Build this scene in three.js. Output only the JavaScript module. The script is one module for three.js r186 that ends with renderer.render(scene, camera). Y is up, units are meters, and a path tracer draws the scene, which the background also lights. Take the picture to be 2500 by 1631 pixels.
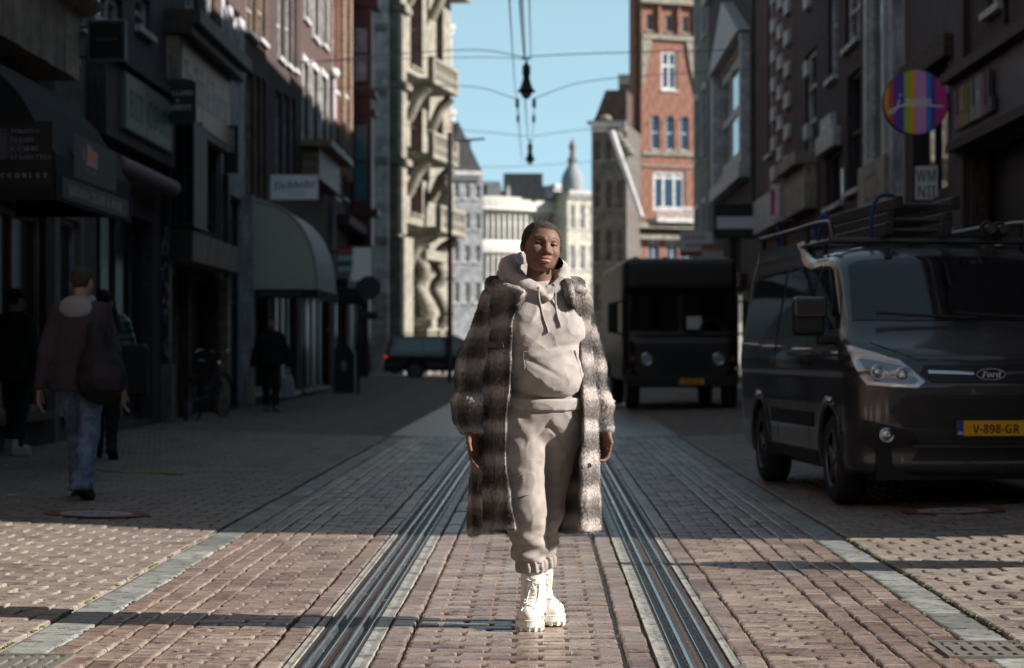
import * as THREE from 'three';
import { mergeGeometries } from 'three/addons/utils/BufferGeometryUtils.js';
import { ImprovedNoise } from 'three/addons/math/ImprovedNoise.js';
import { RoundedBoxGeometry } from 'three/addons/geometries/RoundedBoxGeometry.js';

// ---------------------------------------------------------------- camera, sky, sun, exposure
const scene = new THREE.Scene();
const F = 5600, CX = 1323, CY = 862, EYE = 1.17;            // lens in pixels of the 2500 x 1631 frame
const camera = new THREE.PerspectiveCamera(2 * Math.atan(815.5 / F) * 180 / Math.PI, 2500 / 1631, 0.1, 3000);
camera.position.set(0, EYE, 0);
camera.lookAt(0, EYE, -10);
camera.setViewOffset(2500, 1631, 1250 - CX, 815.5 - CY, 2500, 1631);
camera.focus = 9.62;
camera.userData.fStop = 3.5;
const SUN_EL = 27 * Math.PI / 180, SUN_AZ = -9 * Math.PI / 180;
const sunDir = new THREE.Vector3(Math.cos(SUN_AZ) * Math.cos(SUN_EL), Math.sin(SUN_EL), -Math.sin(SUN_AZ) * Math.cos(SUN_EL));
const sun = new THREE.DirectionalLight(0xfff7ee, 5);
sun.position.copy(sunDir).multiplyScalar(120).add(new THREE.Vector3(0, 0, -20));
sun.target.position.set(0, 0, -20);
sun.castShadow = true;
sun.shadow.radius = 1;
sun.shadow.mapSize.set(4096, 4096);
Object.assign(sun.shadow.camera, { left: -70, right: 70, top: 70, bottom: -70, near: 1, far: 400 });
scene.add(sun, sun.target);
{
  const W = 64, H = 256, a = new Float32Array(W * H * 4);
  for (let j = 0; j < H; j++) {
    const el = ((j + 0.5) / H - 0.5) * Math.PI, s = Math.max(0, Math.sin(el)), k = 1 - Math.pow(1 - s, 2.2);
    const c = [0.25 - 0.185 * k, 0.395 - 0.305 * k, 0.475 - 0.355 * k];
    const g = el < 0 ? 0.55 : 1;
    for (let i = 0; i < W; i++) { const o = (j * W + i) * 4; a[o] = c[0] * g; a[o + 1] = c[1] * g; a[o + 2] = c[2] * g; a[o + 3] = 1; }
  }
  const sky = new THREE.DataTexture(a, W, H, THREE.RGBAFormat, THREE.FloatType);
  sky.mapping = THREE.EquirectangularReflectionMapping; sky.magFilter = THREE.LinearFilter; sky.needsUpdate = true;
  scene.background = sky; scene.environment = sky;
}
const renderer = new THREE.WebGLRenderer({ antialias: true });
renderer.setSize(1024, 668);
renderer.toneMapping = THREE.LinearToneMapping;
renderer.toneMappingExposure = 2.2;
renderer.shadowMap.enabled = true;

// ---------------------------------------------------------------- helpers
let seed = 7;
const rnd = () => { seed = (seed + 0x6D2B79F5) | 0; let t = Math.imul(seed ^ (seed >>> 15), 1 | seed); t = (t + Math.imul(t ^ (t >>> 7), 61 | t)) ^ t; return ((t ^ (t >>> 14)) >>> 0) / 4294967296; };
const rr = (a, b) => a + (b - a) * rnd();
const NZ = new ImprovedNoise(), noise = (x, y, z = 0) => NZ.noise(x, y, z);
const V = (x, y, z) => new THREE.Vector3(x, y, z);
const clamp = (x, a = 0, b = 1) => Math.min(b, Math.max(a, x));
const sstep = (a, b, x) => { const t = clamp((x - a) / (b - a)); return t * t * (3 - 2 * t); };
const lerp = (a, b, t) => a + (b - a) * t;
const mpx = (px, d) => (px - CX) / F * d, mpy = (py, d) => EYE + (CY - py) / F * d;   // photograph pixel + depth -> metres, used while measuring

const used = new Map();
function numbered(n) { const k = used.get(n) || 0; used.set(n, k + 1); return k ? n + '_' + String(k).padStart(3, '0') : n; }
function thing(name, label, category, pos = [0, 0, 0], turn = 0, group) {
  const o = new THREE.Group(); o.name = numbered(name); o.position.set(...pos); o.rotation.y = turn;
  o.userData = { label, category }; if (group) o.userData.group = group; scene.add(o); return o;
}
function part(name, geo, mat, parent = scene, label) {
  const g = Array.isArray(geo) ? join(geo) : geo, m = new THREE.Mesh(g, mat);
  m.name = parent === scene ? numbered(name) : name; m.castShadow = m.receiveShadow = true;
  if (label) m.userData.label = label;
  parent.add(m); return m;
}
function one(name, geo, mat, label, category, group) { const m = part(name, geo, mat); m.userData = { label, category }; if (group) m.userData.group = group; return m; }
function struct(name, geo, mat) { const m = part(name, geo, mat); m.userData.kind = 'structure'; return m; }
function join(list) {
  const l = list.map((g) => { const h = g.index ? g.toNonIndexed() : g.clone(); for (const k of Object.keys(h.attributes)) if (!['position', 'normal', 'uv'].includes(k)) h.deleteAttribute(k);
    if (!h.attributes.uv) h.setAttribute('uv', new THREE.BufferAttribute(new Float32Array(h.attributes.position.count * 2), 2)); h.morphAttributes = {}; return h; });
  return mergeGeometries(l);
}
// box between two corners, uv in metres
function bx(x0, x1, y0, y1, z0, z1) {
  const g = new THREE.BoxGeometry(Math.abs(x1 - x0), Math.abs(y1 - y0), Math.abs(z1 - z0)).translate((x0 + x1) / 2, (y0 + y1) / 2, (z0 + z1) / 2);
  return boxUV(g);
}
function boxUV(g) {
  const p = g.attributes.position, n = g.attributes.normal, uv = new Float32Array(p.count * 2);
  for (let i = 0; i < p.count; i++) {
    const ax = Math.abs(n.getX(i)), ay = Math.abs(n.getY(i)), az = Math.abs(n.getZ(i));
    if (ax >= ay && ax >= az) { uv[2 * i] = p.getZ(i); uv[2 * i + 1] = p.getY(i); }
    else if (ay >= az) { uv[2 * i] = p.getX(i); uv[2 * i + 1] = p.getZ(i); }
    else { uv[2 * i] = p.getX(i); uv[2 * i + 1] = p.getY(i); }
  }
  g.setAttribute('uv', new THREE.BufferAttribute(uv, 2)); return g;
}
const rbox = (x0, x1, y0, y1, z0, z1, r = 0.01, s = 2) => boxUV(new RoundedBoxGeometry(Math.abs(x1 - x0), Math.abs(y1 - y0), Math.abs(z1 - z0), s, r).translate((x0 + x1) / 2, (y0 + y1) / 2, (z0 + z1) / 2));
function tube(pts, r, seg = 0, rad = 8, closed = false) {
  const c = new THREE.CatmullRomCurve3(pts.map((p) => p.isVector3 ? p : V(...p)), closed, 'centripetal');
  return new THREE.TubeGeometry(c, seg || Math.max(2, pts.length * 6), r, rad, closed);
}
function rod(a, b, r, rad = 8, r2 = r) {
  const A = a.isVector3 ? a : V(...a), B = b.isVector3 ? b : V(...b), d = B.clone().sub(A), g = new THREE.CylinderGeometry(r2, r, d.length(), rad);
  g.applyQuaternion(new THREE.Quaternion().setFromUnitVectors(V(0, 1, 0), d.clone().normalize())); g.translate(...A.clone().add(B).multiplyScalar(0.5).toArray()); return g;
}
const lathe = (pts, seg = 20) => new THREE.LatheGeometry(pts.map((p) => new THREE.Vector2(p[0], p[1])), seg);
const C = (r, g, b) => new THREE.Color().setRGB(r, g, b);
function M(r, g, b, rough = 0.8, o = {}) { const m = new THREE.MeshPhysicalMaterial({ roughness: rough, ...o }); m.color.setRGB(r, g, b); return m; }

// ---- computed textures
function dataTex(w, h, fn, srgb = false, rep = true) {
  const a = new Uint8Array(w * h * 4);
  for (let j = 0; j < h; j++) for (let i = 0; i < w; i++) { const c = fn(i / w, j / h), o = (j * w + i) * 4; a[o] = clamp(c[0]) * 255; a[o + 1] = clamp(c[1]) * 255; a[o + 2] = clamp(c[2]) * 255; a[o + 3] = 255; }
  const t = new THREE.DataTexture(a, w, h); t.magFilter = THREE.LinearFilter; t.minFilter = THREE.LinearMipmapLinearFilter; t.generateMipmaps = true;
  if (rep) t.wrapS = t.wrapT = THREE.RepeatWrapping; if (srgb) t.colorSpace = THREE.SRGBColorSpace; t.needsUpdate = true; return t;
}
// tileable value noise
function tnoise(n, s) {
  const a = new Float32Array(n * n); let q = s * 7919 + 13; const r = () => { q = (q * 1664525 + 1013904223) >>> 0; return q / 4294967296; };
  for (let i = 0; i < n * n; i++) a[i] = r();
  return (u, v) => { const x = ((u % 1) + 1) % 1 * n, y = ((v % 1) + 1) % 1 * n, i = Math.floor(x), j = Math.floor(y), f = x - i, g = y - j, fx = f * f * (3 - 2 * f), gy = g * g * (3 - 2 * g), i1 = (i + 1) % n, j1 = (j + 1) % n;
    return lerp(lerp(a[j * n + i], a[j * n + i1], fx), lerp(a[j1 * n + i], a[j1 * n + i1], fx), gy); };
}
const n4 = tnoise(4, 1), n8 = tnoise(8, 2), n16 = tnoise(16, 3), n32 = tnoise(32, 4), n64 = tnoise(64, 5), n128 = tnoise(128, 6);
const fbm = (u, v) => 0.34 * n8(u, v) + 0.26 * n16(u, v) + 0.2 * n32(u, v) + 0.12 * n64(u, v) + 0.08 * n128(u, v);
const rep = (t, x, y = x) => { const c = t.clone(); c.repeat.set(x, y); c.needsUpdate = true; return c; };
function canvasTex(w, h, draw) { const c = document.createElement('canvas'); c.width = w; c.height = h; draw(c.getContext('2d'), w, h); const t = new THREE.CanvasTexture(c); t.colorSpace = THREE.SRGBColorSpace; t.anisotropy = 4; return t; }

// ---- signed distance shapes and a surface-net mesher
const smin = (a, b, k) => { const h = Math.max(k - Math.abs(a - b), 0) / k; return Math.min(a, b) - h * h * k * 0.25; };
const smax = (a, b, k) => -smin(-a, -b, k);
function cone(x, y, z, a, b, ra, rb) {       // tapered capsule
  const bx_ = b[0] - a[0], by = b[1] - a[1], bz = b[2] - a[2], px = x - a[0], py = y - a[1], pz = z - a[2];
  const t = clamp((px * bx_ + py * by + pz * bz) / (bx_ * bx_ + by * by + bz * bz + 1e-9));
  return Math.hypot(px - bx_ * t, py - by * t, pz - bz * t) - lerp(ra, rb, t);
}
function ell(x, y, z, c, r) { const px = (x - c[0]) / r[0], py = (y - c[1]) / r[1], pz = (z - c[2]) / r[2], k0 = Math.hypot(px, py, pz), k1 = Math.hypot(px / r[0], py / r[1], pz / r[2]); return k1 < 1e-6 ? -Math.min(...r) : k0 * (k0 - 1) / k1; }
function rbx(x, y, z, c, h, r) { const qx = Math.abs(x - c[0]) - h[0] + r, qy = Math.abs(y - c[1]) - h[1] + r, qz = Math.abs(z - c[2]) - h[2] + r; return Math.hypot(Math.max(qx, 0), Math.max(qy, 0), Math.max(qz, 0)) + Math.min(Math.max(qx, qy, qz), 0) - r; }
function nets(sdf, lo, hi, cell, opt = {}) {
  const N = [0, 1, 2].map((i) => Math.ceil((hi[i] - lo[i]) / cell) + 1), [nx, ny, nz] = N, B = 6, slack = opt.slack ?? 1.3;
  const val = new Float32Array(nx * ny * nz).fill(1e3), id = (i, j, k) => (k * ny + j) * nx + i;
  for (let k0 = 0; k0 < nz; k0 += B) for (let j0 = 0; j0 < ny; j0 += B) for (let i0 = 0; i0 < nx; i0 += B) {
    const h = B * cell / 2, d = sdf(lo[0] + i0 * cell + h, lo[1] + j0 * cell + h, lo[2] + k0 * cell + h);
    const far = Math.abs(d) > (h + cell) * 1.7321 * slack;
    for (let k = k0; k < Math.min(k0 + B, nz); k++) for (let j = j0; j < Math.min(j0 + B, ny); j++) for (let i = i0; i < Math.min(i0 + B, nx); i++)
      val[id(i, j, k)] = far ? d : sdf(lo[0] + i * cell, lo[1] + j * cell, lo[2] + k * cell);
  }
  const vid = new Int32Array(nx * ny * nz).fill(-1), pos = [], idx = [];
  const E = [[0, 1], [0, 2], [0, 4], [1, 3], [1, 5], [2, 3], [2, 6], [3, 7], [4, 5], [4, 6], [5, 7], [6, 7]];
  for (let k = 0; k < nz - 1; k++) for (let j = 0; j < ny - 1; j++) for (let i = 0; i < nx - 1; i++) {
    const c = [val[id(i, j, k)], val[id(i + 1, j, k)], val[id(i, j + 1, k)], val[id(i + 1, j + 1, k)], val[id(i, j, k + 1)], val[id(i + 1, j, k + 1)], val[id(i, j + 1, k + 1)], val[id(i + 1, j + 1, k + 1)]];
    let s = 0; for (let q = 0; q < 8; q++) if (c[q] < 0) s++;
    if (s === 0 || s === 8) continue;
    let x = 0, y = 0, z = 0, n = 0;
    for (const [a, b] of E) if ((c[a] < 0) !== (c[b] < 0)) { const t = c[a] / (c[a] - c[b]); x += lerp(a & 1, b & 1, t); y += lerp((a >> 1) & 1, (b >> 1) & 1, t); z += lerp((a >> 2) & 1, (b >> 2) & 1, t); n++; }
    vid[id(i, j, k)] = pos.length / 3; pos.push(lo[0] + (i + x / n) * cell, lo[1] + (j + y / n) * cell, lo[2] + (k + z / n) * cell);
  }
  const quad = (a, b, c, d, f) => { if (a < 0 || b < 0 || c < 0 || d < 0) return; if (f) idx.push(a, b, c, a, c, d); else idx.push(a, c, b, a, d, c); };
  for (let k = 1; k < nz - 1; k++) for (let j = 1; j < ny - 1; j++) for (let i = 1; i < nx - 1; i++) {
    const v0 = val[id(i, j, k)] < 0;
    if (v0 !== val[id(i + 1, j, k)] < 0) quad(vid[id(i, j - 1, k - 1)], vid[id(i, j, k - 1)], vid[id(i, j, k)], vid[id(i, j - 1, k)], v0);
    if (v0 !== val[id(i, j + 1, k)] < 0) quad(vid[id(i - 1, j, k - 1)], vid[id(i - 1, j, k)], vid[id(i, j, k)], vid[id(i, j, k - 1)], v0);
    if (v0 !== val[id(i, j, k + 1)] < 0) quad(vid[id(i - 1, j - 1, k)], vid[id(i, j - 1, k)], vid[id(i, j, k)], vid[id(i - 1, j, k)], v0);
  }
  const P = new Float32Array(pos), Nn = new Float32Array(pos.length), uv = new Float32Array(pos.length / 3 * 2), e = (opt.eps ?? 0.5) * cell;
  for (let i = 0; i < P.length; i += 3) {
    const x = P[i], y = P[i + 1], z = P[i + 2];
    let a = sdf(x + e, y, z) - sdf(x - e, y, z), b = sdf(x, y + e, z) - sdf(x, y - e, z), c = sdf(x, y, z + e) - sdf(x, y, z - e); const l = Math.hypot(a, b, c) || 1;
    Nn[i] = a / l; Nn[i + 1] = b / l; Nn[i + 2] = c / l;
    const q = i / 3 * 2; uv[q] = Math.abs(a) > Math.abs(c) * 1.4 ? z : x; uv[q + 1] = y;
  }
  const g = new THREE.BufferGeometry();
  g.setAttribute('position', new THREE.BufferAttribute(P, 3)); g.setAttribute('normal', new THREE.BufferAttribute(Nn, 3)); g.setAttribute('uv', new THREE.BufferAttribute(uv, 2)); g.setIndex(idx);
  return g;
}
function paint(g, fn) { const p = g.attributes.position, a = new Float32Array(p.count * 3); for (let i = 0; i < p.count; i++) { const c = fn(p.getX(i), p.getY(i), p.getZ(i), i); a[3 * i] = c[0]; a[3 * i + 1] = c[1]; a[3 * i + 2] = c[2]; } g.setAttribute('color', new THREE.BufferAttribute(a, 3)); return g; }
const grad = (s, p, e = 0.002) => V(s(p.x + e, p.y, p.z) - s(p.x - e, p.y, p.z), s(p.x, p.y + e, p.z) - s(p.x, p.y - e, p.z), s(p.x, p.y, p.z + e) - s(p.x, p.y, p.z - e)).normalize();
// a panel laid on a body: the outline (2-D points) is put in the plane o + u*U + v*W, pressed along D onto the body and given a thickness
function panel(sdf, outline, o, U, W, D, lift = 0.004, step = 0.04, thick = 0.012, holes = []) {
  const sh = new THREE.Shape(outline.map((p) => new THREE.Vector2(p[0], p[1])));
  for (const h of holes) sh.holes.push(new THREE.Path(h.map((p) => new THREE.Vector2(p[0], p[1]))));
  const pts2 = outline, xs = pts2.map((p) => p[0]), ys = pts2.map((p) => p[1]), x0 = Math.min(...xs), x1 = Math.max(...xs), y0 = Math.min(...ys), y1 = Math.max(...ys);
  const nu = Math.max(1, Math.ceil((x1 - x0) / step)), nv = Math.max(1, Math.ceil((y1 - y0) / step));
  // clip the grid cells to the outline (convex or not) by Sutherland-Hodgman of the outline against each cell
  const P = [], I = [], key = new Map(), ring = [];
  const proj = (u, v) => {
    const p = o.clone().addScaledVector(U, u).addScaledVector(W, v);
    let best = 1e9; const q = p.clone();
    for (let i = 0; i < 60; i++) { const d = sdf(p.x, p.y, p.z); if (d < best) { best = d; q.copy(p); } if (d < 0.0004 || d > best + 0.3) break; p.addScaledVector(D, d * 0.9); }
    for (let i = 0; i < 6 && best > 0.0004; i++) { q.addScaledVector(grad(sdf, q), -best * 0.95); best = sdf(q.x, q.y, q.z); }
    return q;
  };
  const vert = (u, v) => { const k = Math.round(u * 5000) + '_' + Math.round(v * 5000); if (!key.has(k)) { key.set(k, P.length); const p = proj(u, v), n = grad(sdf, p); P.push([p, n, u, v]); } return key.get(k); };
  const clip = (poly, ax, lim, keepLess) => { const out = []; for (let i = 0; i < poly.length; i++) { const a = poly[i], b = poly[(i + 1) % poly.length], ia = keepLess ? a[ax] <= lim : a[ax] >= lim, ib = keepLess ? b[ax] <= lim : b[ax] >= lim; if (ia) out.push(a); if (ia !== ib) { const t = (lim - a[ax]) / (b[ax] - a[ax]); out.push([lerp(a[0], b[0], t), lerp(a[1], b[1], t)]); } } return out; };
  const tri = holes.length ? THREE.ShapeUtils.triangulateShape(sh.getPoints(), sh.getPointsHoles(1)) : THREE.ShapeUtils.triangulateShape(outline.map((p) => new THREE.Vector2(p[0], p[1])), []);
  const all = [...outline, ...holes.flat()];
  for (const t of tri) {
    const T = t.map((i) => all[i]), tx = T.map((p) => p[0]), ty = T.map((p) => p[1]);
    for (let i = Math.floor((Math.min(...tx) - x0) / (x1 - x0) * nu); i <= Math.min(nu - 1, Math.floor((Math.max(...tx) - x0) / (x1 - x0) * nu)); i++) for (let j = Math.floor((Math.min(...ty) - y0) / (y1 - y0) * nv); j <= Math.min(nv - 1, Math.floor((Math.max(...ty) - y0) / (y1 - y0) * nv)); j++) {
      let q = clip(T, 0, lerp(x0, x1, i / nu), false); if (q.length > 2) q = clip(q, 0, lerp(x0, x1, (i + 1) / nu), true);
      if (q.length > 2) q = clip(q, 1, lerp(y0, y1, j / nv), false); if (q.length > 2) q = clip(q, 1, lerp(y0, y1, (j + 1) / nv), true);
      if (q.length < 3) continue;
      const ids = q.map((p) => vert(p[0], p[1])); for (let m = 1; m < ids.length - 1; m++) if (ids[0] !== ids[m] && ids[m] !== ids[m + 1] && ids[0] !== ids[m + 1]) I.push(ids[0], ids[m], ids[m + 1]);
    }
  }
  const n = P.length, pos = new Float32Array(n * 6), nor = new Float32Array(n * 6), uv = new Float32Array(n * 4);
  P.forEach(([p, nn, u, v], i) => { for (const [s, l] of [[0, lift], [n, lift - thick]]) { const q = p.clone().addScaledVector(nn, l); pos.set(q.toArray(), (i + s) * 3); nor.set((s ? nn.clone().negate() : nn).toArray(), (i + s) * 3); uv.set([u, v], (i + s) * 2); } });
  const idx = [...I]; for (let i = 0; i < I.length; i += 3) idx.push(I[i] + n, I[i + 2] + n, I[i + 1] + n);
  const cnt = new Map(); for (let i = 0; i < I.length; i += 3) for (let e = 0; e < 3; e++) { const a = I[i + e], b = I[i + (e + 1) % 3]; const k = a < b ? a + '_' + b : b + '_' + a; cnt.set(k, cnt.has(k) ? null : [a, b]); }
  const g = new THREE.BufferGeometry(); 
  const ep = [], en = [];
  for (const e of cnt.values()) if (e) { const [a, b] = e, A = P[a][0].clone().addScaledVector(P[a][1], lift), Bq = P[b][0].clone().addScaledVector(P[b][1], lift), A2 = P[a][0].clone().addScaledVector(P[a][1], lift - thick), B2 = P[b][0].clone().addScaledVector(P[b][1], lift - thick);
    const nn = Bq.clone().sub(A).cross(P[a][1]).normalize(); for (const q of [A, A2, B2, A, B2, Bq]) { ep.push(...q.toArray()); en.push(...nn.toArray()); } }
  const base = 2 * n, fp = new Float32Array(pos.length + ep.length), fn = new Float32Array(fp.length), fu = new Float32Array(fp.length / 3 * 2);
  fp.set(pos); fp.set(ep, pos.length); fn.set(nor); fn.set(en, nor.length); fu.set(uv);
  for (let i = 0; i < ep.length / 3; i++) idx.push(base + i);
  g.setAttribute('position', new THREE.BufferAttribute(fp, 3)); g.setAttribute('normal', new THREE.BufferAttribute(fn, 3)); g.setAttribute('uv', new THREE.BufferAttribute(fu, 2)); g.setIndex(idx);
  return g;
}
// ---------------------------------------------------------------- ground: brick street with interlaced tram track
const XC = -0.108;                                           // centre line of the street
const rise = (z) => 0.26 * sstep(-52, -76, z);               // the street climbs to a canal bridge
const gy = (x, z) => { const a = Math.abs(x - XC); return (a < 2.01 ? 0 : 0.012 + 0.028 * (Math.min(a, 5.9) - 2.01)) + rise(z); };
const dips = (x, z) => 0.007 * noise(x * 0.9 + 11, z * 0.55, 3) + 0.004 * noise(x * 2.3, z * 1.7, 9);

const brickBump = dataTex(256, 256, (u, v) => { const s = 0.55 * fbm(u, v) + 0.3 * n128(u * 2, v * 2) + 0.15 * n64(u * 2, v * 2); return [s, s, s]; });
const brickMap = dataTex(512, 512, (u, v) => { const s = 0.92 + 0.42 * (fbm(u, v) - 0.5) + 0.13 * (n128(u, v) - 0.5) + 0.16 * (n64(u * 3, v * 3) - 0.5), w = sstep(0.56, 0.74, n8(u + 0.3, v) * 0.6 + n32(u, v) * 0.4); return [lerp(s, s * 0.72, w), lerp(s, s * 0.7, w), lerp(s, s * 0.72, w)]; }, true);
const brickRough = dataTex(256, 256, (u, v) => { const s = 0.62 + 0.5 * (fbm(u, v) - 0.5) - 0.3 * sstep(0.58, 0.75, n8(u, v)); return [s, s, s]; });
const brickLook = (r, g, b, rough = 0.95) => M(r, g, b, rough, { map: brickMap, bumpMap: brickBump, bumpScale: 0.004, roughnessMap: brickRough });
// tones of the clay bricks, the grey kerb stones and the paler walkway pavers
const trackTones = [[0.16, 0.108, 0.09], [0.205, 0.14, 0.112], [0.235, 0.165, 0.132], [0.265, 0.193, 0.155], [0.28, 0.205, 0.165], [0.30, 0.228, 0.184], [0.325, 0.25, 0.20], [0.355, 0.28, 0.225]];
const walkTones = [[0.19, 0.15, 0.125], [0.235, 0.193, 0.16], [0.262, 0.218, 0.18], [0.277, 0.23, 0.19], [0.292, 0.243, 0.20], [0.32, 0.27, 0.225]];
const slabTones = [[0.17, 0.175, 0.163], [0.23, 0.24, 0.223], [0.28, 0.292, 0.27], [0.33, 0.345, 0.315]];
const trackMats = trackTones.map((c) => brickLook(...c, 0.52)), walkMats = walkTones.map((c) => brickLook(...c)), slabMats = slabTones.map((c) => brickLook(...c));
const looseTrack = brickLook(1, 1, 1, 0.52), looseWalk = brickLook(1, 1, 1), looseSlab = brickLook(1, 1, 1);

// one worn brick: top face with a rounded, slightly ragged rim (unit size, scaled per brick)
function wornBrick(k) {
  const r = 0.010, g0 = [], h = 0.05, q = (i) => 1 + 0.03 * (((k * 7 + i * 13) % 11) / 11 - 0.5);
  const ring = (ix, iz, y) => { const p = [], L = 0.5, n = 3; const c = [[-1, -1], [1, -1], [1, 1], [-1, 1]]; c.forEach(([sx, sz], i) => { p.push([sx * (L - ix * q(i)), y, sz * (L - iz * q(i + 4))]); }); return p; };
  return (lx, lz) => {
    const ix = r / lx, iz = r / lz, R = [ring(0, 0, -h), ring(0, 0, -0.008), ring(ix * 0.35, iz * 0.35, -0.0028), ring(ix * 1.2, iz * 1.2, 0)];
    const pos = [], T = (a, b, c) => pos.push(...a, ...b, ...c);
    for (let l = 0; l < 3; l++) for (let i = 0; i < 4; i++) { const a = R[l][i], b = R[l][(i + 1) % 4], c = R[l + 1][(i + 1) % 4], d = R[l + 1][i]; T(a, c, b); T(a, d, c); }
    const t = R[3]; T(t[0], t[2], t[1]); T(t[0], t[3], t[2]);
    const g = new THREE.BufferGeometry(), P = new Float32Array(pos);
    for (let i = 0; i < P.length; i += 3) { P[i] *= lx; P[i + 2] *= lz; }
    g.setAttribute('position', new THREE.BufferAttribute(P, 3)); g.computeVertexNormals(); boxUV(g);
    const uv = g.attributes.uv; const ou = (k * 0.37) % 1, ov = (k * 0.61) % 1; for (let i = 0; i < uv.count; i++) uv.setXY(i, uv.getX(i) * 2.2 + ou, uv.getY(i) * 2.2 + ov);
    return g;
  };
}
const makers = [0, 1, 2, 3, 4].map(wornBrick), sizes = new Map();
const brickGeo = (lx, lz, k) => { const key = lx.toFixed(3) + lz.toFixed(3) + k; if (!sizes.has(key)) sizes.set(key, makers[k](lx, lz)); return sizes.get(key); };

const laid = { road: [], walk: [], walk2: [], slab: [] };
function lay(field, x, z, lx, lz, jit = 1) {
  const y = gy(x, z) + dips(x, z) + rr(-0.0042, 0.0042) * jit;
  laid[field].push({ x: x + rr(-0.002, 0.002), y, z, lx, lz, rx: rr(-0.022, 0.022) * jit, ry: rr(-0.012, 0.012) * jit, rz: rr(-0.02, 0.02) * jit, k: Math.floor(rnd() * 5), t: clamp(0.5 + 0.36 * noise(x * 1.3 + 5, z * 0.45, 7) + 0.28 * noise(x * 3.1, z * 1.4, 2) + rr(-0.34, 0.34), 0, 0.999) });
}
const Z0 = -8.1, Z1 = -32;
const bondRow = (field, xa, n, z, lx, lz, gap, shift) => { let x = xa; const unit = lx + gap, end = xa + n * unit - gap; if (shift) { lay(field, x + lx / 4 - gap / 4, z, lx / 2 - gap / 2, lz); x += unit / 2; } while (x + lx <= end + 1e-4) { lay(field, x + lx / 2, z, lx, lz); x += unit; } if (end - x > 0.05) lay(field, x + (end - x) / 2, z, end - x, lz); };
// between the rails, and the bands outside them: bricks across the street
for (let i = 0, z = Z0; z > Z1; z -= 0.1045, i++) {
  bondRow('road', XC - 0.425, 4, z + rr(-0.003, 0.003), 0.198, 0.093, 0.0155, i % 2);
  for (const s of [-1, 1]) bondRow('road', s < 0 ? XC - 1.378 : XC + 0.972, 2, z + rr(-0.003, 0.003), 0.194, 0.093, 0.012, (i + (s > 0 ? 1 : 0)) % 2);
}
// lengthwise courses
for (const s of [-1, 1]) for (const [c, w] of [[0.486, 0.098], [0.914, 0.094], [1.435, 0.1], [1.545, 0.1], [1.655, 0.1], [1.763, 0.1]])
  for (let z = Z0 + rr(0, 0.2); z > Z1; z -= 0.211) lay('road', XC + s * c + 0.006 * noise(z * 0.8, c * 9, 2), z, w, 0.203);
// grey kerb stones
for (const s of [-1, 1]) for (let z = Z0 + rr(0, 0.3); z > Z1;) { const l = [0.42, 0.5, 0.28, 0.62][Math.floor(rnd() * 4)]; lay('slab', XC + s * 1.918, z - l / 2, 0.188, l - 0.008, 0.3); z -= l; }
// walkways: two rows in line, two rows shifted
for (const s of [-1, 1]) for (let i = 0, z = Z0; z > Z1; z -= 0.1035, i++) {
  const sh = (i >> 1) % 2 ? 0.104 : 0, fieldName = s < 0 ? 'walk' : 'walk2', edge = 2.022;
  if (sh) lay(fieldName, XC + s * (edge + 0.047), z, 0.094, 0.0995, 0.55);
  for (let a = edge + sh; a < 5.6; a += 0.208) lay(fieldName, XC + s * (a + 0.098), z, 0.198, 0.0995, 0.55);
}
const inView = (b) => { const d = -b.z, px = CX + b.x / d * F; return px > -20 && px < 2520 && d > 8.45; };
function pave(name, field, mats, tones, loose, most, baseGeo, baseMat) {
  const root = struct(name, baseGeo, baseMat), list = laid[field];
  list.sort((a, b) => b.z - a.z);
  const near = [], rest = [];
  for (const b of list) (near.length < most && inView(b) ? near : rest).push(b);
  for (const b of near) { const m = part('brick', brickGeo(b.lx, b.lz, b.k), mats[Math.floor(b.t * mats.length)], root); m.name = 'brick'; m.position.set(b.x, b.y, b.z); m.rotation.set(b.rx, b.ry, b.rz); }
  // the rest, one instanced field per brick size
  const by = new Map(); for (const b of rest) { const k = b.lx.toFixed(3) + '_' + b.lz.toFixed(3); if (!by.has(k)) by.set(k, []); by.get(k).push(b); }
  const o3 = new THREE.Object3D();
  for (const l of by.values()) {
    const im = new THREE.InstancedMesh(brickGeo(l[0].lx, l[0].lz, 0), loose, l.length); im.name = 'brick_field'; im.userData.kind = 'stuff'; im.castShadow = im.receiveShadow = true;
    l.forEach((b, i) => { o3.position.set(b.x, b.y, b.z); o3.rotation.set(b.rx, b.ry + (b.k > 2 ? Math.PI : 0), b.rz); o3.updateMatrix(); im.setMatrixAt(i, o3.matrix); const c = tones[Math.floor(b.t * tones.length)]; im.setColorAt(i, C(...c)); });
    root.add(im);
  }
  return root;
}
// sand beds under the bricks, following the crossfall
function sheet(x0, x1, z0, z1, nx, nz, dy) {
  const g = new THREE.PlaneGeometry(1, 1, nx, nz), p = g.attributes.position, uv = g.attributes.uv;
  for (let i = 0; i < p.count; i++) { const x = lerp(x0, x1, p.getX(i) + 0.5), z = lerp(z1, z0, p.getY(i) + 0.5); p.setXYZ(i, x, gy(x, z) + dy, z); uv.setXY(i, x, -z); }
  g.computeVertexNormals(); return g;
}
const bedRoad = M(0.028, 0.023, 0.022, 0.5, { bumpMap: rep(brickBump, 5), bumpScale: 0.006, roughnessMap: rep(brickRough, 0.7) });
const bedWalk = M(0.07, 0.058, 0.048, 0.95, { bumpMap: rep(brickBump, 5), bumpScale: 0.006 });
pave('roadway', 'road', trackMats, trackTones, looseTrack, 300, sheet(XC - 1.82, XC + 1.82, -7.9, -32, 2, 20, -0.026), bedRoad);
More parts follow.
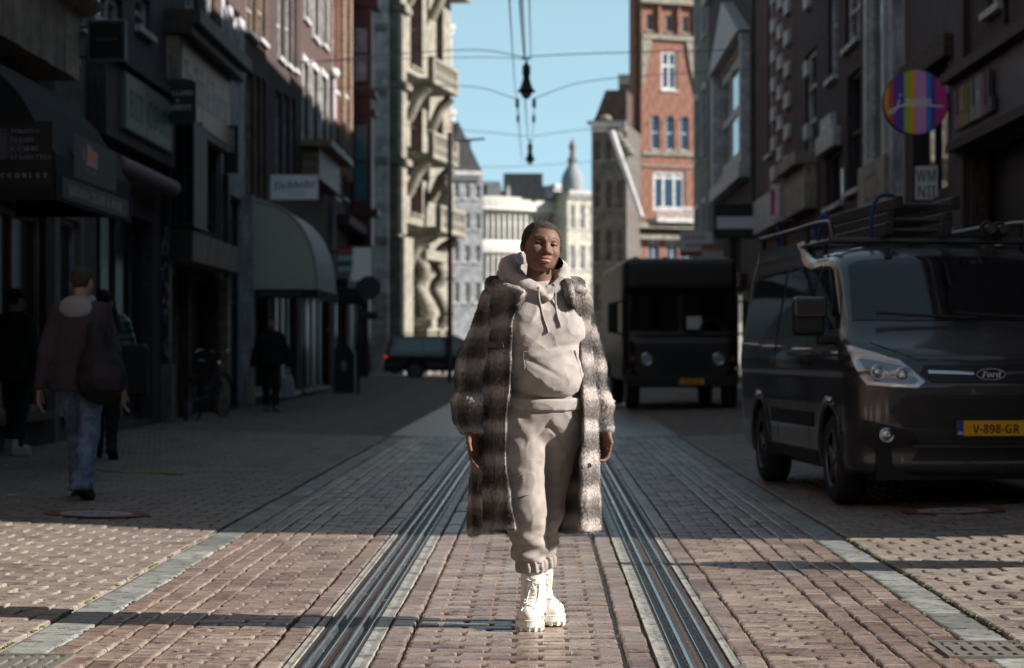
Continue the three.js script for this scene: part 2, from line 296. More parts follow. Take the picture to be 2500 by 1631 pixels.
pave('kerb_strip', 'slab', slabMats, slabTones, looseSlab, 130, [sheet(XC - 2.03, XC - 1.815, -7.9, -32, 2, 20, -0.019), sheet(XC + 1.815, XC + 2.03, -7.9, -32, 2, 20, -0.019)], bedWalk);
pave('pavement', 'walk', walkMats, walkTones, looseWalk, 300, sheet(XC - 5.9, XC - 2.025, -7.9, -32, 6, 20, -0.014), bedWalk);
pave('pavement', 'walk2', walkMats, walkTones, looseWalk, 300, sheet(XC + 2.025, XC + 5.9, -7.9, -32, 6, 20, -0.017), bedWalk);

// the street beyond, and before the camera: bricks too small to tell apart
const farBrick = dataTex(512, 512, (u, v) => {
  const r = Math.floor(v * 24), x = u * 12 + (r % 2) * 0.5, fx = x - Math.floor(x), fy = v * 24 - r, j = fx < 0.05 || fy < 0.1, h = ((Math.floor(x) % 12) * 7 + r * 13) % 9 / 9;
  const s = j ? 0.3 : 0.62 + 0.25 * h + 0.3 * (fbm(u, v) - 0.5); return [s, s, s]; }, true);
const farRoad = M(0.34, 0.26, 0.22, 0.36, { map: rep(farBrick, 0.4), bumpMap: rep(farBrick, 0.4), bumpScale: 0.006 });
const farWalk = M(0.36, 0.285, 0.235, 0.85, { map: rep(farBrick, 0.4), bumpMap: rep(farBrick, 0.4), bumpScale: 0.006 });
struct('roadway', [sheet(XC - 2.03, XC + 2.03, -32, -330, 6, 160, 0.0), sheet(XC - 2.03, XC + 2.03, 60, -7.9, 2, 4, 0)], farRoad);
struct('pavement', [sheet(XC - 5.9, XC - 2.03, -32, -330, 6, 160, 0.0), sheet(XC - 5.9, XC - 2.03, 60, -7.9, 2, 4, 0)], farWalk);
struct('pavement', [sheet(XC + 2.03, XC + 5.9, -32, -330, 6, 160, 0.0), sheet(XC + 2.03, XC + 5.9, 60, -7.9, 2, 4, 0)], farWalk);
struct('pavement', [bx(XC + 5.9, 70, -0.3, 0.112, -13.75, 0.5)], farWalk);
struct('ground', new THREE.PlaneGeometry(1600, 1600).rotateX(-Math.PI / 2).translate(0, -0.08, -300), M(0.2, 0.17, 0.15, 0.95, { map: rep(brickMap, 400) }));

// grooved tram rails: each side carries two running rails close together, set in concrete
const steel = M(0.42, 0.44, 0.46, 0.3, { metalness: 0.9, roughnessMap: rep(dataTex(128, 128, (u, v) => { const s = 0.75 + 0.5 * (n64(u * 0.2, v) - 0.5) + 0.3 * (n16(u, v) - 0.5); return [s, s, s]; }), 30, 0.2) });
const rust = M(0.075, 0.05, 0.04, 0.55, { metalness: 0.2, map: rep(brickMap, 3, 3), bumpMap: rep(brickBump, 6), bumpScale: 0.003 });
const grooveDirt = M(0.035, 0.028, 0.024, 0.8, { bumpMap: rep(brickBump, 6), bumpScale: 0.004 });
const concrete = M(0.34, 0.33, 0.29, 0.75, { map: rep(brickMap, 2, 1.2), bumpMap: rep(brickBump, 3), bumpScale: 0.004, roughnessMap: rep(brickRough, 0.8, 1.3) });
const railSpan = [-8.0, -32, -60, -92, -150];
function alongZ(profile) {                                   // profile: [x, y] points, drawn out along the street
  const pos = [], uvs = [];
  for (let k = 0; k < railSpan.length - 1; k++) for (let i = 0; i < profile.length - 1; i++) {
    const [xa, ya] = profile[i], [xb, yb] = profile[i + 1], za = railSpan[k], zb = railSpan[k + 1], ra = rise(za), rb = rise(zb);
    const q = [[xa, ya + ra, za], [xb, yb + ra, za], [xb, yb + rb, zb], [xa, ya + rb, zb]];
    for (const j of [0, 1, 2, 0, 2, 3]) { pos.push(...q[j]); uvs.push(q[j][0], q[j][2]); }
  }
  const g = new THREE.BufferGeometry(); g.setAttribute('position', new THREE.BufferAttribute(new Float32Array(pos), 3)); g.setAttribute('uv', new THREE.BufferAttribute(new Float32Array(uvs), 2)); g.computeVertexNormals(); return g;
}
for (const s of [-1, 1]) {
  const X = (c) => XC + s * c;
  for (const [lip, head, word] of [[0.622, 0.668, 'first'], [0.724, 0.776, 'second']]) {
    const r = thing('tram_rail', `grooved steel tram rail, ${word === 'first' ? 'inner' : 'outer'} one of the pair on the ${s < 0 ? 'bicycle' : 'van'} side`, 'tram rail', [0, 0, 0], 0, 'interlaced tram rails');
    part('rail_head', alongZ([[X(head - 0.017), -0.03], [X(head - 0.015), 0.0], [X(head - 0.01), 0.005], [X(head + 0.002), 0.0065], [X(head + 0.014), 0.004], [X(head + 0.018), -0.004]]), steel, r);
    part('rail_lip', alongZ([[X(lip - 0.003), -0.006], [X(lip - 0.002), 0.0], [X(lip + 0.001), 0.001], [X(lip + 0.002), -0.004], [X(lip + 0.006), -0.03]]), steel, r);
    part('groove', alongZ([[X(lip + 0.005), -0.026], [X(head - 0.016), -0.028]]), grooveDirt, r);
    part('rail_side', alongZ([[X(head + 0.0175), -0.0035], [X(head + 0.03), -0.002], [X(head + 0.042), -0.005]]), rust, r);
    part('rail_flank', alongZ([[X(lip - 0.016), -0.005], [X(lip - 0.0032), -0.003]]), rust, r);
  }
  for (const [a, b] of [[0.545, 0.605], [0.82, 0.856]]) struct('concrete_strip', alongZ([[X(a), -0.03], [X(a + 0.002), 0.002], [X((a + b) / 2), -0.001], [X(b - 0.002), 0.001], [X(b), -0.03]]), concrete);
}

// moss and grit caught in the joints, dropped bits on the paving
{
  const tuft = (() => { const g = new THREE.IcosahedronGeometry(1, 1), p = g.attributes.position; for (let i = 0; i < p.count; i++) { const k = 0.75 + 0.5 * noise(p.getX(i) * 2.1, p.getY(i) * 2.1, p.getZ(i) * 2.1); p.setXYZ(i, p.getX(i) * k, p.getY(i) * k * 0.6, p.getZ(i) * k); } g.computeVertexNormals(); return g; })();
  const put = (name, label, cat, mat, n, fn) => { const im = new THREE.InstancedMesh(tuft, mat, n); im.name = name; im.userData = { kind: 'stuff', label, category: cat }; const o = new THREE.Object3D(); for (let i = 0; i < n; i++) { fn(o, i); o.updateMatrix(); im.setMatrixAt(i, o.matrix); } im.castShadow = im.receiveShadow = true; scene.add(im); };
  put('moss', 'low green moss growing along the kerb strip joints', 'moss', M(0.09, 0.11, 0.035, 1), 420, (o) => { const s = rnd() < 0.5 ? -1 : 1, e = rnd() < 0.7 ? 2.016 : 1.818, c = Math.floor(rnd() * 14) / 14, z = -8.4 - 8 * c - rr(0, 0.25), x = XC + s * e + rr(-0.006, 0.006); o.position.set(x, gy(x, z) - 0.004, z); o.scale.set(rr(0.005, 0.011), rr(0.005, 0.012), rr(0.008, 0.02)); o.rotation.y = rr(0, 6); });
  put('grit', 'grit and tiny bits of litter scattered over the paving', 'grit', M(0.36, 0.33, 0.29, 0.9), 500, (o) => { const z = -8.4 - 9 * rnd() * rnd(), x = rr(-3.6, 3.4); o.position.set(x, gy(x, z) + dips(x, z) + 0.002, z); const k = rr(0.0015, 0.0042); o.scale.set(k * rr(1, 2.2), k * 0.7, k); o.rotation.y = rr(0, 6); });
  put('gum_spots', 'flattened grey gum spots trodden onto the paving', 'gum', M(0.15, 0.14, 0.135, 0.8), 90, (o) => { const z = -8.6 - 12 * rnd(), x = rr(-4, 3.8); o.position.set(x, gy(x, z) + dips(x, z) + 0.0015, z); const k = rr(0.012, 0.022); o.scale.set(k, 0.0028, k * rr(0.8, 1.2)); o.rotation.y = rr(0, 6); });
}
// ---------------------------------------------------------------- houses along the street
const grime = dataTex(256, 256, (u, v) => { const s = 0.78 + 0.5 * (fbm(u, v) - 0.5) + 0.25 * (n32(u * 4, v * 0.5) - 0.5); return [s, s, s]; }, true);
const wallBrick = dataTex(512, 512, (u, v) => {
  const r = Math.floor(v * 16), x = u * 5 + (r % 2) * 0.5, fx = x - Math.floor(x), fy = v * 16 - r, j = fx < 0.045 || fy < 0.14, h = (((Math.floor(x) % 5) * 37 + r * 17) % 11) / 11;
  const s = j ? 0.85 : 0.6 + 0.3 * h + 0.25 * (fbm(u, v) - 0.5); return [s, s, s]; }, true);
const brickWall = (r, g, b) => M(r, g, b, 0.88, { map: wallBrick, bumpMap: wallBrick, bumpScale: -0.004 });
const plaster = (r, g, b, rough = 0.75) => M(r, g, b, rough, { map: rep(grime, 0.4), bumpMap: rep(brickBump, 0.5), bumpScale: 0.004 });
const W = {
  white: M(0.80, 0.80, 0.80, 0.55, { map: rep(grime, 0.7) }), lilac: plaster(0.60, 0.58, 0.64), cream: plaster(0.5, 0.43, 0.34), tan: plaster(0.50, 0.37, 0.30),
  stone: plaster(0.36, 0.335, 0.27, 0.85), stoneGrey: plaster(0.27, 0.25, 0.225, 0.85), darkBrown: plaster(0.085, 0.048, 0.05), grey: plaster(0.115, 0.09, 0.112), black: M(0.012, 0.011, 0.013, 0.5), dark: M(0.022, 0.02, 0.022, 0.55),
  wood: M(0.42, 0.28, 0.18, 0.5, { map: rep(grime, 0.3, 2) }), redPaint: M(0.075, 0.012, 0.013, 0.5), woodDark: M(0.075, 0.045, 0.032, 0.5, { map: rep(grime, 0.3, 2) }), metal: M(0.25, 0.25, 0.26, 0.4, { metalness: 0.6 }),
  b1: brickWall(0.15, 0.085, 0.065), b2: brickWall(0.11, 0.066, 0.058), b3: brickWall(0.21, 0.085, 0.06), b4: brickWall(0.085, 0.05, 0.05), b5: brickWall(0.115, 0.07, 0.058), orange: brickWall(0.36, 0.165, 0.115), paleBrick: brickWall(0.5, 0.36, 0.26),
  slate: M(0.06, 0.065, 0.075, 0.6, { map: rep(wallBrick, 0.8) }), tile: M(0.10, 0.06, 0.05, 0.7, { map: rep(wallBrick, 0.8) }),
};
const glass = M(0.010, 0.012, 0.014, 0.05, { specularIntensity: 1, ior: 1.6 });
const glassWavy = M(0.010, 0.012, 0.014, 0.04, { ior: 1.7, bumpMap: rep(brickBump, 0.12), bumpScale: 0.0006 });
const glassDull = M(0.012, 0.012, 0.014, 0.35, { ior: 1.35 });
// local axes of a house: x along the front, y up, z out of the front (front at 0)
function shell(list, u0, u1, H, t = 0.22, y0 = 0) {
  const s = new THREE.Shape([[u0, y0], [u1, y0], [u1, H], [u0, H]].map((p) => new THREE.Vector2(...p)));
  for (const h of list) { const e = 0.001; if (h.arch) { const p = new THREE.Path(), r = (h.u1 - h.u0) / 2; p.moveTo(h.u0, h.y0); p.lineTo(h.u1, h.y0); p.lineTo(h.u1, h.y1 - r); p.absarc((h.u0 + h.u1) / 2, h.y1 - r, r, 0, Math.PI, false); p.lineTo(h.u0, h.y0); s.holes.push(p); }
    else s.holes.push(new THREE.Path([[h.u0 + e, h.y0], [h.u1 - e, h.y0], [h.u1 - e, h.y1], [h.u0 + e, h.y1]].map((p) => new THREE.Vector2(...p)))); }
  const g = new THREE.ExtrudeGeometry(s, { depth: t, bevelEnabled: false, curveSegments: 10 }); g.translate(0, 0, -t); return g;
}
function windowIn(root, h, dflt = {}) {
  const o = { frame: W.white, fw: 0.07, nv: 1, nh: 1, recess: 0.11, sill: W.white, glass, ...dflt, ...h }, { u0, u1, y0, y1 } = o, z = -o.recess, L = [];
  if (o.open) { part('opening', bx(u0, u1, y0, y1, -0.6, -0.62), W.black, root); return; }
  const f = Math.min(o.fw, (u1 - u0) * 0.2);
  L.push(bx(u0, u0 + f, y0, y1, z - 0.05, z + 0.03), bx(u1 - f, u1, y0, y1, z - 0.05, z + 0.03), bx(u0 + f, u1 - f, y0, y0 + f, z - 0.05, z + 0.03), bx(u0 + f, u1 - f, y1 - f, y1, z - 0.05, z + 0.03));
  for (let i = 1; i <= o.nv; i++) { const u = lerp(u0, u1, i / (o.nv + 1)); L.push(bx(u - f * 0.4, u + f * 0.4, y0 + f, y1 - f, z - 0.045, z + 0.025)); }
  for (let i = 1; i <= o.nh; i++) { const y = lerp(y0, y1, o.nhAt || i / (o.nh + 1)); L.push(bx(u0 + f, u1 - f, y - f * 0.4, y + f * 0.4, z - 0.04, z + 0.02)); }
  const w = part('window', L, o.frame, root);
  part('pane', bx(u0 + f * 0.5, u1 - f * 0.5, y0 + f * 0.5, y1 - f * 0.5, z - 0.03, z - 0.02), o.glass, w);
  if (o.sill) part('sill', bx(u0 - 0.06, u1 + 0.06, y0 - 0.09, y0 - 0.002, -0.1, 0.09), o.sill, w);
  if (o.surround) part('surround', [bx(u0 - 0.14, u0 - 0.003, y0 - 0.09, y1 + 0.14, 0.003, 0.05), bx(u1 + 0.003, u1 + 0.14, y0 - 0.09, y1 + 0.14, 0.003, 0.05), bx(u0 - 0.003, u1 + 0.003, y1 + 0.003, y1 + 0.14, 0.003, 0.05)], o.surround, w);
  return w;
}
function house(o) {
  const r = thing(o.name || 'house', o.label, o.category || 'building', o.pos || [0, 0, 0], o.turn || 0, o.group);
  const holes = o.holes || [];
  part('wall', [shell(holes, o.u0, o.u1, o.H, 0.22), bx(o.u0, o.u1, 0, o.H - 0.02, -(o.depth || 9), -0.64), bx(o.u0, o.u1, o.H - 0.02, o.H, -(o.depth || 9), -0.221), bx(o.u0, o.u0 + 0.1, 0, o.H - 0.03, -0.64, -0.222), bx(o.u1 - 0.1, o.u1, 0, o.H - 0.03, -0.64, -0.222)], o.wall, r);
  for (const h of holes) windowIn(r, h, o.win);
  if (o.cornice !== false) part('cornice', [bx(o.u0, o.u1, o.H - 0.5, o.H - 0.25, 0.002, 0.22), bx(o.u0, o.u1, o.H - 0.248, o.H + 0.05, 0.002, 0.4)], o.corniceMat || W.white, r);
  return r;
}
const XL = -5.75, XR = 5.55;
const dL = (px) => F * -XL / (CX - px), dR = (px) => F * XR / (px - CX);
const hl = (a, b, t, m, o = {}) => ({ u0: dL(a), u1: dL(b), y0: mpy(m, dL(a)), y1: mpy(t, dL(a)), ...o });
const hr = (a, b, t, m, o = {}) => ({ u0: -dR(a), u1: -dR(b), y0: mpy(m, dR(b)), y1: mpy(t, dR(b)), ...o });
const LEFT = { pos: [XL, 0, 0], turn: Math.PI / 2 }, RIGHT = { pos: [XR, 0, 0], turn: -Math.PI / 2 };
const grid = (u0, u1, n, ys, wd, o = {}) => { const l = []; for (const [a, b] of ys) for (let i = 0; i < n; i++) { const c = lerp(u0, u1, (i + 0.5) / n); l.push({ u0: c - wd / 2, u1: c + wd / 2, y0: a, y1: b, ...o }); } return l; };
const UP2 = [[5.2, 7.2], [8.4, 10.4], [11.4, 12.8]];

// ---- left row, near to far
const A = house({ ...LEFT, label: 'dark brick corner house with the black shop awning and carved timber bay', wall: W.b4, u0: 14, u1: dL(134), H: 13.5,
  holes: [{ u0: 16.2, u1: 19.4, y0: 0.45, y1: 2.6, open: 1 }, { u0: 19.9, u1: 23.4, y0: 0.5, y1: 2.75, nv: 2, nh: 0, frame: W.woodDark, sill: W.dark, glass: glassDull }, { u0: 23.9, u1: 26.6, y0: 0.5, y1: 2.75, nv: 1, nh: 0, frame: W.tan, sill: W.dark, glass: glassDull }, ...grid(14.5, 27, 4, UP2.slice(1), 1.3)] });
{ const L = []; for (let i = 0; i < 22; i++) L.push(i); const bay = [];
  for (const i of L) part('plank', bx(17.0 + i * 0.42, 17.41 + i * 0.42, 4.28, 5.05, 0.004, 0.46 + (i % 3) * 0.008), i > 19 ? W.wood : i % 2 ? W.tan : W.cream, A);
  part('bay_cornice', [bx(16.9, 26.4, 5.3, 5.42, 0.004, 0.8), bx(16.9, 26.4, 5.425, 5.55, 0.004, 0.92)], W.tan, A);
  for (let i = 0; i < 24; i++) part('corbel', new THREE.SphereGeometry(0.15, 10, 7).scale(1, 0.9, 1.5).translate(17.2 + i * 0.4, 5.16, 0.46), W.cream, A); }
house({ ...LEFT, label: 'narrow pale stone house with white window surrounds behind the black awning', wall: W.stoneGrey, u0: dL(134) + 0.01, u1: dL(206), H: 12.8,
  holes: [hl(140, 176, -40, 118, { nv: 1, nh: 1, fw: 0.14 }), hl(190, 202, -20, 60, { nv: 0 }), { u0: 27.4, u1: 28.6, y0: 0.5, y1: 2.8, nv: 0, nh: 0, frame: W.lilac, glass: glassDull }, ...grid(27.2, 28.8, 1, UP2.slice(1), 0.9)] });
const Ch = house({ ...LEFT, label: 'grey painted shop house with pale sign boards and rolled up awning', wall: W.grey, u0: dL(206) + 0.01, u1: dL(398), H: 13.2, corniceMat: W.darkBrown,
  holes: [hl(225, 300, -60, 95, { nv: 2, fw: 0.1 }), hl(330, 368, -30, 60, { nv: 0 }), { u0: 29.6, u1: 33.9, y0: 0.2, y1: 3.1, nv: 3, nh: 0, frame: W.dark, sill: null, recess: 0.18, glass: glassDull }, ...grid(29.2, 34.5, 2, UP2.slice(1), 1.2)] });
part('fascia', [bx(29.1, 34.6, 3.95, 4.95, 0.003, 0.22)], W.grey, Ch);
part('ledge', [bx(29.1, 34.7, 4.953, 5.08, 0.003, 0.32)], W.darkBrown, Ch);
part('awning_roll', new THREE.CylinderGeometry(0.13, 0.13, 4.6, 14).rotateZ(Math.PI / 2).translate(31.9, 3.62, 0.24), M(0.25, 0.19, 0.19, 0.8), Ch);
const Dh = house({ ...LEFT, label: 'brick house with a wide tan shop fascia under a dark cornice', wall: W.b2, u0: dL(398) + 0.01, u1: dL(541), H: 13.0,
  holes: [hl(405, 474, 302, 552, { nv: 3, nh: 0, frame: W.dark, glass: glassWavy, sill: null, fw: 0.09 }), hl(492, 528, 322, 560, { nv: 1, nh: 0, frame: W.dark, sill: null }), { u0: 35.3, u1: 37.3, y0: 0.05, y1: 2.5, nv: 1, nh: 0, frame: W.wood, sill: null, recess: 0.2 }, { u0: 37.7, u1: 40.7, y0: 0.05, y1: 2.5, nv: 1, nh: 0, frame: W.woodDark, sill: null, recess: 0.2 }, hl(452, 484, -60, 62, { nv: 1 }), hl(503, 524, -70, 108, { nv: 0 }), ...grid(35.2, 41, 3, [[9.4, 11.2]], 1.1)] });
part('fascia', [bx(35.05, 40.9, 4.72, 6.05, 0.003, 0.2)], W.tan, Dh);
part('upper_cornice', [bx(34.95, 41.1, 6.053, 6.2, 0.003, 0.42), bx(34.95, 41.1, 6.203, 6.42, 0.003, 0.55)], W.woodDark, Dh);
part('canopy', bx(35.0, 40.4, 2.58, 3.03, 0.003, 0.42), W.tan, Dh); part('canopy_end', bx(34.93, 34.998, 2.56, 3.05, 0.003, 0.43), W.dark, Dh);
part('post', bx(41.0, 41.25, 0, 2.5, 0.002, 0.14), W.wood, Dh);
{ // glazed end of the display bay
  const b = part('display_bay', bx(35.0, 36.4, 3.1, 4.72, 0.004, 0.44), W.woodDark, Dh); for (let i = 0; i < 3; i++) { const z0 = 0.02 + i * 0.14; part('pane', bx(-0.006, 0.006, 3.16, 4.68, -0.058, 0.058).rotateY(-0.05 - i * 0.02).translate(34.985, 0, z0 + 0.065), glassWavy, b); part('mullion', bx(34.96, 34.998, 3.1, 4.72, z0 - 0.014, z0 + 0.006), W.dark, b); } }
part('pier', bx(34.62, 34.92, 1.0, 4.6, 0.003, 0.12), W.dark, Dh); part('pier_base', bx(34.6, 34.94, 0, 0.998, 0.003, 0.16), W.stoneGrey, Dh);
{ const sm = [[0.35, 0.36, 0.42], [0.3, 0.1, 0.09], [0.12, 0.16, 0.3], [0.42, 0.4, 0.36], [0.2, 0.2, 0.24]].map((c) => M(...c, 0.6));
  for (let i = 0; i < 44; i++) { const y = rr(1.08, 3.0), z = rr(0.01, 0.1); part('sticker', bx(34.612, 34.617, y, y + rr(0.04, 0.1), z, z + rr(0.02, 0.035)), sm[i % 5], Dh); } }
const Eh = house({ ...LEFT, label: 'slim house with a pale lilac panel above a dark shop front', wall: W.lilac, u0: dL(541) + 0.01, u1: dL(598), H: 13.4,
  holes: [hl(549, 560, -80, 130, { nv: 0, fw: 0.12 }), hl(570, 586, -80, 175, { nv: 0, fw: 0.12 }), { u0: 41.6, u1: 44.0, y0: 0.1, y1: 4.1, nv: 1, nh: 1, frame: W.dark, sill: null }, ...grid(41.4, 44.4, 2, [[9.6, 11.6]], 0.8)] });
part('brick_facing', bx(41.25, 44.4, 7.6, 12.8, 0.003, 0.02), W.b2, Eh); part('dark_panel', bx(41.3, 41.58, 0, 4.4, 0.003, 0.1), W.dark, Eh); part('pilaster', bx(44.1, 44.4, 0, 4.2, 0.003, 0.18), W.lilac, Eh);
house({ ...LEFT, label: 'brown brick house with tall tan framed windows beside the white awning', wall: W.b1, u0: dL(598) + 0.01, u1: dL(655), H: 13.1,
  holes: [hl(602, 620, 165, 480, { nv: 0, nh: 1, frame: W.tan }), hl(624, 636, 180, 485, { nv: 0, nh: 1, frame: W.tan }), hl(640, 650, 190, 490, { nv: 0, nh: 1, frame: W.tan }), hl(601, 624, -60, 72, { frame: W.cream }), hl(630, 648, -60, 90, { frame: W.cream }), { u0: 45.4, u1: 48, y0: 0.4, y1: 2.4, nv: 1, nh: 0, frame: W.woodDark }] });
const Gh = house({ ...LEFT, label: 'dark brown brick house with white framed windows above the script sign', wall: W.b4, u0: dL(655) + 0.01, u1: dL(733), H: 13.3,
  holes: [hl(677, 692, -40, 135, { nv: 0 }), hl(697, 711, -40, 152, { nv: 0 }), hl(715, 724, -40, 165, { nv: 0 }), hl(672, 688, 215, 425, { nv: 0, frame: W.lilac }), hl(693, 706, 225, 430, { nv: 0, frame: W.lilac }), hl(711, 722, 235, 435, { nv: 0, frame: W.lilac }), { u0: 49, u1: 53.8, y0: 0.3, y1: 2.5, nv: 3, nh: 0, frame: W.woodDark, glass: glassDull }] });
part('fascia', bx(48.4, 54, 3.0, 3.9, 0.003, 0.2), W.grey, Gh);
const Hh = house({ ...LEFT, label: 'brown brick house with tall white windows catching sun under the eaves', wall: W.b5, u0: dL(733) + 0.01, u1: dL(808), H: 13.0,
  holes: [hl(737, 751, 145, 345, { nv: 0, surround: W.white }), hl(759, 774, 160, 350, { nv: 0, surround: W.white }), hl(782, 796, 178, 362, { nv: 0, surround: W.white }), hl(741, 752, -60, 40, { nv: 0, surround: W.white }), hl(762, 776, -60, 84, { nv: 0, surround: W.white }), hl(786, 797, -60, 104, { nv: 0, surround: W.white }), { u0: 55, u1: 61.5, y0: 0.3, y1: 2.6, nv: 3, nh: 0, frame: W.dark, glass: glassDull }] });
part('door_hood', [bx(54.6, 60.8, 6.1, 6.26, 0.003, 0.75), bx(54.9, 60.5, 5.35, 6.098, 0.003, 0.42)], W.wood, Hh);
part('drainpipe', rod([62.2, 0, 0.1], [62.2, 8.6, 0.1], 0.07), W.lilac, Hh); part('pipe_head', new THREE.SphereGeometry(0.17, 12, 8).translate(62.2, 8.75, 0.1), W.white, Hh);
const Ih = house({ ...LEFT, label: 'red brick house with pale pilaster strips next to the dark red bay', wall: W.b3, u0: dL(808) + 0.01, u1: dL(856), H: 13.4,
  holes: [hl(812, 822, -40, 215, { nv: 0 }), hl(834, 843, -40, 225, { nv: 0 }), hl(814, 824, 290, 480, { nv: 0, frame: W.tan }), hl(836, 846, 300, 480, { nv: 0, frame: W.tan }), { u0: 63.5, u1: 67.5, y0: 0.3, y1: 3, nv: 2, nh: 0, frame: W.dark }] });
part('pilaster', [bx(64.9, 65.3, 6.2, 12.8, 0.003, 0.16), bx(67.3, 67.7, 6.2, 12.8, 0.003, 0.16)], W.paleBrick, Ih);
part('shop_cornice', [bx(62.6, 69, 4.7, 4.95, 0.003, 0.5), bx(62.6, 69, 2.95, 3.2, 0.003, 0.45)], W.darkBrown, Ih);
// dark red house whose bay looks down the street
const Jh = house({ ...LEFT, label: 'dark red painted corner house with a tall bay and teal windows', wall: W.redPaint, u0: dL(856) + 0.01, u1: 77.2, H: 13.6, corniceMat: W.redPaint,
  holes: [hl(862, 880, 60, 240, { nv: 0, frame: W.redPaint }), hl(864, 884, 330, 480, { nv: 0, frame: W.redPaint }), { u0: 70, u1: 76, y0: 0.3, y1: 3, nv: 2, nh: 0, frame: W.dark }] });
{ const d0 = 68.95, x0 = 0.003, x1 = 0.62, f = [[6.4, 8.4, W.lilac], [4.75, 6.2, M(0.05, 0.16, 0.19, 0.15)]];
  part('bay', [bx(d0, 70.2, 4.4, 13.3, x0, x1)], W.redPaint, Jh);
  part('bay_ledge', [bx(d0 - 0.1, 70.3, 11.6, 11.85, x0, x1 + 0.2), bx(d0 - 0.06, 70.3, 8.9, 9.1, x0, x1 + 0.12), bx(d0 - 0.06, 70.3, 8.35, 8.5, x0, x1 + 0.12), bx(d0 - 0.08, 70.3, 5.3, 5.5, x0, x1 + 0.2)], W.redPaint, Jh);
  for (const [y0, y1, m] of [[9.35, 11.0, W.lilac], [5.75, 8.1, M(0.06, 0.17, 0.2, 0.12)]]) { const w = part('bay_window', [bx(d0 - 0.05, d0 - 0.002, y0, y1, 0.08, 0.13), bx(d0 - 0.05, d0 - 0.002, y0, y1, 0.5, 0.55), bx(d0 - 0.05, d0 - 0.002, y1 - 0.06, y1, 0.131, 0.499), bx(d0 - 0.05, d0 - 0.002, (y0 + y1) / 2 - 0.03, (y0 + y1) / 2 + 0.03, 0.131, 0.499)], W.redPaint, Jh); part('pane', bx(d0 - 0.02, d0 - 0.004, y0, y1, 0.13, 0.5), m, w); } }

// ---- right row, near to far
const R1 = house({ ...RIGHT, label: 'dark brick shop house with a coloured cut out sign and black front', wall: W.b2, u0: -dR(2345), u1: -13.75, H: 12.9,
  holes: [{ u0: -28.6, u1: -27.6, y0: 5.4, y1: 7.6 }, { u0: -29.6, u1: -17.5, y0: 0.4, y1: 3.75, open: 1 }, ...grid(-29, -17, 4, UP2.slice(1), 1.2)] });
part('fascia', bx(-30.2, -13.8, 3.92, 4.7, 0.003, 0.16), M(0.045, 0.04, 0.055, 0.5), R1); part('moulding', [bx(-30.3, -13.8, 4.705, 4.83, 0.003, 0.3), bx(-30.3, -13.8, 4.833, 4.9, 0.003, 0.22), bx(-30.2, -13.8, 3.8, 3.915, 0.003, 0.24)], W.darkBrown, R1);
part('pilaster', bx(-30.35, -29.75, 0, 12.3, 0.004, 0.09), W.darkBrown, R1);
part('shutter', bx(-29.6, -17.5, 0.4, 3.75, -0.3, -0.28), W.black, R1);
part('wall_anchor', [rod([-27.35, 5.35, 0.03], [-27.35, 5.1, 0.03], 0.03), rod([-27.35, 5.35, 0.03], [-27.6, 5.55, 0.03], 0.03), rod([-27.35, 5.35, 0.03], [-27.15, 5.55, 0.03], 0.03)], W.black, R1);
const R2 = house({ ...RIGHT, label: 'dark brown painted house with a tall mirrored opening behind the round sign', wall: W.darkBrown, u0: -dR(2209) , u1: -dR(2345) - 0.01, H: 12.6,
  holes: [hr(2228, 2314, 130, 470, { nv: 1, nh: 0, frame: W.dark, glass: glassWavy, sill: null, fw: 0.12 }), { u0: -34.6, u1: -31, y0: 0.3, y1: 3, nv: 2, nh: 0, frame: W.dark }, ...grid(-35, -31, 2, UP2.slice(1), 1.2)] });
part('lintel', bx(-34.9, -31, 5.2, 5.5, 0.003, 0.12), W.b5, R2);
const R3 = house({ ...RIGHT, label: 'house with a full height white framed glass front reflecting the sunny side', wall: W.white, u0: -dR(2108), u1: -dR(2209) - 0.01, H: 12.8,
  holes: [hr(2114, 2152, -120, 405, { nv: 0, nh: 0, glass: glassWavy, sill: null, fw: 0.12 }), hr(2158, 2192, -120, 390, { nv: 0, nh: 1, glass: glassWavy, sill: null, fw: 0.12 }), { u0: -38.8, u1: -35.6, y0: 0.2, y1: 2.6, nv: 1, nh: 0, frame: W.dark }] });
part('pilaster', [bx(-35.7, -35.25, 0, 12.2, 0.003, 0.16)], W.lilac, R3);
const R4 = house({ ...RIGHT, label: 'dark brown house with white sills and a grey roller box over its shop', wall: W.b4, u0: -dR(1996), u1: -dR(2108) - 0.01, H: 13.0,
  holes: [hr(2063, 2100, -90, 88, { nv: 1 }), hr(2022, 2044, -90, 180, { nv: 1 }), hr(2068, 2102, 160, 455, { nv: 0, nh: 1, frame: W.dark }), hr(2017, 2058, 355, 490, { nv: 0, nh: 0, frame: W.grey }), { u0: -45.6, u1: -40.2, y0: 0.3, y1: 2.8, nv: 2, nh: 0, frame: W.dark }] });
part('ornament', [bx(-45.4, -42.6, 5.05, 5.4, 0.003, 0.14), bx(-44.8, -43.2, 5.41, 5.7, 0.003, 0.12)], W.white, R4);
const R5 = house({ ...RIGHT, label: 'brick house with one tall mirrored window over a white shop fascia', wall: W.b2, u0: -dR(1938), u1: -dR(1996) - 0.01, H: 12.9,
  holes: [hr(1966, 1993, 108, 365, { nv: 0, nh: 2, glass: glassWavy, fw: 0.1 }), { u0: -49.8, u1: -47, y0: 0.3, y1: 3, nv: 1, nh: 0, frame: W.dark }] });
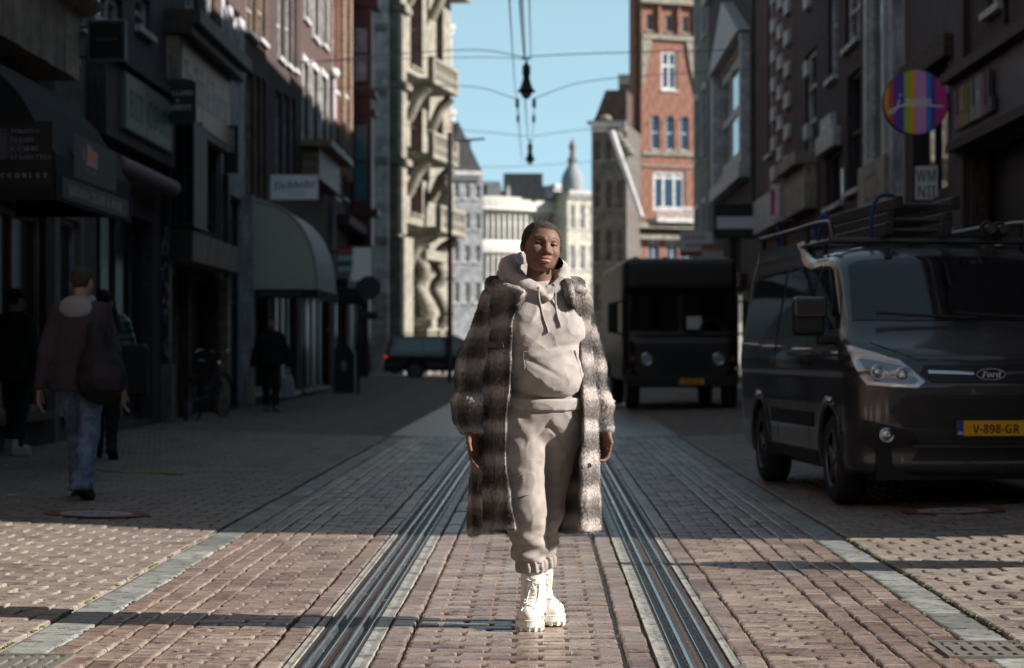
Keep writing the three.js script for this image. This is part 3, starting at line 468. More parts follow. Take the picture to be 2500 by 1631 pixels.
part('fascia', [bx(-50.3, -46.3, 4.1, 5.0, 0.003, 0.25), bx(-50.4, -46.25, 5.003, 5.25, 0.003, 0.45)], W.cream, R5); part('keystone', [bx(-47.9, -47.2, 6.9, 7.2, 0.003, 0.1), bx(-47.9, -47.2, 5.6, 5.9, 0.003, 0.1), bx(-47.9, -47.2, 8.3, 8.6, 0.003, 0.1)], W.white, R5);
const R6 = house({ ...RIGHT, label: 'red brown brick house studded with white stone blocks', wall: W.b3, u0: -dR(1866), u1: -dR(1938) - 0.01, H: 13.1,
  holes: [{ u0: -56.5, u1: -55.2, y0: 6, y1: 11.6 }, { u0: -56.8, u1: -51, y0: 0.3, y1: 3, nv: 3, nh: 0, frame: W.woodDark }] });
for (let i = 0; i < 11; i++) for (const [a, o] of [[-51.4, 0], [-52.9, 0.35], [-54.4, 0]]) part('stone_block', rbox(a - 0.42, a + 0.42, 5.25 + i * 0.7 + o, 5.58 + i * 0.7 + o, 0.003, 0.1, 0.015), W.white, R6);
part('fascia', bx(-57, -50.6, 4.1, 4.9, 0.003, 0.3), W.white, R6);
house({ ...RIGHT, label: 'narrow dark brown brick house with plain upright piers', wall: W.b2, u0: -dR(1830), u1: -dR(1866) - 0.01, H: 13.0, holes: [{ u0: -60.6, u1: -59.6, y0: 5, y1: 11.5, nh: 3, nv: 0, frame: W.dark }, { u0: -61, u1: -57.8, y0: 0.3, y1: 3, frame: W.dark }] });
const R8 = house({ ...RIGHT, label: 'dark brick house with one huge white framed window under a pediment', wall: W.b4, u0: -dR(1730), u1: -dR(1830) - 0.01, H: 13.2,
  holes: [hr(1760, 1826, 95, 372, { nv: 2, nh: 1, fw: 0.3, recess: 0.05, surround: W.white }), { u0: -75, u1: -62.5, y0: 0.3, y1: 2.9, nv: 5, nh: 0, frame: W.dark }, { u0: -68, u1: -64, y0: 3.4, y1: 4.6, nv: 1, nh: 0, frame: W.dark }] });
{ const h = hr(1760, 1826, 95, 372), s = new THREE.Shape([[h.u0 - 0.8, h.y1 + 0.15], [h.u1 + 0.8, h.y1 + 0.15], [(h.u0 + h.u1) / 2, h.y1 + 1.7]].map((p) => new THREE.Vector2(...p)));
  part('pediment', new THREE.ExtrudeGeometry(s, { depth: 0.35, bevelEnabled: false }).translate(0, 0, 0.004), W.white, R8);
  part('surround', [bx(h.u0 - 0.9, h.u0 - 0.15, h.y0 - 0.3, h.y1 + 0.14, 0.004, 0.25), bx(h.u1 + 0.15, h.u1 + 0.6, h.y0 - 0.3, h.y1 + 0.14, 0.004, 0.25), bx(h.u0 - 0.9, h.u1 + 0.6, h.y0 - 0.7, h.y0 - 0.31, 0.004, 0.3)], W.white, R8);
  part('fascia', bx(-75, -62, 3.0, 3.35, 0.003, 0.2), W.darkBrown, R8); part('attic', bx(-76, -66.5, 13.26, 20, -7, -0.1), W.b4, R8); }
house({ ...RIGHT, label: 'tall narrow dark house at the quay before the orange tower', wall: W.stoneGrey, u0: -84, u1: -dR(1730) - 0.01, H: 24, holes: grid(-83.5, -76.5, 2, [[4, 6.3], [8, 10.2], [12, 14.2], [16, 18]], 1.3, { surround: W.white }) });

// ---- houses that stand beside and behind the camera (they shade and mirror)
for (const [u0, u1, w, H, l] of [[-26, -18, W.stone, 14, 'cream stone house by the open side street'], [-17.99, -8, W.b5, 13, 'brown brick house across from the side street'], [-7.99, 2, W.cream, 14.5, 'pale plaster house with white windows near the crossing'], [2.01, 13.99, W.b1, 13.5, 'reddish brick house before the corner shop']])
  house({ ...LEFT, label: l, wall: w, u0, u1, H, holes: grid(u0, u1, 4, [[0.4, 3], [4.6, 6.8], [8, 10.2], [11, 12.4]], 1.2) });
for (const [u0, u1, w, H, l] of [[0.5, 8, W.b2, 13, 'brown corner house on the far edge of the side street'], [8.01, 26, W.stone, 14, 'stone fronted house behind the side street corner']])
  house({ ...RIGHT, label: l, wall: w, u0: u0, u1: u1, H, depth: 12, holes: grid(u0, u1, 5, [[0.4, 3], [4.6, 6.8], [8, 10.2]], 1.3) });
house({ label: 'brick house closing the street end', wall: W.b5, pos: [0, 0, 44], turn: Math.PI, u0: -14, u1: 14, H: 15, holes: grid(-13, 13, 8, [[4.6, 6.8], [8, 10.2], [11.4, 13.4]], 1.3) });
// ---------------------------------------------------------------- beyond the canal
// figured stone house across the quay: a shaded side towards us and a sunny balcony front
const Kx = -5.75, Kz = -86.4, kTurn = Math.PI / 2 - 0.165;
const K = thing('stone_house', 'tall carved yellow stone house with stacked balconies and a statue', 'building', [Kx, 0.1, Kz], kTurn);
{ // local x runs away from us along the sunny front, z out of it
  const H = 17, L = 11.4, holes = [{ u0: 3.2, u1: 5.6, y0: 0.1, y1: 5.2, open: 1 }, { u0: 3.6, u1: 5.8, y0: 6.6, y1: 8.4 }, { u0: 3.6, u1: 5.8, y0: 9.0, y1: 11.2 }, { u0: 3.6, u1: 5.8, y0: 12.4, y1: 15.6 }, { u0: 8.4, u1: 9.8, y0: 6.6, y1: 8.4 }, { u0: 8.4, u1: 9.8, y0: 9, y1: 11.2 }, { u0: 8.4, u1: 9.8, y0: 12.4, y1: 15.6 }];
  part('wall', [shell(holes, 0, L, H, 0.5), bx(0, L, 0, H, -12, -0.8)], W.stone, K);
  part('side_wall', bx(-0.3, -0.004, 0, H, -12, 0.0), plaster(0.62, 0.58, 0.53), K);
  for (let i = 0; i < 9; i++) part('stone_course', bx(-0.36, -0.302, 0.2 + i * 0.36, 0.48 + i * 0.36, -6, 0.02), W.stone, K);
  for (const y of [5.2, 8.2, 10.8, 13.2]) part('string_course', bx(-0.42, -0.302, y, y + 0.25, -9, 0.02), W.stoneGrey, K);
  for (const h of holes) windowIn(K, { ...h, frame: W.redPaint, recess: 0.3, sill: W.stone });
  for (let i = 0; i < 4; i++) part('pilaster', [rbox(0.2, 1.6, 5.6 + i * 2.9, 8.2 + i * 2.9, 0.004, 0.32, 0.03), rbox(0.1, 1.8, 8.21 + i * 2.9, 8.46 + i * 2.9, 0.004, 0.5, 0.03)], W.stone, K);
  part('pilaster', rbox(0.2, 2.4, 0, 5.5, 0.004, 0.4, 0.03), W.stone, K);
  for (const [y, z] of [[5.75, 1.5], [8.6, 1.2], [11.5, 1.2], [16.0, 0.8]]) {
    const b = part('balcony', [rbox(2.4, 7.2, y, y + 0.22, 0.004, z, 0.03), rbox(2.4, 7.2, y + 0.9, y + 1.05, z - 0.25, z, 0.03), rbox(2.4, 2.7, y + 0.221, y + 0.899, z - 0.25, z, 0.02), rbox(6.9, 7.2, y + 0.221, y + 0.899, z - 0.25, z, 0.02)], W.stone, K);
    for (let i = 0; i < 9; i++) part('baluster', lathe([[0.06, 0], [0.1, 0.15], [0.14, 0.3], [0.06, 0.5], [0.08, 0.68]], 8).translate(2.95 + i * 0.47, y + 0.221, z - 0.12), W.stone, b);
    for (const u of [2.6, 6.8]) part('console', tube([[u, y - 1.4, 0.1], [u, y - 1.0, 0.32], [u, y - 0.5, 0.55], [u, y - 0.1, z * 0.8]], 0.22, 12, 8), W.stone, b);
  }
  // carved doorway: lintel, scroll, pier, and a standing figure above it
  part('door_lintel', [rbox(2.6, 6.4, 4.7, 5.1, 0.004, 0.9, 0.05)], W.stone, K);
  for (const u of [2.8, 6.1]) part('scroll', tube([[u, 4.7, 0.5], [u, 4.2, 0.75], [u, 3.7, 0.45], [u, 3.2, 0.7], [u, 2.6, 0.9], [u, 2.1, 0.6]], 0.26, 20, 10), W.stone, K);
  part('door_pier', [rbox(2.5, 3.1, 0, 2.1, 0.004, 0.95, 0.03), rbox(2.35, 3.25, 2.11, 2.4, 0.004, 1.15, 0.03)], W.stone, K);
  const fig = (x, y, z) => { x -= 6.3; z -= 0.9; let d = ell(x, y, z, [0, 8.05, 0], [0.16, 0.2, 0.17]); d = smin(d, cone(x, y, z, [0, 7.75, 0], [0.05, 7.1, 0], 0.3, 0.26), 0.12); d = smin(d, cone(x, y, z, [0.05, 7.1, 0], [-0.05, 6.2, 0.05], 0.28, 0.16), 0.1); d = smin(d, cone(x, y, z, [0.25, 7.75, 0], [0.35, 8.3, 0.1], 0.1, 0.09), 0.08); return d; };
  part('statue', nets(fig, [5.6, 5.98, 0.3], [7.1, 8.6, 1.5], 0.06), W.stone, K);
  part('cornice', [bx(-0.5, L + 0.3, H - 0.5, H, 0.004, 1.3), bx(-0.5, L + 0.3, H - 1, H - 0.504, 0.004, 0.8)], W.stone, K);
}
// facing fronts: [label, x px range, top py, depth, wall, rows of windows (py top, py bottom), count, turn]
function front(label, x0, x1, top, d, wall, rows, n, turn = 0, o = {}) {
  const u0 = mpx(x0, d), u1 = mpx(x1, d), c = (u0 + u1) / 2, holes = [];
  for (const [t, b, m] of rows) for (let i = 0; i < (m || n); i++) { const k = m || n, w = (u1 - u0) / k, cu = u0 - c + (i + 0.5) * w; holes.push({ u0: cu - w * 0.28, u1: cu + w * 0.28, y0: mpy(b, d), y1: mpy(t, d), ...o.win }); }
  return house({ label, wall, pos: [c, 0, -d], turn, u0: u0 - c, u1: u1 - c, H: mpy(top, d), depth: o.depth || 8, holes, corniceMat: o.corniceMat || W.white, win: o.win, ...o });
}
const whiteStone = plaster(0.86, 0.85, 0.78), paleYellow = plaster(0.72, 0.68, 0.58), greyBlue = plaster(0.44, 0.47, 0.50);
const cw = { fw: 0.12, nh: 1, nv: 1, recess: 0.12 };
front('white house with stepped side beyond the carved stone house', 1064, 1106, 62, 118, whiteStone, [[110, 160], [200, 245]], 2, 0.5, { win: cw });
front('red brick house under the white one past the balconies', 1066, 1108, 270, 112, W.orange, [[300, 340], [370, 410], [450, 490]], 2, 0.5, { win: cw });
const gab = front('grey gabled house with a steep dark roof at the bend', 1100, 1180, 420, 150, greyBlue, [[450, 485], [520, 560], [600, 640], [690, 740]], 3, 0.3, { win: cw });
{ const w = (1180 - 1100) / 2 / F * 150; const s = new THREE.Shape([[-w, 13.0], [w, 13.0], [-w * 0.55, 16.3]].map((p) => new THREE.Vector2(...p))); part('roof', new THREE.ExtrudeGeometry(s, { depth: 6, bevelEnabled: false }).translate(0, 0, -6), W.slate, gab); part('chimney', bx(w * 0.4, w * 0.75, 13, 15.4, -3, -2), W.slate, gab); }
// curved white commercial building closing the view
{ const d = 175, x0 = mpx(1150, d), x1 = mpx(1352, d), H = mpy(478, d), r = thing('corner_building', 'long cream white office building with rounded corner and rows of windows', 'building', [0, 0, 0]);
  const ys = [[520, 585], [625, 690], [720, 790]].map(([t, b]) => [mpy(b, d), mpy(t, d)]);
  const pos = (t) => { const x = lerp(x0, x1, t); return [x, -d - 0.75 * (x - x0) + 0.9 * (1 - Math.pow(Math.abs(2 * t - 0.9), 2.2))]; };
  const N = 15;
  for (let i = 0; i < N; i++) {
    const [xa, za] = pos(i / N), [xb, zb] = pos((i + 1) / N), L = Math.hypot(xb - xa, zb - za), bay = new THREE.Group(); bay.name = 'bay'; bay.position.set(xa, 0, za); bay.rotation.y = Math.atan2(-(zb - za), xb - xa); r.add(bay);
    const holes = ys.map(([a, b]) => ({ u0: L * 0.16, u1: L * 0.84, y0: a, y1: b }));
    part('wall', [shell(holes, 0, L, H, 0.4), bx(0, L, H - 0.6, H - 0.2, 0.004, 0.5), bx(0, L, ys[1][1] + 0.3, ys[1][1] + 0.7, 0.004, 0.35), bx(0, L, ys[0][1] + 0.3, ys[0][1] + 0.7, 0.004, 0.5), bx(0, L, 0, H - 0.1, -3, -0.8)], whiteStone, bay);
    for (const h of holes) { const f = 0.1; part('window', [bx(h.u0, h.u0 + f, h.y0, h.y1, -0.3, -0.2), bx(h.u1 - f, h.u1, h.y0, h.y1, -0.3, -0.2), bx(L / 2 - f / 2, L / 2 + f / 2, h.y0, h.y1, -0.3, -0.2), bx(h.u0, h.u1, h.y1 - 0.7, h.y1 - 0.6, -0.299, -0.2), bx(h.u0 + 0.05, h.u1 - 0.05, h.y0, h.y1, -0.34, -0.31)], M(0.10, 0.11, 0.12, 0.2), bay); }
  }
  part('roof_storey', bx(mpx(1228, d), mpx(1325, d), H, mpy(418, d), -d - 9, -d - 2), W.slate, r); part('roof_storey', bx(mpx(1165, d), mpx(1220, d), H, mpy(440, d), -d - 7, -d - 1), greyBlue, r);
  part('roof_storey', bx(mpx(1326, d), mpx(1352, d), H, mpy(446, d), -d - 10, -d - 3.5), greyBlue, r);
  for (let i = 0; i < 5; i++) part('parapet_post', bx(mpx(1180 + i * 28, d), mpx(1188 + i * 28, d), H, H + 0.9, -d - 1.6 - i * 0.45, -d - 1 - i * 0.45), whiteStone, r); }
front('blue grey house between the cream building and the domed one', 1346, 1382, 452, 182, greyBlue, [[490, 560], [600, 660], [700, 760]], 1, 0.55, { win: cw });
const dome = front('pale yellow building crowned by a grey onion dome', 1380, 1462, 468, 178, paleYellow, [[500, 560], [600, 660], [690, 760]], 3, 0.5, { win: cw });
{ const d = 178, s = 1 / F * d; const rr2 = (p) => p.map(([a, b]) => [a * s, mpy(b, d)]); const o = -mpx(1421, d) + mpx(1412, d);
  part('dome', lathe(rr2([[26, 470], [27, 452], [27, 438], [24, 425], [18, 414], [13, 406], [10, 400], [10, 396]]), 18).translate(o, 0, -1), M(0.20, 0.22, 0.24, 0.8), dome);
  part('lantern', lathe(rr2([[8, 398], [13, 394], [12, 386], [7, 380], [6, 366], [9, 360], [8, 350], [3, 342], [1, 334]]), 14).translate(o, 0, -1), W.stoneGrey, dome); }
// right side beyond the canal
const grey1 = front('soot grey stone house with sunlit gable carvings beside the white flag pole', 1444, 1530, 300, 128, plaster(0.16, 0.14, 0.125), [[340, 400], [440, 510], [560, 640], [690, 760]], 3, -0.15, { win: { fw: 0.1, recess: 0.14, frame: W.stoneGrey, sill: W.stoneGrey } });
{ const d = 128, w = 43 / F * d, s = new THREE.Shape([[-w, mpy(300, d)], [w, mpy(300, d)], [w, mpy(220, d)], [-w * 0.2, mpy(220, d)], [-w * 0.75, mpy(282, d)]].map((p) => new THREE.Vector2(...p))); part('gable', new THREE.ExtrudeGeometry(s, { depth: 3, bevelEnabled: false }).translate(0, 0, -3), W.tile, grey1);
  for (let i = 0; i < 7; i++) part('carving', new THREE.SphereGeometry(0.28, 8, 6).scale(1.3, 0.8, 0.7).translate(-w * 0.2 + i * 0.22, mpy(290 + i * 14, d), 0.15), W.stone, grey1); part('ledge', bx(-w - 0.2, w, mpy(304, d), mpy(296, d), 0.004, 0.4), W.stone, grey1); }
front('narrow pale gabled house left of the orange tower', 1510, 1562, 185, 138, W.stoneGrey, [[230, 300], [330, 400], [440, 500], [560, 640]], 1, -0.1, { win: cw });
// orange brick tower house
const tw = thing('tower_house', 'orange brick tower house with pale stone bands, arched windows and a balcony', 'building', [mpx(1632, 136), 0, -136], 0.42);
{ const d = 136, s = F / d, y = (p) => mpy(p, d), w = 74 / s, holes = [];
  for (const c of [-1, 0, 1]) holes.push({ u0: c * 40 / s - 12 / s + 5 / s, u1: c * 40 / s + 12 / s + 5 / s, y0: y(367), y1: y(282), arch: 1, nv: 0, nh: 1, frame: W.white, sill: W.stone });
  holes.push({ u0: -20 / s, u1: 24 / s, y0: y(220), y1: y(124), nv: 1, nh: 1, nhAt: 0.62, frame: W.white, sill: W.white, fw: 0.16 }, { u0: -42 / s, u1: 46 / s, y0: y(515), y1: y(418), nv: 2, nh: 1, nhAt: 0.84, frame: W.white, sill: null, fw: 0.18 });
  for (const c of [-52, 0, 46]) holes.push({ u0: (c - 8) / s, u1: (c + 8) / s, y0: y(78), y1: y(38), nv: 0, nh: 0, frame: W.stone, sill: W.stone });
  for (const c of [-40, 10, 52]) holes.push({ u0: (c - 16) / s, u1: (c + 16) / s, y0: y(700), y1: y(590), nv: 1, nh: 1, frame: W.white, sill: null });
  part('wall', [shell(holes, -w, w, y(-140), 0.25), bx(-w, w, 0, y(-140), -1.6, -0.8)], W.orange, tw);
  const blueGlass = M(0.02, 0.05, 0.09, 0.05);
  for (const h of holes) windowIn(tw, { glass: blueGlass, ...h });
  for (const sh of [-1, 1].map((k) => { const q = new THREE.Shape([[k * w * 1.0, y(220)], [k * w * 1.0, y(92)], [k * w * 0.62, y(92)], [k * w * 0.75, y(150)], [k * w * 0.88, y(190)]].map((p) => new THREE.Vector2(...p))); return new THREE.ExtrudeGeometry(q, { depth: 0.12, bevelEnabled: false }).translate(0, 0, 0.004); })) part('shoulder', sh, W.stone, tw);
  for (const b of [bx(-w, w, y(380), y(372), 0.004, 0.14), bx(-w, w, y(98), y(86), 0.004, 0.2), bx(-w - 0.2, w + 0.2, y(12), y(-2), 0.004, 0.4), bx(-w, w, y(408), y(404), 0.004, 0.1)]) part('stone_band', b, W.stone, tw);
  part('turret_rib', [-0.38, 0.34, 0.98].map((k) => bx(w * k - 0.08, w * k + 0.08, y(86), y(-140), 0.004, 0.22)), W.orange, tw);
  part('balcony', [bx(-55 / s, 60 / s, y(545), y(535), 0.004, 1.2), bx(-55 / s, 60 / s, y(512), y(508), 1.1, 1.2), ...Array.from({ length: 14 }, (_, i) => bx(-54 / s + i * 8.6 / s, -51 / s + i * 8.6 / s, y(535), y(512), 1.12, 1.18))], W.white, tw);
  part('shop_cornice', [bx(-w - 1.6, w, y(560), y(546), 0.004, 0.9), bx(-w - 1.6, w, y(586), y(572), 0.004, 0.5)], W.stone, tw);
  part('shop_front', bx(-w - 1.5, -w - 0.004, y(862), y(575), -2, 0), W.stone, tw); }
one('flag_pole', rod([mpx(1494, 122), mpy(322, 122), -122], [mpx(1562, 122), mpy(538, 122), -119.5], 0.17, 10, 0.12), W.white, 'long white flag pole slanting out before the orange tower', 'flag pole');
// ---------------------------------------------------------------- the woman in the sun
const poly = (y, pts) => { if (y <= pts[0][0]) return pts[0][1]; for (let i = 1; i < pts.length; i++) if (y <= pts[i][0]) return lerp(pts[i - 1][1], pts[i][1], sstep(pts[i - 1][0], pts[i][0], y)); return pts[pts.length - 1][1]; };
const skinOf = (r, g, b) => M(1, 1, 1, 0.52, { specularIntensity: 0.5, vertexColors: true, bumpMap: rep(brickBump, 9), bumpScale: 0.0006, specularIntensity: 0.4 });
const melange = rep(dataTex(256, 256, (u, v) => { const s = 0.97 + 0.05 * (n128(u, v) - 0.5) + 0.05 * (n64(u * 2, v * 2) - 0.5) + 0.12 * (n8(u, v) - 0.5); return [s, s, s]; }, true), 5);
const fabric = (r, g, b, s = 26) => M(r, g, b, 0.95, { map: melange, bumpMap: rep(brickBump, s), bumpScale: 0.0028, sheen: 0.35, sheenRoughness: 0.6, sheenColor: C(r, g, b) });
// a head: local axes x to the viewer's right when it faces us, y up, z out of the face; 0.23 m tall round 0
function headSDF(o = {}) {
  const w = o.w || 1;
  return (x, y, z) => {
    const ax = Math.abs(x);
    let d = ell(x, y, z, [0, 0.034, -0.014], [0.077 * w, 0.083, 0.096]);
    d = smin(d, ell(x, y, z, [0, -0.03, 0.022], [0.066 * w, 0.09, 0.070]), 0.05);
    d = smin(d, ell(ax, y, z, [0.02, -0.078, 0.032], [0.036, 0.034, 0.045]), 0.035);
    d = smin(d, ell(ax, y, z, [0.043, -0.032, 0.058], [0.022, 0.022, 0.026]), 0.03);
    d = smin(d, ell(x, y, z, [0, -0.1, 0.07], [0.02, 0.015, 0.016]), 0.022);
    d = smin(d, cone(ax, y, z, [0.012, 0.021, 0.083], [0.046, 0.024, 0.066], 0.009, 0.008), 0.02);
    d = smax(d, -ell(ax, y, z, [0.033, 0.002, 0.096], [0.021, 0.0125, 0.019]), 0.014);
    d = smin(d, ell(ax, y, z, [0.033, 0.0072, 0.0722], [0.0182, 0.0092, 0.0148]), 0.003);
    d = smin(d, ell(ax, y, z, [0.033, -0.0092, 0.0717], [0.0172, 0.0072, 0.0137]), 0.004);
    d = smin(d, cone(x, y, z, [0, 0.012, 0.083], [0, -0.031, 0.103], 0.0075, 0.0115), 0.014);
    d = smin(d, ell(x, y, z, [0, -0.036, 0.103], [0.015, 0.012, 0.013]), 0.008);
    d = smin(d, ell(ax, y, z, [0.0178, -0.039, 0.092], [0.0105, 0.009, 0.0118]), 0.007);
    d = smax(d, -ell(ax, y, z, [0.009, -0.0485, 0.101], [0.0045, 0.0035, 0.006]), 0.003);
    d = smin(d, ell(x, y, z, [0, -0.070, 0.084], [0.027, 0.02, 0.014]), 0.016);
    d = smin(d, ell(x, y, z, [0, -0.0665, 0.0945], [0.0235, 0.0068, 0.0088]), 0.004);
    d = smin(d, ell(x, y, z, [0, -0.0805, 0.0925], [0.0215, 0.0082, 0.0108]), 0.004);
    d = smax(d, -cone(ax, y, z, [0, -0.073, 0.1045], [0.027, -0.0705, 0.094], 0.0016, 0.0012), 0.003);
    // ears
    const e = Math.max(ell(ax, y, z, [0.079 * w, -0.008, -0.012], [0.013, 0.031, 0.019]), -ell(ax, y, z, [0.0905 * w, -0.004, -0.008], [0.0075, 0.018, 0.010]));
    return smin(d, e, 0.008);
  };
}
const hairMask = (x, y, z) => {   // below 0 where hair grows
  const h = z > 0.062 ? 0.080 : z > 0.03 ? lerp(0.016, 0.080, sstep(0.03, 0.062, z)) : z > 0.004 ? lerp(-0.02, 0.016, (z - 0.004) / 0.026) : z > -0.032 ? 0.022 : lerp(-0.088, 0.022, sstep(-0.055, -0.032, z));
  return (h - y) * 0.55;
};
// a hanging hand: wrist at 0, fingers down; x is away from the palm, z towards the thumb
function handSDF(curl) {
  return (x, y, z) => {
    let d = rbx(x, y, z, [0, -0.052, 0], [0.0135, 0.043, 0.036], 0.0125);
    d = smin(d, cone(x, y, z, [0, 0.03, 0], [0, -0.02, 0], 0.026, 0.021), 0.02);
    let f = 1;
    [[0.030, 0.090, 0.083], [0.0105, 0.095, 0.090], [-0.0095, 0.092, 0.084], [-0.028, 0.084, 0.068]].forEach(([fz, y0, L], i) => {
      const r = [0.0088, 0.009, 0.0085, 0.0075][i]; let p = [0.002, -y0, fz], a = curl * 0.3 + i * 0.05, s = [0.45, 0.32, 0.25];
      for (let k = 0; k < 3; k++) { const q = [p[0] - Math.sin(a) * L * s[k], p[1] - Math.cos(a) * L * s[k], p[2] - 0.002]; f = smin(f, cone(x, y, z, p, q, r * (1 - k * 0.08), r * (0.95 - k * 0.1)), 0.003); p = q; a += curl * (0.75 + 0.1 * i); }
    });
    d = smin(d, f, 0.008);
    let t = cone(x, y, z, [-0.004, -0.028, 0.030], [-0.010, -0.062, 0.054], 0.0135, 0.0105);
    t = smin(t, cone(x, y, z, [-0.010, -0.062, 0.054], [-0.016, -0.096, 0.050], 0.0098, 0.0075), 0.006);
    return smin(d, t, 0.014);
  };
}
const place = (m) => { const inv = m.clone().invert(), e = inv.elements; return (s) => (x, y, z) => s(e[0] * x + e[4] * y + e[8] * z + e[12], e[1] * x + e[5] * y + e[9] * z + e[13], e[2] * x + e[6] * y + e[10] * z + e[14]); };
const mtx = (px, py, pz, rx = 0, ry = 0, rz = 0, sx = 1, sy = sx, sz = sx) => new THREE.Matrix4().compose(V(px, py, pz), new THREE.Quaternion().setFromEuler(new THREE.Euler(rx, ry, rz, 'YXZ')), V(sx, sy, sz));

const hero = new THREE.Mesh(); hero.name = numbered('person'); hero.position.set(0, 0.004, -9.82); hero.scale.setScalar(1.006); hero.rotation.y = 0.26;
hero.userData = { label: 'woman walking between the tram rails in a fuzzy checked coat, grey hoodie and white boots', category: 'person' };
scene.add(hero);
{
  const headM = mtx(-0.012, 1.612, 0.035, -0.05, 0.02, -0.14, 0.97, 0.885, 0.96), HS = headSDF();
  const skinTone = (x, y, z) => {
    const n = 0.92 + 0.16 * noise(x * 60, y * 60, z * 60); let c = [0.168 * n, 0.090 * n, 0.064 * n];
    const lip = Math.min(ell(x, y, z, [0, -0.0665, 0.0945], [0.0245, 0.0074, 0.0112]), ell(x, y, z, [0, -0.0805, 0.0925], [0.0225, 0.0088, 0.0132]));
    if (lip < 0.0006) { const lo = y < -0.073; c = lo ? [0.30, 0.135, 0.115] : [0.17, 0.075, 0.062]; }
    const ax = Math.abs(x), by = 0.0265 + 0.006 * (1 - Math.pow((ax - 0.036) / 0.022, 2));
    if (z > 0.03 && ax > 0.014 && ax < 0.058 && Math.abs(y - by) < 0.0042 * (1 - 0.5 * Math.max(0, (ax - 0.04) / 0.018))) c = [0.035, 0.022, 0.018];
    const hm = hairMask(x, y, z); if (hm < 0.006 && z < 0.085) { const k = sstep(0.006, -0.001, hm + 0.003 * noise(x * 260, y * 260, z * 260)) * 0.75; c = c.map((q, i) => lerp(q, [0.024, 0.016, 0.013][i], k)); }
    return c;
  };
  const headG = paint(nets(HS, [-0.11, -0.15, -0.13], [0.11, 0.14, 0.13], 0.0028), skinTone).applyMatrix4(headM);
  const neckS = (x, y, z) => { let d = cone(x, y, z, [-0.012, 1.55, 0.005], [-0.012, 1.40, -0.02], 0.051, 0.056); d = smin(d, ell(x, y, z, [-0.01, 1.38, -0.02], [0.15, 0.06, 0.07]), 0.06); d = smin(d, ell(x, y, z, [-0.01, 1.15, 0], [0.12, 0.25, 0.08]), 0.06);
    for (const s of [-1, 1]) { d = smin(d, cone(x, y, z, [s * 0.17, 1.37, -0.02], [s < 0 ? -0.268 : 0.212, 1.12, -0.05], 0.05, 0.04), 0.03); d = smin(d, cone(x, y, z, [s < 0 ? -0.268 : 0.212, 1.12, -0.05], [s < 0 ? -0.314 : 0.272, 0.83, 0.02], 0.04, 0.027), 0.02); }
    d = smin(d, cone(x, y, z, [-0.08, 0.9, 0], [-0.05, 0.12, 0.025], 0.07, 0.026), 0.05); d = smin(d, cone(x, y, z, [0.07, 0.9, 0], [0.036, 0.12, -0.15], 0.07, 0.026), 0.05); return d; };
  const flat = (x, y, z) => { const n = 0.92 + 0.16 * noise(x * 60, y * 60, z * 60); return [0.165 * n, 0.087 * n, 0.061 * n]; };
  const bodyG = paint(nets(neckS, [-0.4, 0.06, -0.25], [0.4, 1.6, 0.2], 0.014), flat);
  const hr = nets(handSDF(0.42), [-0.07, -0.22, -0.06], [0.04, 0.05, 0.09], 0.003);
  const hR = paint(hr.clone().scale(-1, 1, 1), flat).applyMatrix4(mtx(-0.312, 0.84, 0.03, -0.12, -0.75, 0.13)); { const ix = hR.index.array; for (let i = 0; i < ix.length; i += 3) { const t = ix[i]; ix[i] = ix[i + 1]; ix[i + 1] = t; } }
  const hL = paint(nets(handSDF(0.95), [-0.08, -0.2, -0.06], [0.04, 0.05, 0.09], 0.003), flat).applyMatrix4(mtx(0.274, 0.838, 0.008, -0.05, 0.4, 0.0));
  for (const g of [headG, bodyG, hR, hL]) for (const k of Object.keys(g.attributes)) if (!['position', 'normal', 'uv', 'color'].includes(k)) g.deleteAttribute(k);
  hero.geometry = mergeGeometries([headG, bodyG, hR, hL]); hero.material = skinOf();
  const H = (g) => g.applyMatrix4(headM);
  // hair, eyes, lashes, earrings
  const hairS = (x, y, z) => { const n = 0.0026 * noise(x * 210, y * 210, z * 210) + 0.0018 * noise(x * 420, y * 420, z * 420); return smax(HS(x, y, z) - 0.0012 - 0.0065 * sstep(0.0, -0.012, hairMask(x, y, z)) - n, hairMask(x, y, z), 0.003); };
  part('hair', H(nets(hairS, [-0.11, -0.12, -0.13], [0.11, 0.14, 0.12], 0.0028)), M(0.024, 0.016, 0.013, 0.9, { sheen: 0.3, sheenColor: C(0.12, 0.09, 0.07), sheenRoughness: 0.5 }), hero);
  for (const s of [-1, 1]) {
    const e = part('eye', H(new THREE.SphereGeometry(0.0128, 20, 14).translate(s * 0.033, -0.0012, 0.0722)), M(0.24, 0.21, 0.19, 0.2), hero);
    part('iris', H(new THREE.SphereGeometry(0.0066, 14, 10).scale(1, 1, 0.5).translate(s * 0.033 - 0.0018, -0.001, 0.0822)), M(0.012, 0.007, 0.005, 0.1), e);
    part('lashes', H(tube([[s * 0.018, -0.001, 0.0815], [s * 0.026, 0.0035, 0.0872], [s * 0.035, 0.0045, 0.0872], [s * 0.044, 0.001, 0.0822], [s * 0.0525, 0.0025, 0.076]], 0.00155, 24, 6)), M(0.008, 0.006, 0.006, 0.6), e);
    // half-moon earring hung from the lobe
    const q = new THREE.Shape(); q.moveTo(-0.006, 0.014); q.bezierCurveTo(-0.028, 0.004, -0.028, -0.03, 0.012, -0.032); q.lineTo(-0.006, 0.014);
    const glit = M(1, 1, 1, 0.35, { metalness: 0.15, map: dataTex(64, 64, (u, v) => { const r = n64(u, v) > 0.72 ? 0.9 : 0.5; return [r * 0.9, r * 0.88, r * 1.05]; }, true) });
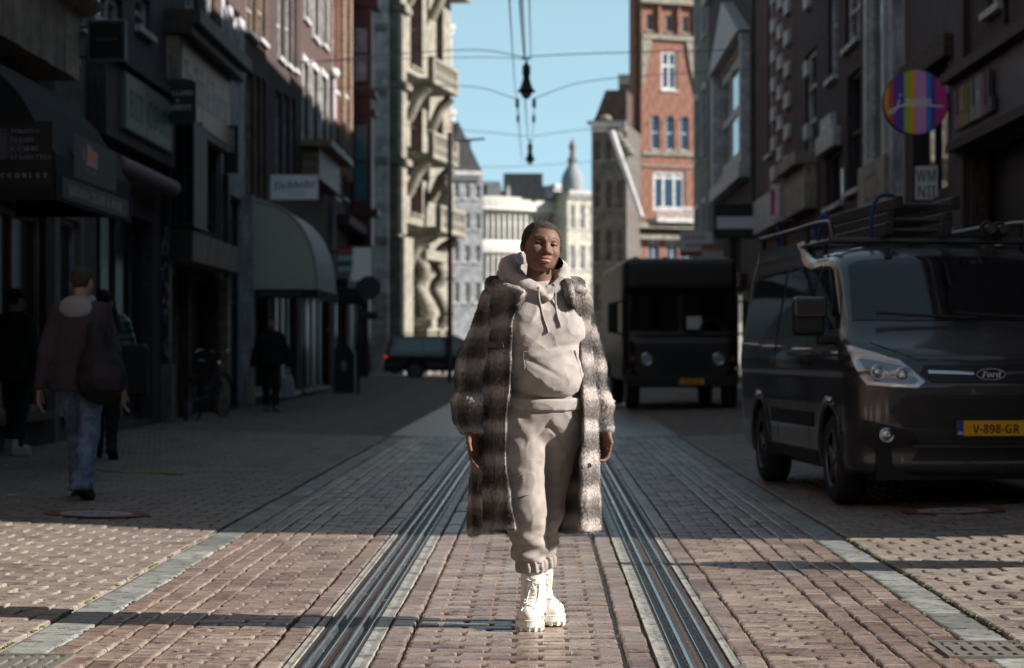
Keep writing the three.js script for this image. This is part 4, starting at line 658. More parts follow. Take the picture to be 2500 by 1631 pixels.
    const em = mtx(s * 0.082 - (s > 0 ? 0.006 : 0.002), -0.062, s > 0 ? 0.02 : 0.006, 0, s > 0 ? 0.1 : -0.25, s > 0 ? 0.15 : -0.05, s > 0 ? -1.2 : 1.2, 1.2, 1.2), eg = new THREE.ExtrudeGeometry(q, { depth: 0.003, bevelEnabled: false, curveSegments: 14 });
    const u = eg.attributes.uv; for (let i = 0; i < u.count; i++) u.setXY(i, u.getX(i) * 26, u.getY(i) * 26);
    const er = part('earring', H(eg.applyMatrix4(em)), glit, hero);
    part('earring_rim', H(tube(q.getPoints(14).slice(0, -1).map((p) => V(p.x, p.y, 0.0015)), 0.0013, 60, 6, true).applyMatrix4(em)), M(0.75, 0.52, 0.25, 0.3, { metalness: 1 }), er);
  }
  part('ring', new THREE.TorusGeometry(0.0098, 0.0016, 8, 18).applyMatrix4(mtx(0.285, 0.752, 0.045, 1.2, 0.3, 0)), M(0.85, 0.62, 0.28, 0.25, { metalness: 1 }), hero);

  // hoodie
  const cloth = fabric(0.395, 0.355, 0.332), trou = fabric(0.335, 0.297, 0.274);
  const ridge = (v) => 1 - 2 * Math.abs(v);
  const fold = (x, y, z) => 0.004 * noise(x * 9 + 3, y * 16 + x * 9, z * 8) + 0.0016 * noise(x * 26, y * 30 - x * 20, z * 22) - 0.0032 * Math.pow(Math.max(0, ridge(noise(x * 7 - y * 5, y * 9 + x * 6, z * 5))), 5);
  const torso = (x, y, z) => {
    let d = ell(x, y, z, [0.0, 1.26, 0.0], [0.185, 0.22, 0.118]);
    d = smin(d, ell(x, y, z, [-0.076, 1.25, 0.080], [0.082, 0.092, 0.055]), 0.07);
    d = smin(d, ell(x, y, z, [0.074, 1.245, 0.082], [0.080, 0.092, 0.056]), 0.07);
    d = smin(d, ell(x, y, z, [0.004, 1.075, 0.04], [0.176, 0.14, 0.132]), 0.06);
    d = smin(d, ell(x, y, z, [0.012, 1.055, 0.062], [0.13, 0.095, 0.115]), 0.05);
    for (const s of [-1, 1]) d = smin(d, cone(x, y, z, [s * 0.12, 1.38, -0.03], [s * 0.185, 1.22, -0.05], 0.055, 0.045), 0.06);
    // drag folds: under the bust, across the belly, from the pocket corners
    d += 0.006 * Math.exp(-Math.pow((y - 1.178 - 0.16 * x) / 0.012, 2)) * sstep(0.16, -0.02, Math.abs(x - 0.05));
    d -= 0.006 * Math.exp(-Math.pow((y - 1.155 - 0.22 * x) / 0.016, 2)) * sstep(0.15, 0, Math.abs(x - 0.03));
    d += 0.005 * Math.exp(-Math.pow((y - 1.045 + 0.55 * x - 0.03) / 0.013, 2)) * sstep(0.12, 0, Math.abs(x + 0.04));
    d -= 0.005 * Math.exp(-Math.pow((x + 0.06 - (y - 1.33) * 0.5) / 0.012, 2)) * sstep(0.07, 0, Math.abs(y - 1.33)) + 0.004 * Math.exp(-Math.pow((x - 0.03 + (y - 1.33) * 0.25) / 0.012, 2)) * sstep(0.07, 0, Math.abs(y - 1.33));
    return smax(d, 0.985 + 0.02 * Math.cos(x * 9) - 0.05 * sstep(-0.1, 0.16, z) * 0.6 - y, 0.02) + fold(x, y, z) * 0.7;
  };
  part('hoodie', nets(torso, [-0.33, 0.9, -0.2], [0.33, 1.5, 0.26], 0.0075), cloth, hero);
  const band = (x, y, z) => { const dy = 0.075 * sstep(-0.02, 0.15, z); let d = ell(x, y * 0.5, z, [0.002, 0.483, 0.016], [0.189, 0.095, 0.142]); d = smax(d, y - 1.008 + dy * 0.55, 0.012); d = smax(d, 0.94 - dy * 0.35 - y, 0.012); return d + fold(x, y, z) * 0.5; };
  part('waistband', nets(band, [-0.21, 0.86, -0.15], [0.21, 1.06, 0.2], 0.006), cloth, hero);
  // hood lying round the neck, crossing over at the throat
  const hood = (x, y, z) => {
    const X = x + 0.022, a = Math.atan2(X, z + 0.035), c = Math.cos(a), R = 0.098 + 0.022 * Math.abs(Math.sin(a)) - 0.004 * c, yy = 1.497 - 0.082 * sstep(-0.2, 1, c) + 0.012 * sstep(-0.2, -1, c), tubeR = 0.036 + 0.012 * sstep(0.3, -0.8, c);
    let d = Math.hypot((Math.hypot(X, z + 0.035) - R) * 1.0, (y - yy) * 0.62) - tubeR;
    d = smin(d, ell(x, y, z, [-0.022, 1.47, -0.135], [0.13, 0.075, 0.06]), 0.05);
    d = smin(d, cone(x, y, z, [-0.10, 1.45, 0.05], [-0.006, 1.392, 0.112], 0.03, 0.012), 0.02);
    d = smin(d, cone(x, y, z, [0.075, 1.45, 0.06], [-0.006, 1.392, 0.112], 0.03, 0.012), 0.02);
    d += 0.006 * Math.exp(-Math.pow((y - yy - 0.012 + 0.02 * c) / 0.01, 2));
    return smax(d, -cone(x, y, z, [-0.012, 1.62, 0.02], [-0.012, 1.405, 0.035], 0.082, 0.044), 0.02) + fold(x * 1.2, y, z) * 0.6;
  };
  part('hood', nets(hood, [-0.21, 1.33, -0.23], [0.18, 1.6, 0.18], 0.006), cloth, hero);
  const onT = (x, y, off, s = torso) => { const p = V(x, y, 0.4); for (let i = 0; i < 60; i++) { const d = s(p.x, p.y, p.z); if (d < 0.0005) break; p.z -= d * 0.8; } p.z += off; return p; };
  const both = (x, y, z) => Math.min(torso(x, y, z), hood(x, y, z));
  for (const pts of [[[-0.041, 1.437], [-0.042, 1.40], [-0.036, 1.35], [-0.028, 1.305], [-0.014, 1.258]], [[0.029, 1.453], [0.031, 1.41], [0.030, 1.36], [0.032, 1.31], [0.040, 1.283]]]) {
    const L = pts.map(([x, y]) => onT(x, y, 0.003, both)), e = L[L.length - 1];
    const dstr = part('drawstring', tube(L, 0.0038, 40, 8), cloth, hero); part('tip', rod(e, e.clone().add(V(0.003, -0.014, 0.001)), 0.0052, 8), cloth, dstr);
  }
  part('pocket', panel(torso, [[-0.113, 1.165], [0.105, 1.172], [0.115, 1.13], [0.135, 1.05], [0.12, 1.0], [0.03, 0.965], [-0.05, 0.975], [-0.135, 1.04], [-0.113, 1.10]], V(0, 0, 0.4), V(1, 0, 0), V(0, 1, 0), V(0, 0, -1), 0.0055, 0.012, 0.01), cloth, hero);
  part('pocket_seam', [tube([[-0.113, 1.165], [-0.05, 1.168], [0.03, 1.17], [0.105, 1.172]].map(([x, y]) => onT(x, y, 0.0045)), 0.0016, 40, 5), tube([[-0.113, 1.16], [-0.114, 1.13], [-0.113, 1.10], [-0.123, 1.07], [-0.136, 1.04]].map(([x, y]) => onT(x, y, 0.006)), 0.0035, 40, 6), tube([[0.106, 1.17], [0.116, 1.13], [0.127, 1.09], [0.136, 1.05]].map(([x, y]) => onT(x, y, 0.006)), 0.0035, 40, 6)], cloth, hero);

  // cargo trousers
  const legs = (x, y, z) => {
    let d = ell(x, y, z, [-0.002, 0.93, 0.005], [0.185, 0.16, 0.138]);
    const bunch = (k, ph) => sstep(0.5, 0.3, y) * (0.0075 * Math.sin(y * 70 + x * k + ph + 2.5 * noise(x * 5, y * 7, 4)) + 0.003 * Math.sin(y * 150 - x * 40 + ph)) + sstep(0.62, 0.9, y) * 0.003 * Math.sin(y * 60 - Math.abs(x) * 70);
    let r = cone(x, y, z, [-0.090, 0.86, 0.012], [-0.091, 0.50, 0.054], 0.104, 0.084); r = smin(r, cone(x, y, z, [-0.091, 0.50, 0.054], [-0.060, 0.315, 0.03], 0.083, 0.078), 0.05);
    let l = cone(x, y, z, [0.080, 0.86, -0.01], [0.026, 0.49, -0.07], 0.106, 0.076); l = smin(l, cone(x, y, z, [0.026, 0.49, -0.07], [0.030, 0.315, -0.135], 0.076, 0.072), 0.05);
    r += bunch(30, 0) - 0.004 * Math.exp(-Math.pow((x + 0.075 + 0.02 * (y - 0.6)) / 0.02, 2)) * sstep(0.45, 0.6, y); l += bunch(-34, 2);
    d = smin(d, smin(r, l, 0.02), 0.045);
    d += 0.006 * Math.exp(-Math.pow((Math.abs(x + 0.004) - (0.86 - y) * 0.9) / 0.012, 2)) * sstep(0.14, 0.02, Math.abs(y - 0.87));
    return smax(smax(d, 0.262 - y, 0.03), y - 1.02, 0.02) + fold(x, y, z) * 0.8;
  };
  const legsG = nets(legs, [-0.24, 0.22, -0.26], [0.24, 1.04, 0.22], 0.0078);
  part('trousers', legsG, trou, hero);
  for (const [cx, cz] of [[-0.054, 0.034], [0.034, -0.148]]) { const cf = (x, y, z) => smax(Math.hypot(x - cx, z - cz) - 0.066 + 0.006 * ((y - 0.258) / 0.02) ** 2 * 0.3 - 0.005 * Math.sin(Math.atan2(x - cx, z - cz) * 13 + y * 30) - 0.003 * noise(x * 60, y * 60, z * 60), Math.abs(y - 0.258) - 0.03, 0.012); part('cuff', nets(cf, [cx - 0.09, 0.21, cz - 0.09], [cx + 0.09, 0.31, cz + 0.09], 0.0045), trou, hero); }
  const pd = V(0.42, 0, -0.91), pu = V(0.91, 0, 0.42);
  const pk = part('cargo_pocket', panel(legs, [[-0.02, 0.55], [0.045, 0.565], [0.035, 0.70], [-0.02, 0.695]], V(-0.17, 0, 0.2), pu, V(0, 1, 0), pd, 0.007, 0.012, 0.012), trou, hero);
  part('pocket_flap', panel(legs, [[-0.02, 0.655], [0.0, 0.64], [0.028, 0.665], [0.036, 0.712], [-0.02, 0.705]], V(-0.17, 0, 0.2), pu, V(0, 1, 0), pd, 0.012, 0.01, 0.012), trou, pk);

  // boots
  const leather = M(0.70, 0.665, 0.60, 0.42, { bumpMap: rep(brickBump, 6), bumpScale: 0.0012 }), rubber = M(0.66, 0.63, 0.57, 0.6), lace = M(0.72, 0.69, 0.63, 0.8);
  for (const [ax, az, yaw] of [[-0.050, 0.04, -0.40], [0.036, -0.138, 0.12]]) {
    const m = mtx(ax, 0, az, 0, yaw, 0), up = (x, y, z) => {
      let d = cone(x, y, z, [0, 0.085, 0.005], [0, 0.066, 0.115], 0.047, 0.039);
      d = smin(d, ell(x, y, z, [0, 0.06, 0.118], [0.049, 0.038, 0.052]), 0.02);
      d = smin(d, ell(x, y, z, [0, 0.075, -0.045], [0.042, 0.05, 0.045]), 0.03);
      d = smin(d, cone(x, y, z, [0, 0.10, -0.022], [0, 0.29, -0.008], 0.05, 0.056), 0.035);
      d += 0.0022 * Math.sin(z * 150 + y * 60) * sstep(0.02, 0.07, z) * sstep(0.1, 0.07, z) * sstep(0.05, 0.1, y) + 0.002 * noise(x * 30, y * 40, z * 30);
      d -= 0.003 * sstep(0.088, 0.094, z) * sstep(0.02, 0.04, y) * 0.7;
      return smax(smax(d, 0.034 - y, 0.008), y - 0.275, 0.006);
    };
    const bt = part('boot', nets(up, [-0.08, 0.02, -0.11], [0.08, 0.29, 0.19], 0.0045).applyMatrix4(m), leather, hero);
    const plan = (o) => { const s = new THREE.Shape(); s.moveTo(-0.032 - o, -0.095); s.bezierCurveTo(-0.034 - o, -0.108 - o, 0.034 + o, -0.108 - o, 0.034 + o, -0.085); s.bezierCurveTo(0.03 + o, -0.02, 0.056 + o, 0.05, 0.052 + o, 0.115); s.bezierCurveTo(0.05 + o, 0.185 + o, -0.05 - o, 0.185 + o, -0.052 - o, 0.115); s.bezierCurveTo(-0.056 - o, 0.05, -0.03 - o, -0.02, -0.032 - o, -0.095); return s; };
    const S = (o, y0, y1) => { const g = new THREE.ExtrudeGeometry(plan(o), { depth: y1 - y0 - 0.006, bevelEnabled: true, bevelThickness: 0.003, bevelSize: 0.003, bevelSegments: 2, curveSegments: 12 }).rotateX(-Math.PI / 2).scale(1, 1, -1); const ix = g.attributes.position; g.translate(0, y0 + 0.003, 0); g.computeVertexNormals(); return g; };
    const lugs = []; const c = plan(0.002).getSpacedPoints(44); c.forEach((p, i) => { if (i % 2 === 0) { const q = c[(i + 1) % 44], a = Math.atan2(q.y - p.y, q.x - p.x); lugs.push(new THREE.BoxGeometry(0.011, 0.022, 0.012).rotateY(-a).translate(p.x, 0.011, p.y)); } });
    part('sole', [S(0.003, 0.014, 0.042), S(-0.006, 0.002, 0.0135), ...lugs].map((g) => g.applyMatrix4(m)), rubber, bt);
    part('welt', [tube(plan(0.0045).getSpacedPoints(40).slice(0, 40).map((p) => V(p.x, 0.0435, p.y)), 0.0032, 80, 6, true)].map((g) => g.applyMatrix4(m)), leather, bt);
    const on = (x, y, off = 0.003) => { const p = V(x, y, 0.25), D = V(0, -0.25, -1).normalize(); for (let i = 0; i < 60; i++) { const d = up(p.x, p.y, p.z); if (d < 0.0006) break; p.addScaledVector(D, d * 0.85); } return p.addScaledVector(D, -off); };
    for (let i = 0; i < 7; i++) { const y = 0.13 + i * 0.021, w = 0.019 + 0.001 * i; for (const s of [-1, 1]) part('lace', tube([on(-s * w, y), on(-s * w * 0.4, y + 0.005, 0.005), on(s * w * 0.4, y + 0.012, 0.005), on(s * w, y + 0.018)], 0.0026, 14, 6).applyMatrix4(m), lace, bt); }
    for (const s of [-1, 1]) part('facing', tube([0.12, 0.15, 0.18, 0.21, 0.245].map((y) => on(s * (0.024 + (y - 0.12) * 0.06), y, 0.0015)), 0.0042, 26, 6).applyMatrix4(m), leather, bt);
    part('bow', [tube([on(0, 0.248, 0.008), on(-0.02, 0.256, 0.014), on(-0.034, 0.243, 0.01), on(-0.012, 0.243, 0.01), on(0, 0.247, 0.01)], 0.0024, 24, 6), tube([on(0, 0.248, 0.008), on(0.02, 0.256, 0.014), on(0.032, 0.242, 0.01), on(0.012, 0.243, 0.01), on(0, 0.247, 0.01)], 0.0024, 24, 6), tube([on(0, 0.247, 0.01), on(-0.008, 0.21, 0.014), on(-0.014, 0.16, 0.014), on(-0.026, 0.105, 0.012)], 0.0024, 30, 6), tube([on(0, 0.247, 0.01), on(0.01, 0.225, 0.012), on(0.016, 0.205, 0.01)], 0.0024, 16, 6)].map((g) => g.applyMatrix4(m)), lace, bt);
  }

  // fuzzy checked coat: an open shell with sleeves and a turned down collar
  const xl = (y) => poly(y, [[0.40, -0.150], [0.55, -0.172], [0.70, -0.19], [0.9, -0.186], [1.03, -0.170], [1.27, -0.158], [1.42, -0.112]]), xr = (y) => poly(y, [[0.40, 0.118], [0.7, 0.126], [0.85, 0.14], [1.03, 0.138], [1.29, 0.128], [1.42, 0.082]]);
  const cw = (y) => poly(y, [[0.40, 0.268], [0.9, 0.25], [1.1, 0.232], [1.3, 0.208], [1.42, 0.165], [1.48, 0.11]]), cd = (y) => poly(y, [[0.40, 0.205], [0.8, 0.20], [1.1, 0.195], [1.3, 0.172], [1.42, 0.13], [1.48, 0.09]]);
  const sleeve = (x, y, z) => {
    const R = smin(cone(x, y, z, [-0.178, 1.375, -0.03], [-0.268, 1.12, -0.05], 0.078, 0.082), smin(cone(x, y, z, [-0.268, 1.12, -0.05], [-0.31, 0.93, 0.0], 0.081, 0.078), cone(x, y, z, [-0.31, 0.93, 0.0], [-0.312, 0.80, 0.03], 0.076, 0.050), 0.03), 0.05);
    const L = smin(cone(x, y, z, [0.148, 1.375, -0.03], [0.212, 1.12, -0.06], 0.074, 0.074), smin(cone(x, y, z, [0.212, 1.12, -0.06], [0.25, 0.93, -0.02], 0.073, 0.064), cone(x, y, z, [0.25, 0.93, -0.02], [0.272, 0.80, 0.005], 0.063, 0.046), 0.03), 0.05);
    const w = 0.006 * noise(x * 8, y * 22, z * 10) + 0.004 * Math.sin(y * 55 + x * 30 + 3 * noise(x * 4, y * 4, z * 4)) * sstep(1.3, 0.95, y);
    return smax(Math.min(R, L) + w, 0.82 - y, 0.015);
  };
  const coat = (x, y, z) => {
    const w = cw(y), dd = cd(y), cx = -0.022 + 0.004 * noise(y * 3, 1, 2), X = x - cx, Z = z + 0.018, a = Math.atan2(X, Z), lo = sstep(1.25, 0.5, y), k = 1 + lo * (0.03 * Math.sin(a * 7 + 1.2 * noise(a, y * 1.5, 5)) + 0.02 * Math.sin(a * 15 + 2));
    const px = X / w, pz = Z / dd, k0 = Math.hypot(px, pz) / k, k1 = Math.hypot(px / w, pz / dd) || 1e-6;
    let d = Math.abs(k0 * (k0 - 1) / k1 * k) - 0.0105 + 0.003 * noise(x * 14, y * 9, z * 14);
    d = smax(d, y - 1.46, 0.02); d = smax(d, 0.415 + 0.012 * Math.sin(a * 5) - 0.03 * sstep(0.2, -0.2, z) - y, 0.01);
    if (z > -0.05) { const l = xl(y), r = xr(y), o = Math.max(l - x, x - r); d = smax(d, -o, 0.014); }
    for (const s of [-1, 1]) d = smin(d, cone(x, y, z, [s < 0 ? -0.12 : 0.095, 1.455, -0.04], [s < 0 ? -0.19 : 0.155, 1.38, -0.03], 0.038, 0.070), 0.03);
    d = smin(d, sleeve(x, y, z), 0.02);
    // collar
    d = smin(d, Math.min(cone(x, y, z, [-0.205, 1.448, 0.02], [-0.118, 1.412, 0.115], 0.026, 0.018), cone(x, y, z, [-0.118, 1.412, 0.115], [-0.142, 1.355, 0.13], 0.018, 0.016)), 0.012);
    d = smin(d, Math.min(cone(x, y, z, [0.088, 1.452, 0.085], [0.175, 1.425, 0.03], 0.026, 0.016), cone(x, y, z, [0.088, 1.452, 0.085], [0.10, 1.36, 0.125], 0.024, 0.018)), 0.012);
    d = smin(d, cone(x, y, z, [-0.20, 1.455, -0.06], [0.17, 1.455, -0.06], 0.035, 0.035), 0.02);
    d = smax(d, -cone(x, y, z, [-0.02, 1.56, -0.03], [-0.02, 1.3, -0.02], 0.115, 0.12), 0.015);
    return d;
  };
  const plaid = (x, y, z) => {
    const arm = x < -0.235 - 0.04 * sstep(1.3, 1.0, y) || x > 0.21 + 0.02 * sstep(1.3, 1.0, y);
    const u = (arm ? x * 0.8 + z : x + 0.6 * z) + 0.012 * noise(x * 6, y * 6, z * 6), v = y + 0.014 * noise(x * 7, y * 3, z * 7) + (arm ? 0.03 : 0);
    const f = (t, a, b) => { const q = t - Math.floor(t); return sstep(a - 0.09, a + 0.09, q) * (1 - sstep(b - 0.09, b + 0.09, q)); };
    const lightH = f(v / 0.142 + 0.28, 0.12, 0.46), darkH = f(v / 0.142 + 0.28, 0.55, 0.9), lightV = f(u / 0.135 + 0.42, 0.15, 0.5), darkV = f(u / 0.135 + 0.42, 0.58, 0.95);
    let t = 0.175 + 0.19 * lightH - 0.075 * darkH + 0.05 * lightV - 0.05 * darkV + 0.06 * lightH * lightV; t *= 0.9 + 0.28 * (noise(x * 55, y * 12, z * 55) * 0.5 + 0.5) - 0.1 * sstep(0.1, 0.6, noise(x * 18, y * 10, z * 18));
    t = clamp(t, 0.03, 0.5); return [t * 1.03, t * 0.92, t * 0.86];
  };
  const coatG = nets(coat, [-0.45, 0.34, -0.27], [0.41, 1.52, 0.24], 0.0085, { slack: 1.6 });
  paint(coatG, (x, y, z) => plaid(x, y, z).map((c) => c * 0.9));
  const ct = part('coat', coatG, M(1, 1, 1, 1, { vertexColors: true, bumpMap: rep(brickBump, 10, 4), bumpScale: 0.004, sheen: 0.4, sheenColor: C(0.25, 0.23, 0.21), sheenRoughness: 0.5 }), hero);
  // mohair pile
  const P = coatG.attributes.position, Nn = coatG.attributes.normal, I = coatG.index, cum = []; let tot = 0; const A = V(), B = V(), D = V();
  for (let i = 0; i < I.count; i += 3) { A.fromBufferAttribute(P, I.getX(i)); B.fromBufferAttribute(P, I.getX(i + 1)); D.fromBufferAttribute(P, I.getX(i + 2)); tot += B.sub(A).cross(D.sub(A)).length(); cum.push(tot); }
  const N = 120000, hp = new Float32Array(N * 18), hn = new Float32Array(N * 18), hc = new Float32Array(N * 18);
  for (let s = 0; s < N; s++) {
    let t = rnd() * tot, lo = 0, hi = cum.length - 1; while (lo < hi) { const m = (lo + hi) >> 1; if (cum[m] < t) lo = m + 1; else hi = m; }
    const ia = I.getX(lo * 3), ib = I.getX(lo * 3 + 1), ic = I.getX(lo * 3 + 2); let a = rnd(), b = rnd(); if (a + b > 1) { a = 1 - a; b = 1 - b; }
    const p = V().fromBufferAttribute(P, ia).multiplyScalar(1 - a - b).addScaledVector(V().fromBufferAttribute(P, ib), a).addScaledVector(V().fromBufferAttribute(P, ic), b), n = V().fromBufferAttribute(Nn, ia);
    const L = rr(0.005, 0.0115) * (rnd() < 0.05 ? 1.8 : 1), dir = n.clone().multiplyScalar(rr(0.05, 0.42)).add(V(rr(-0.35, 0.35), rr(-1.2, -0.25), rr(-0.35, 0.35))).normalize(), side = dir.clone().cross(V(rr(-1, 1), rr(-1, 1), rr(-1, 1))).normalize().multiplyScalar(rr(0.00025, 0.00045));
    if (side.clone().cross(dir).dot(n) > 0 === false) side.negate();
    const q = p.clone().addScaledVector(dir, L * 0.6).addScaledVector(n, 0.002), e = p.clone().addScaledVector(dir, L).add(V(0, -L * 0.15, 0));
    const v = [p.clone().sub(side), p.clone().add(side), q.clone().add(side.clone().multiplyScalar(0.7)), p.clone().sub(side), q.clone().add(side.clone().multiplyScalar(0.7)), e], c = plaid(p.x, p.y, p.z), g = rr(0.8, 1.2);
    v.forEach((w, k) => { hp.set(w.toArray(), s * 18 + k * 3); hn.set(n.toArray(), s * 18 + k * 3); hc.set(c.map((x) => Math.min(0.5, x * g + 0.004)), s * 18 + k * 3); });
  }
  const fg = new THREE.BufferGeometry(); fg.setAttribute('position', new THREE.BufferAttribute(hp, 3)); fg.setAttribute('normal', new THREE.BufferAttribute(hn, 3)); fg.setAttribute('color', new THREE.BufferAttribute(hc, 3));
  const fz = part('fuzz', fg, M(1, 1, 1, 1, { vertexColors: true, transmission: 0.55, thickness: 0, specularIntensity: 0.1 }), ct); fz.userData.kind = 'stuff';
  part('pocket_flap', panel(coat, [[-0.245, 1.205], [-0.195, 1.205], [-0.193, 1.18], [-0.247, 1.18]], V(0, 0, 0.4), V(1, 0, 0), V(0, 1, 0), V(0, 0, -1), 0.01, 0.012, 0.01), M(0.07, 0.06, 0.056, 1), ct);
  part('button', new THREE.CylinderGeometry(0.010, 0.010, 0.005, 16).rotateX(Math.PI / 2).translate(...onT(0.17, 0.685, 0.006, coat).toArray()), M(0.05, 0.04, 0.035, 0.3), ct);
  part('thread', tube([[0.243, 0.77, 0.03], [0.246, 0.73, 0.035], [0.240, 0.68, 0.035], [0.242, 0.645, 0.035]], 0.0022, 20, 5), M(0.25, 0.33, 0.55, 0.6), ct);
}
// ---------------------------------------------------------------- vehicles
const carPaint = (r, g, b) => M(r, g, b, 0.34, { metalness: 0.35, clearcoat: 1, clearcoatRoughness: 0.06 });
const blackPlastic = M(0.014, 0.014, 0.015, 0.6, { bumpMap: rep(brickBump, 8), bumpScale: 0.001 }), tyreMat = M(0.016, 0.016, 0.016, 0.85), chrome = M(0.75, 0.76, 0.78, 0.15, { metalness: 1 }), alloy = M(0.16, 0.16, 0.17, 0.4, { metalness: 0.8 });
const darkGlass = M(0.006, 0.007, 0.009, 0.03, { ior: 1.6 }), clearLens = M(0.62, 0.64, 0.68, 0.12, { clearcoat: 1, metalness: 0.5 });
const plateTex = (text) => canvasTex(512, 110, (c, w, h) => { c.fillStyle = '#e2a400'; c.fillRect(0, 0, w, h); c.fillStyle = '#1c3f94'; c.fillRect(0, 0, 44, h); c.fillStyle = '#fff'; c.font = 'bold 26px sans-serif'; c.fillText('NL', 5, 98); c.fillStyle = '#15120c'; c.font = 'bold 88px sans-serif'; c.textAlign = 'center'; c.textBaseline = 'middle'; c.save(); c.translate(278, 60); c.scale(0.9, 1); c.fillText(text, 0, 0); c.restore(); });
function wheel(root, x, y, z, r, w, side, spokes = 5) {
  const t = part('wheel', lathe([[r * 0.62, -w / 2], [r * 0.9, -w / 2], [r * 0.98, -w * 0.38], [r, -w * 0.2], [r, w * 0.2], [r * 0.98, w * 0.38], [r * 0.9, w / 2], [r * 0.62, w / 2]], 36).rotateZ(Math.PI / 2).translate(x, y, z), tyreMat, root);
  const o = x + side * w * 0.36, rim = [new THREE.CylinderGeometry(r * 0.62, r * 0.62, 0.02, 28).rotateZ(Math.PI / 2).translate(o - side * 0.05, y, z), new THREE.TorusGeometry(r * 0.62, 0.014, 8, 36).rotateY(Math.PI / 2).translate(o + side * 0.02, y, z), new THREE.CylinderGeometry(r * 0.16, r * 0.2, 0.06, 16).rotateZ(Math.PI / 2).translate(o, y, z)];
  for (let i = 0; i < spokes; i++) { const a = i / spokes * Math.PI * 2; for (const e of [-0.12, 0.12]) rim.push(rod([o, y + Math.cos(a + e * 2) * r * 0.12, z + Math.sin(a + e * 2) * r * 0.12], [o, y + Math.cos(a + e) * r * 0.6, z + Math.sin(a + e) * r * 0.6], 0.02, 6)); }
  part('rim', rim, alloy, t); return t;
}
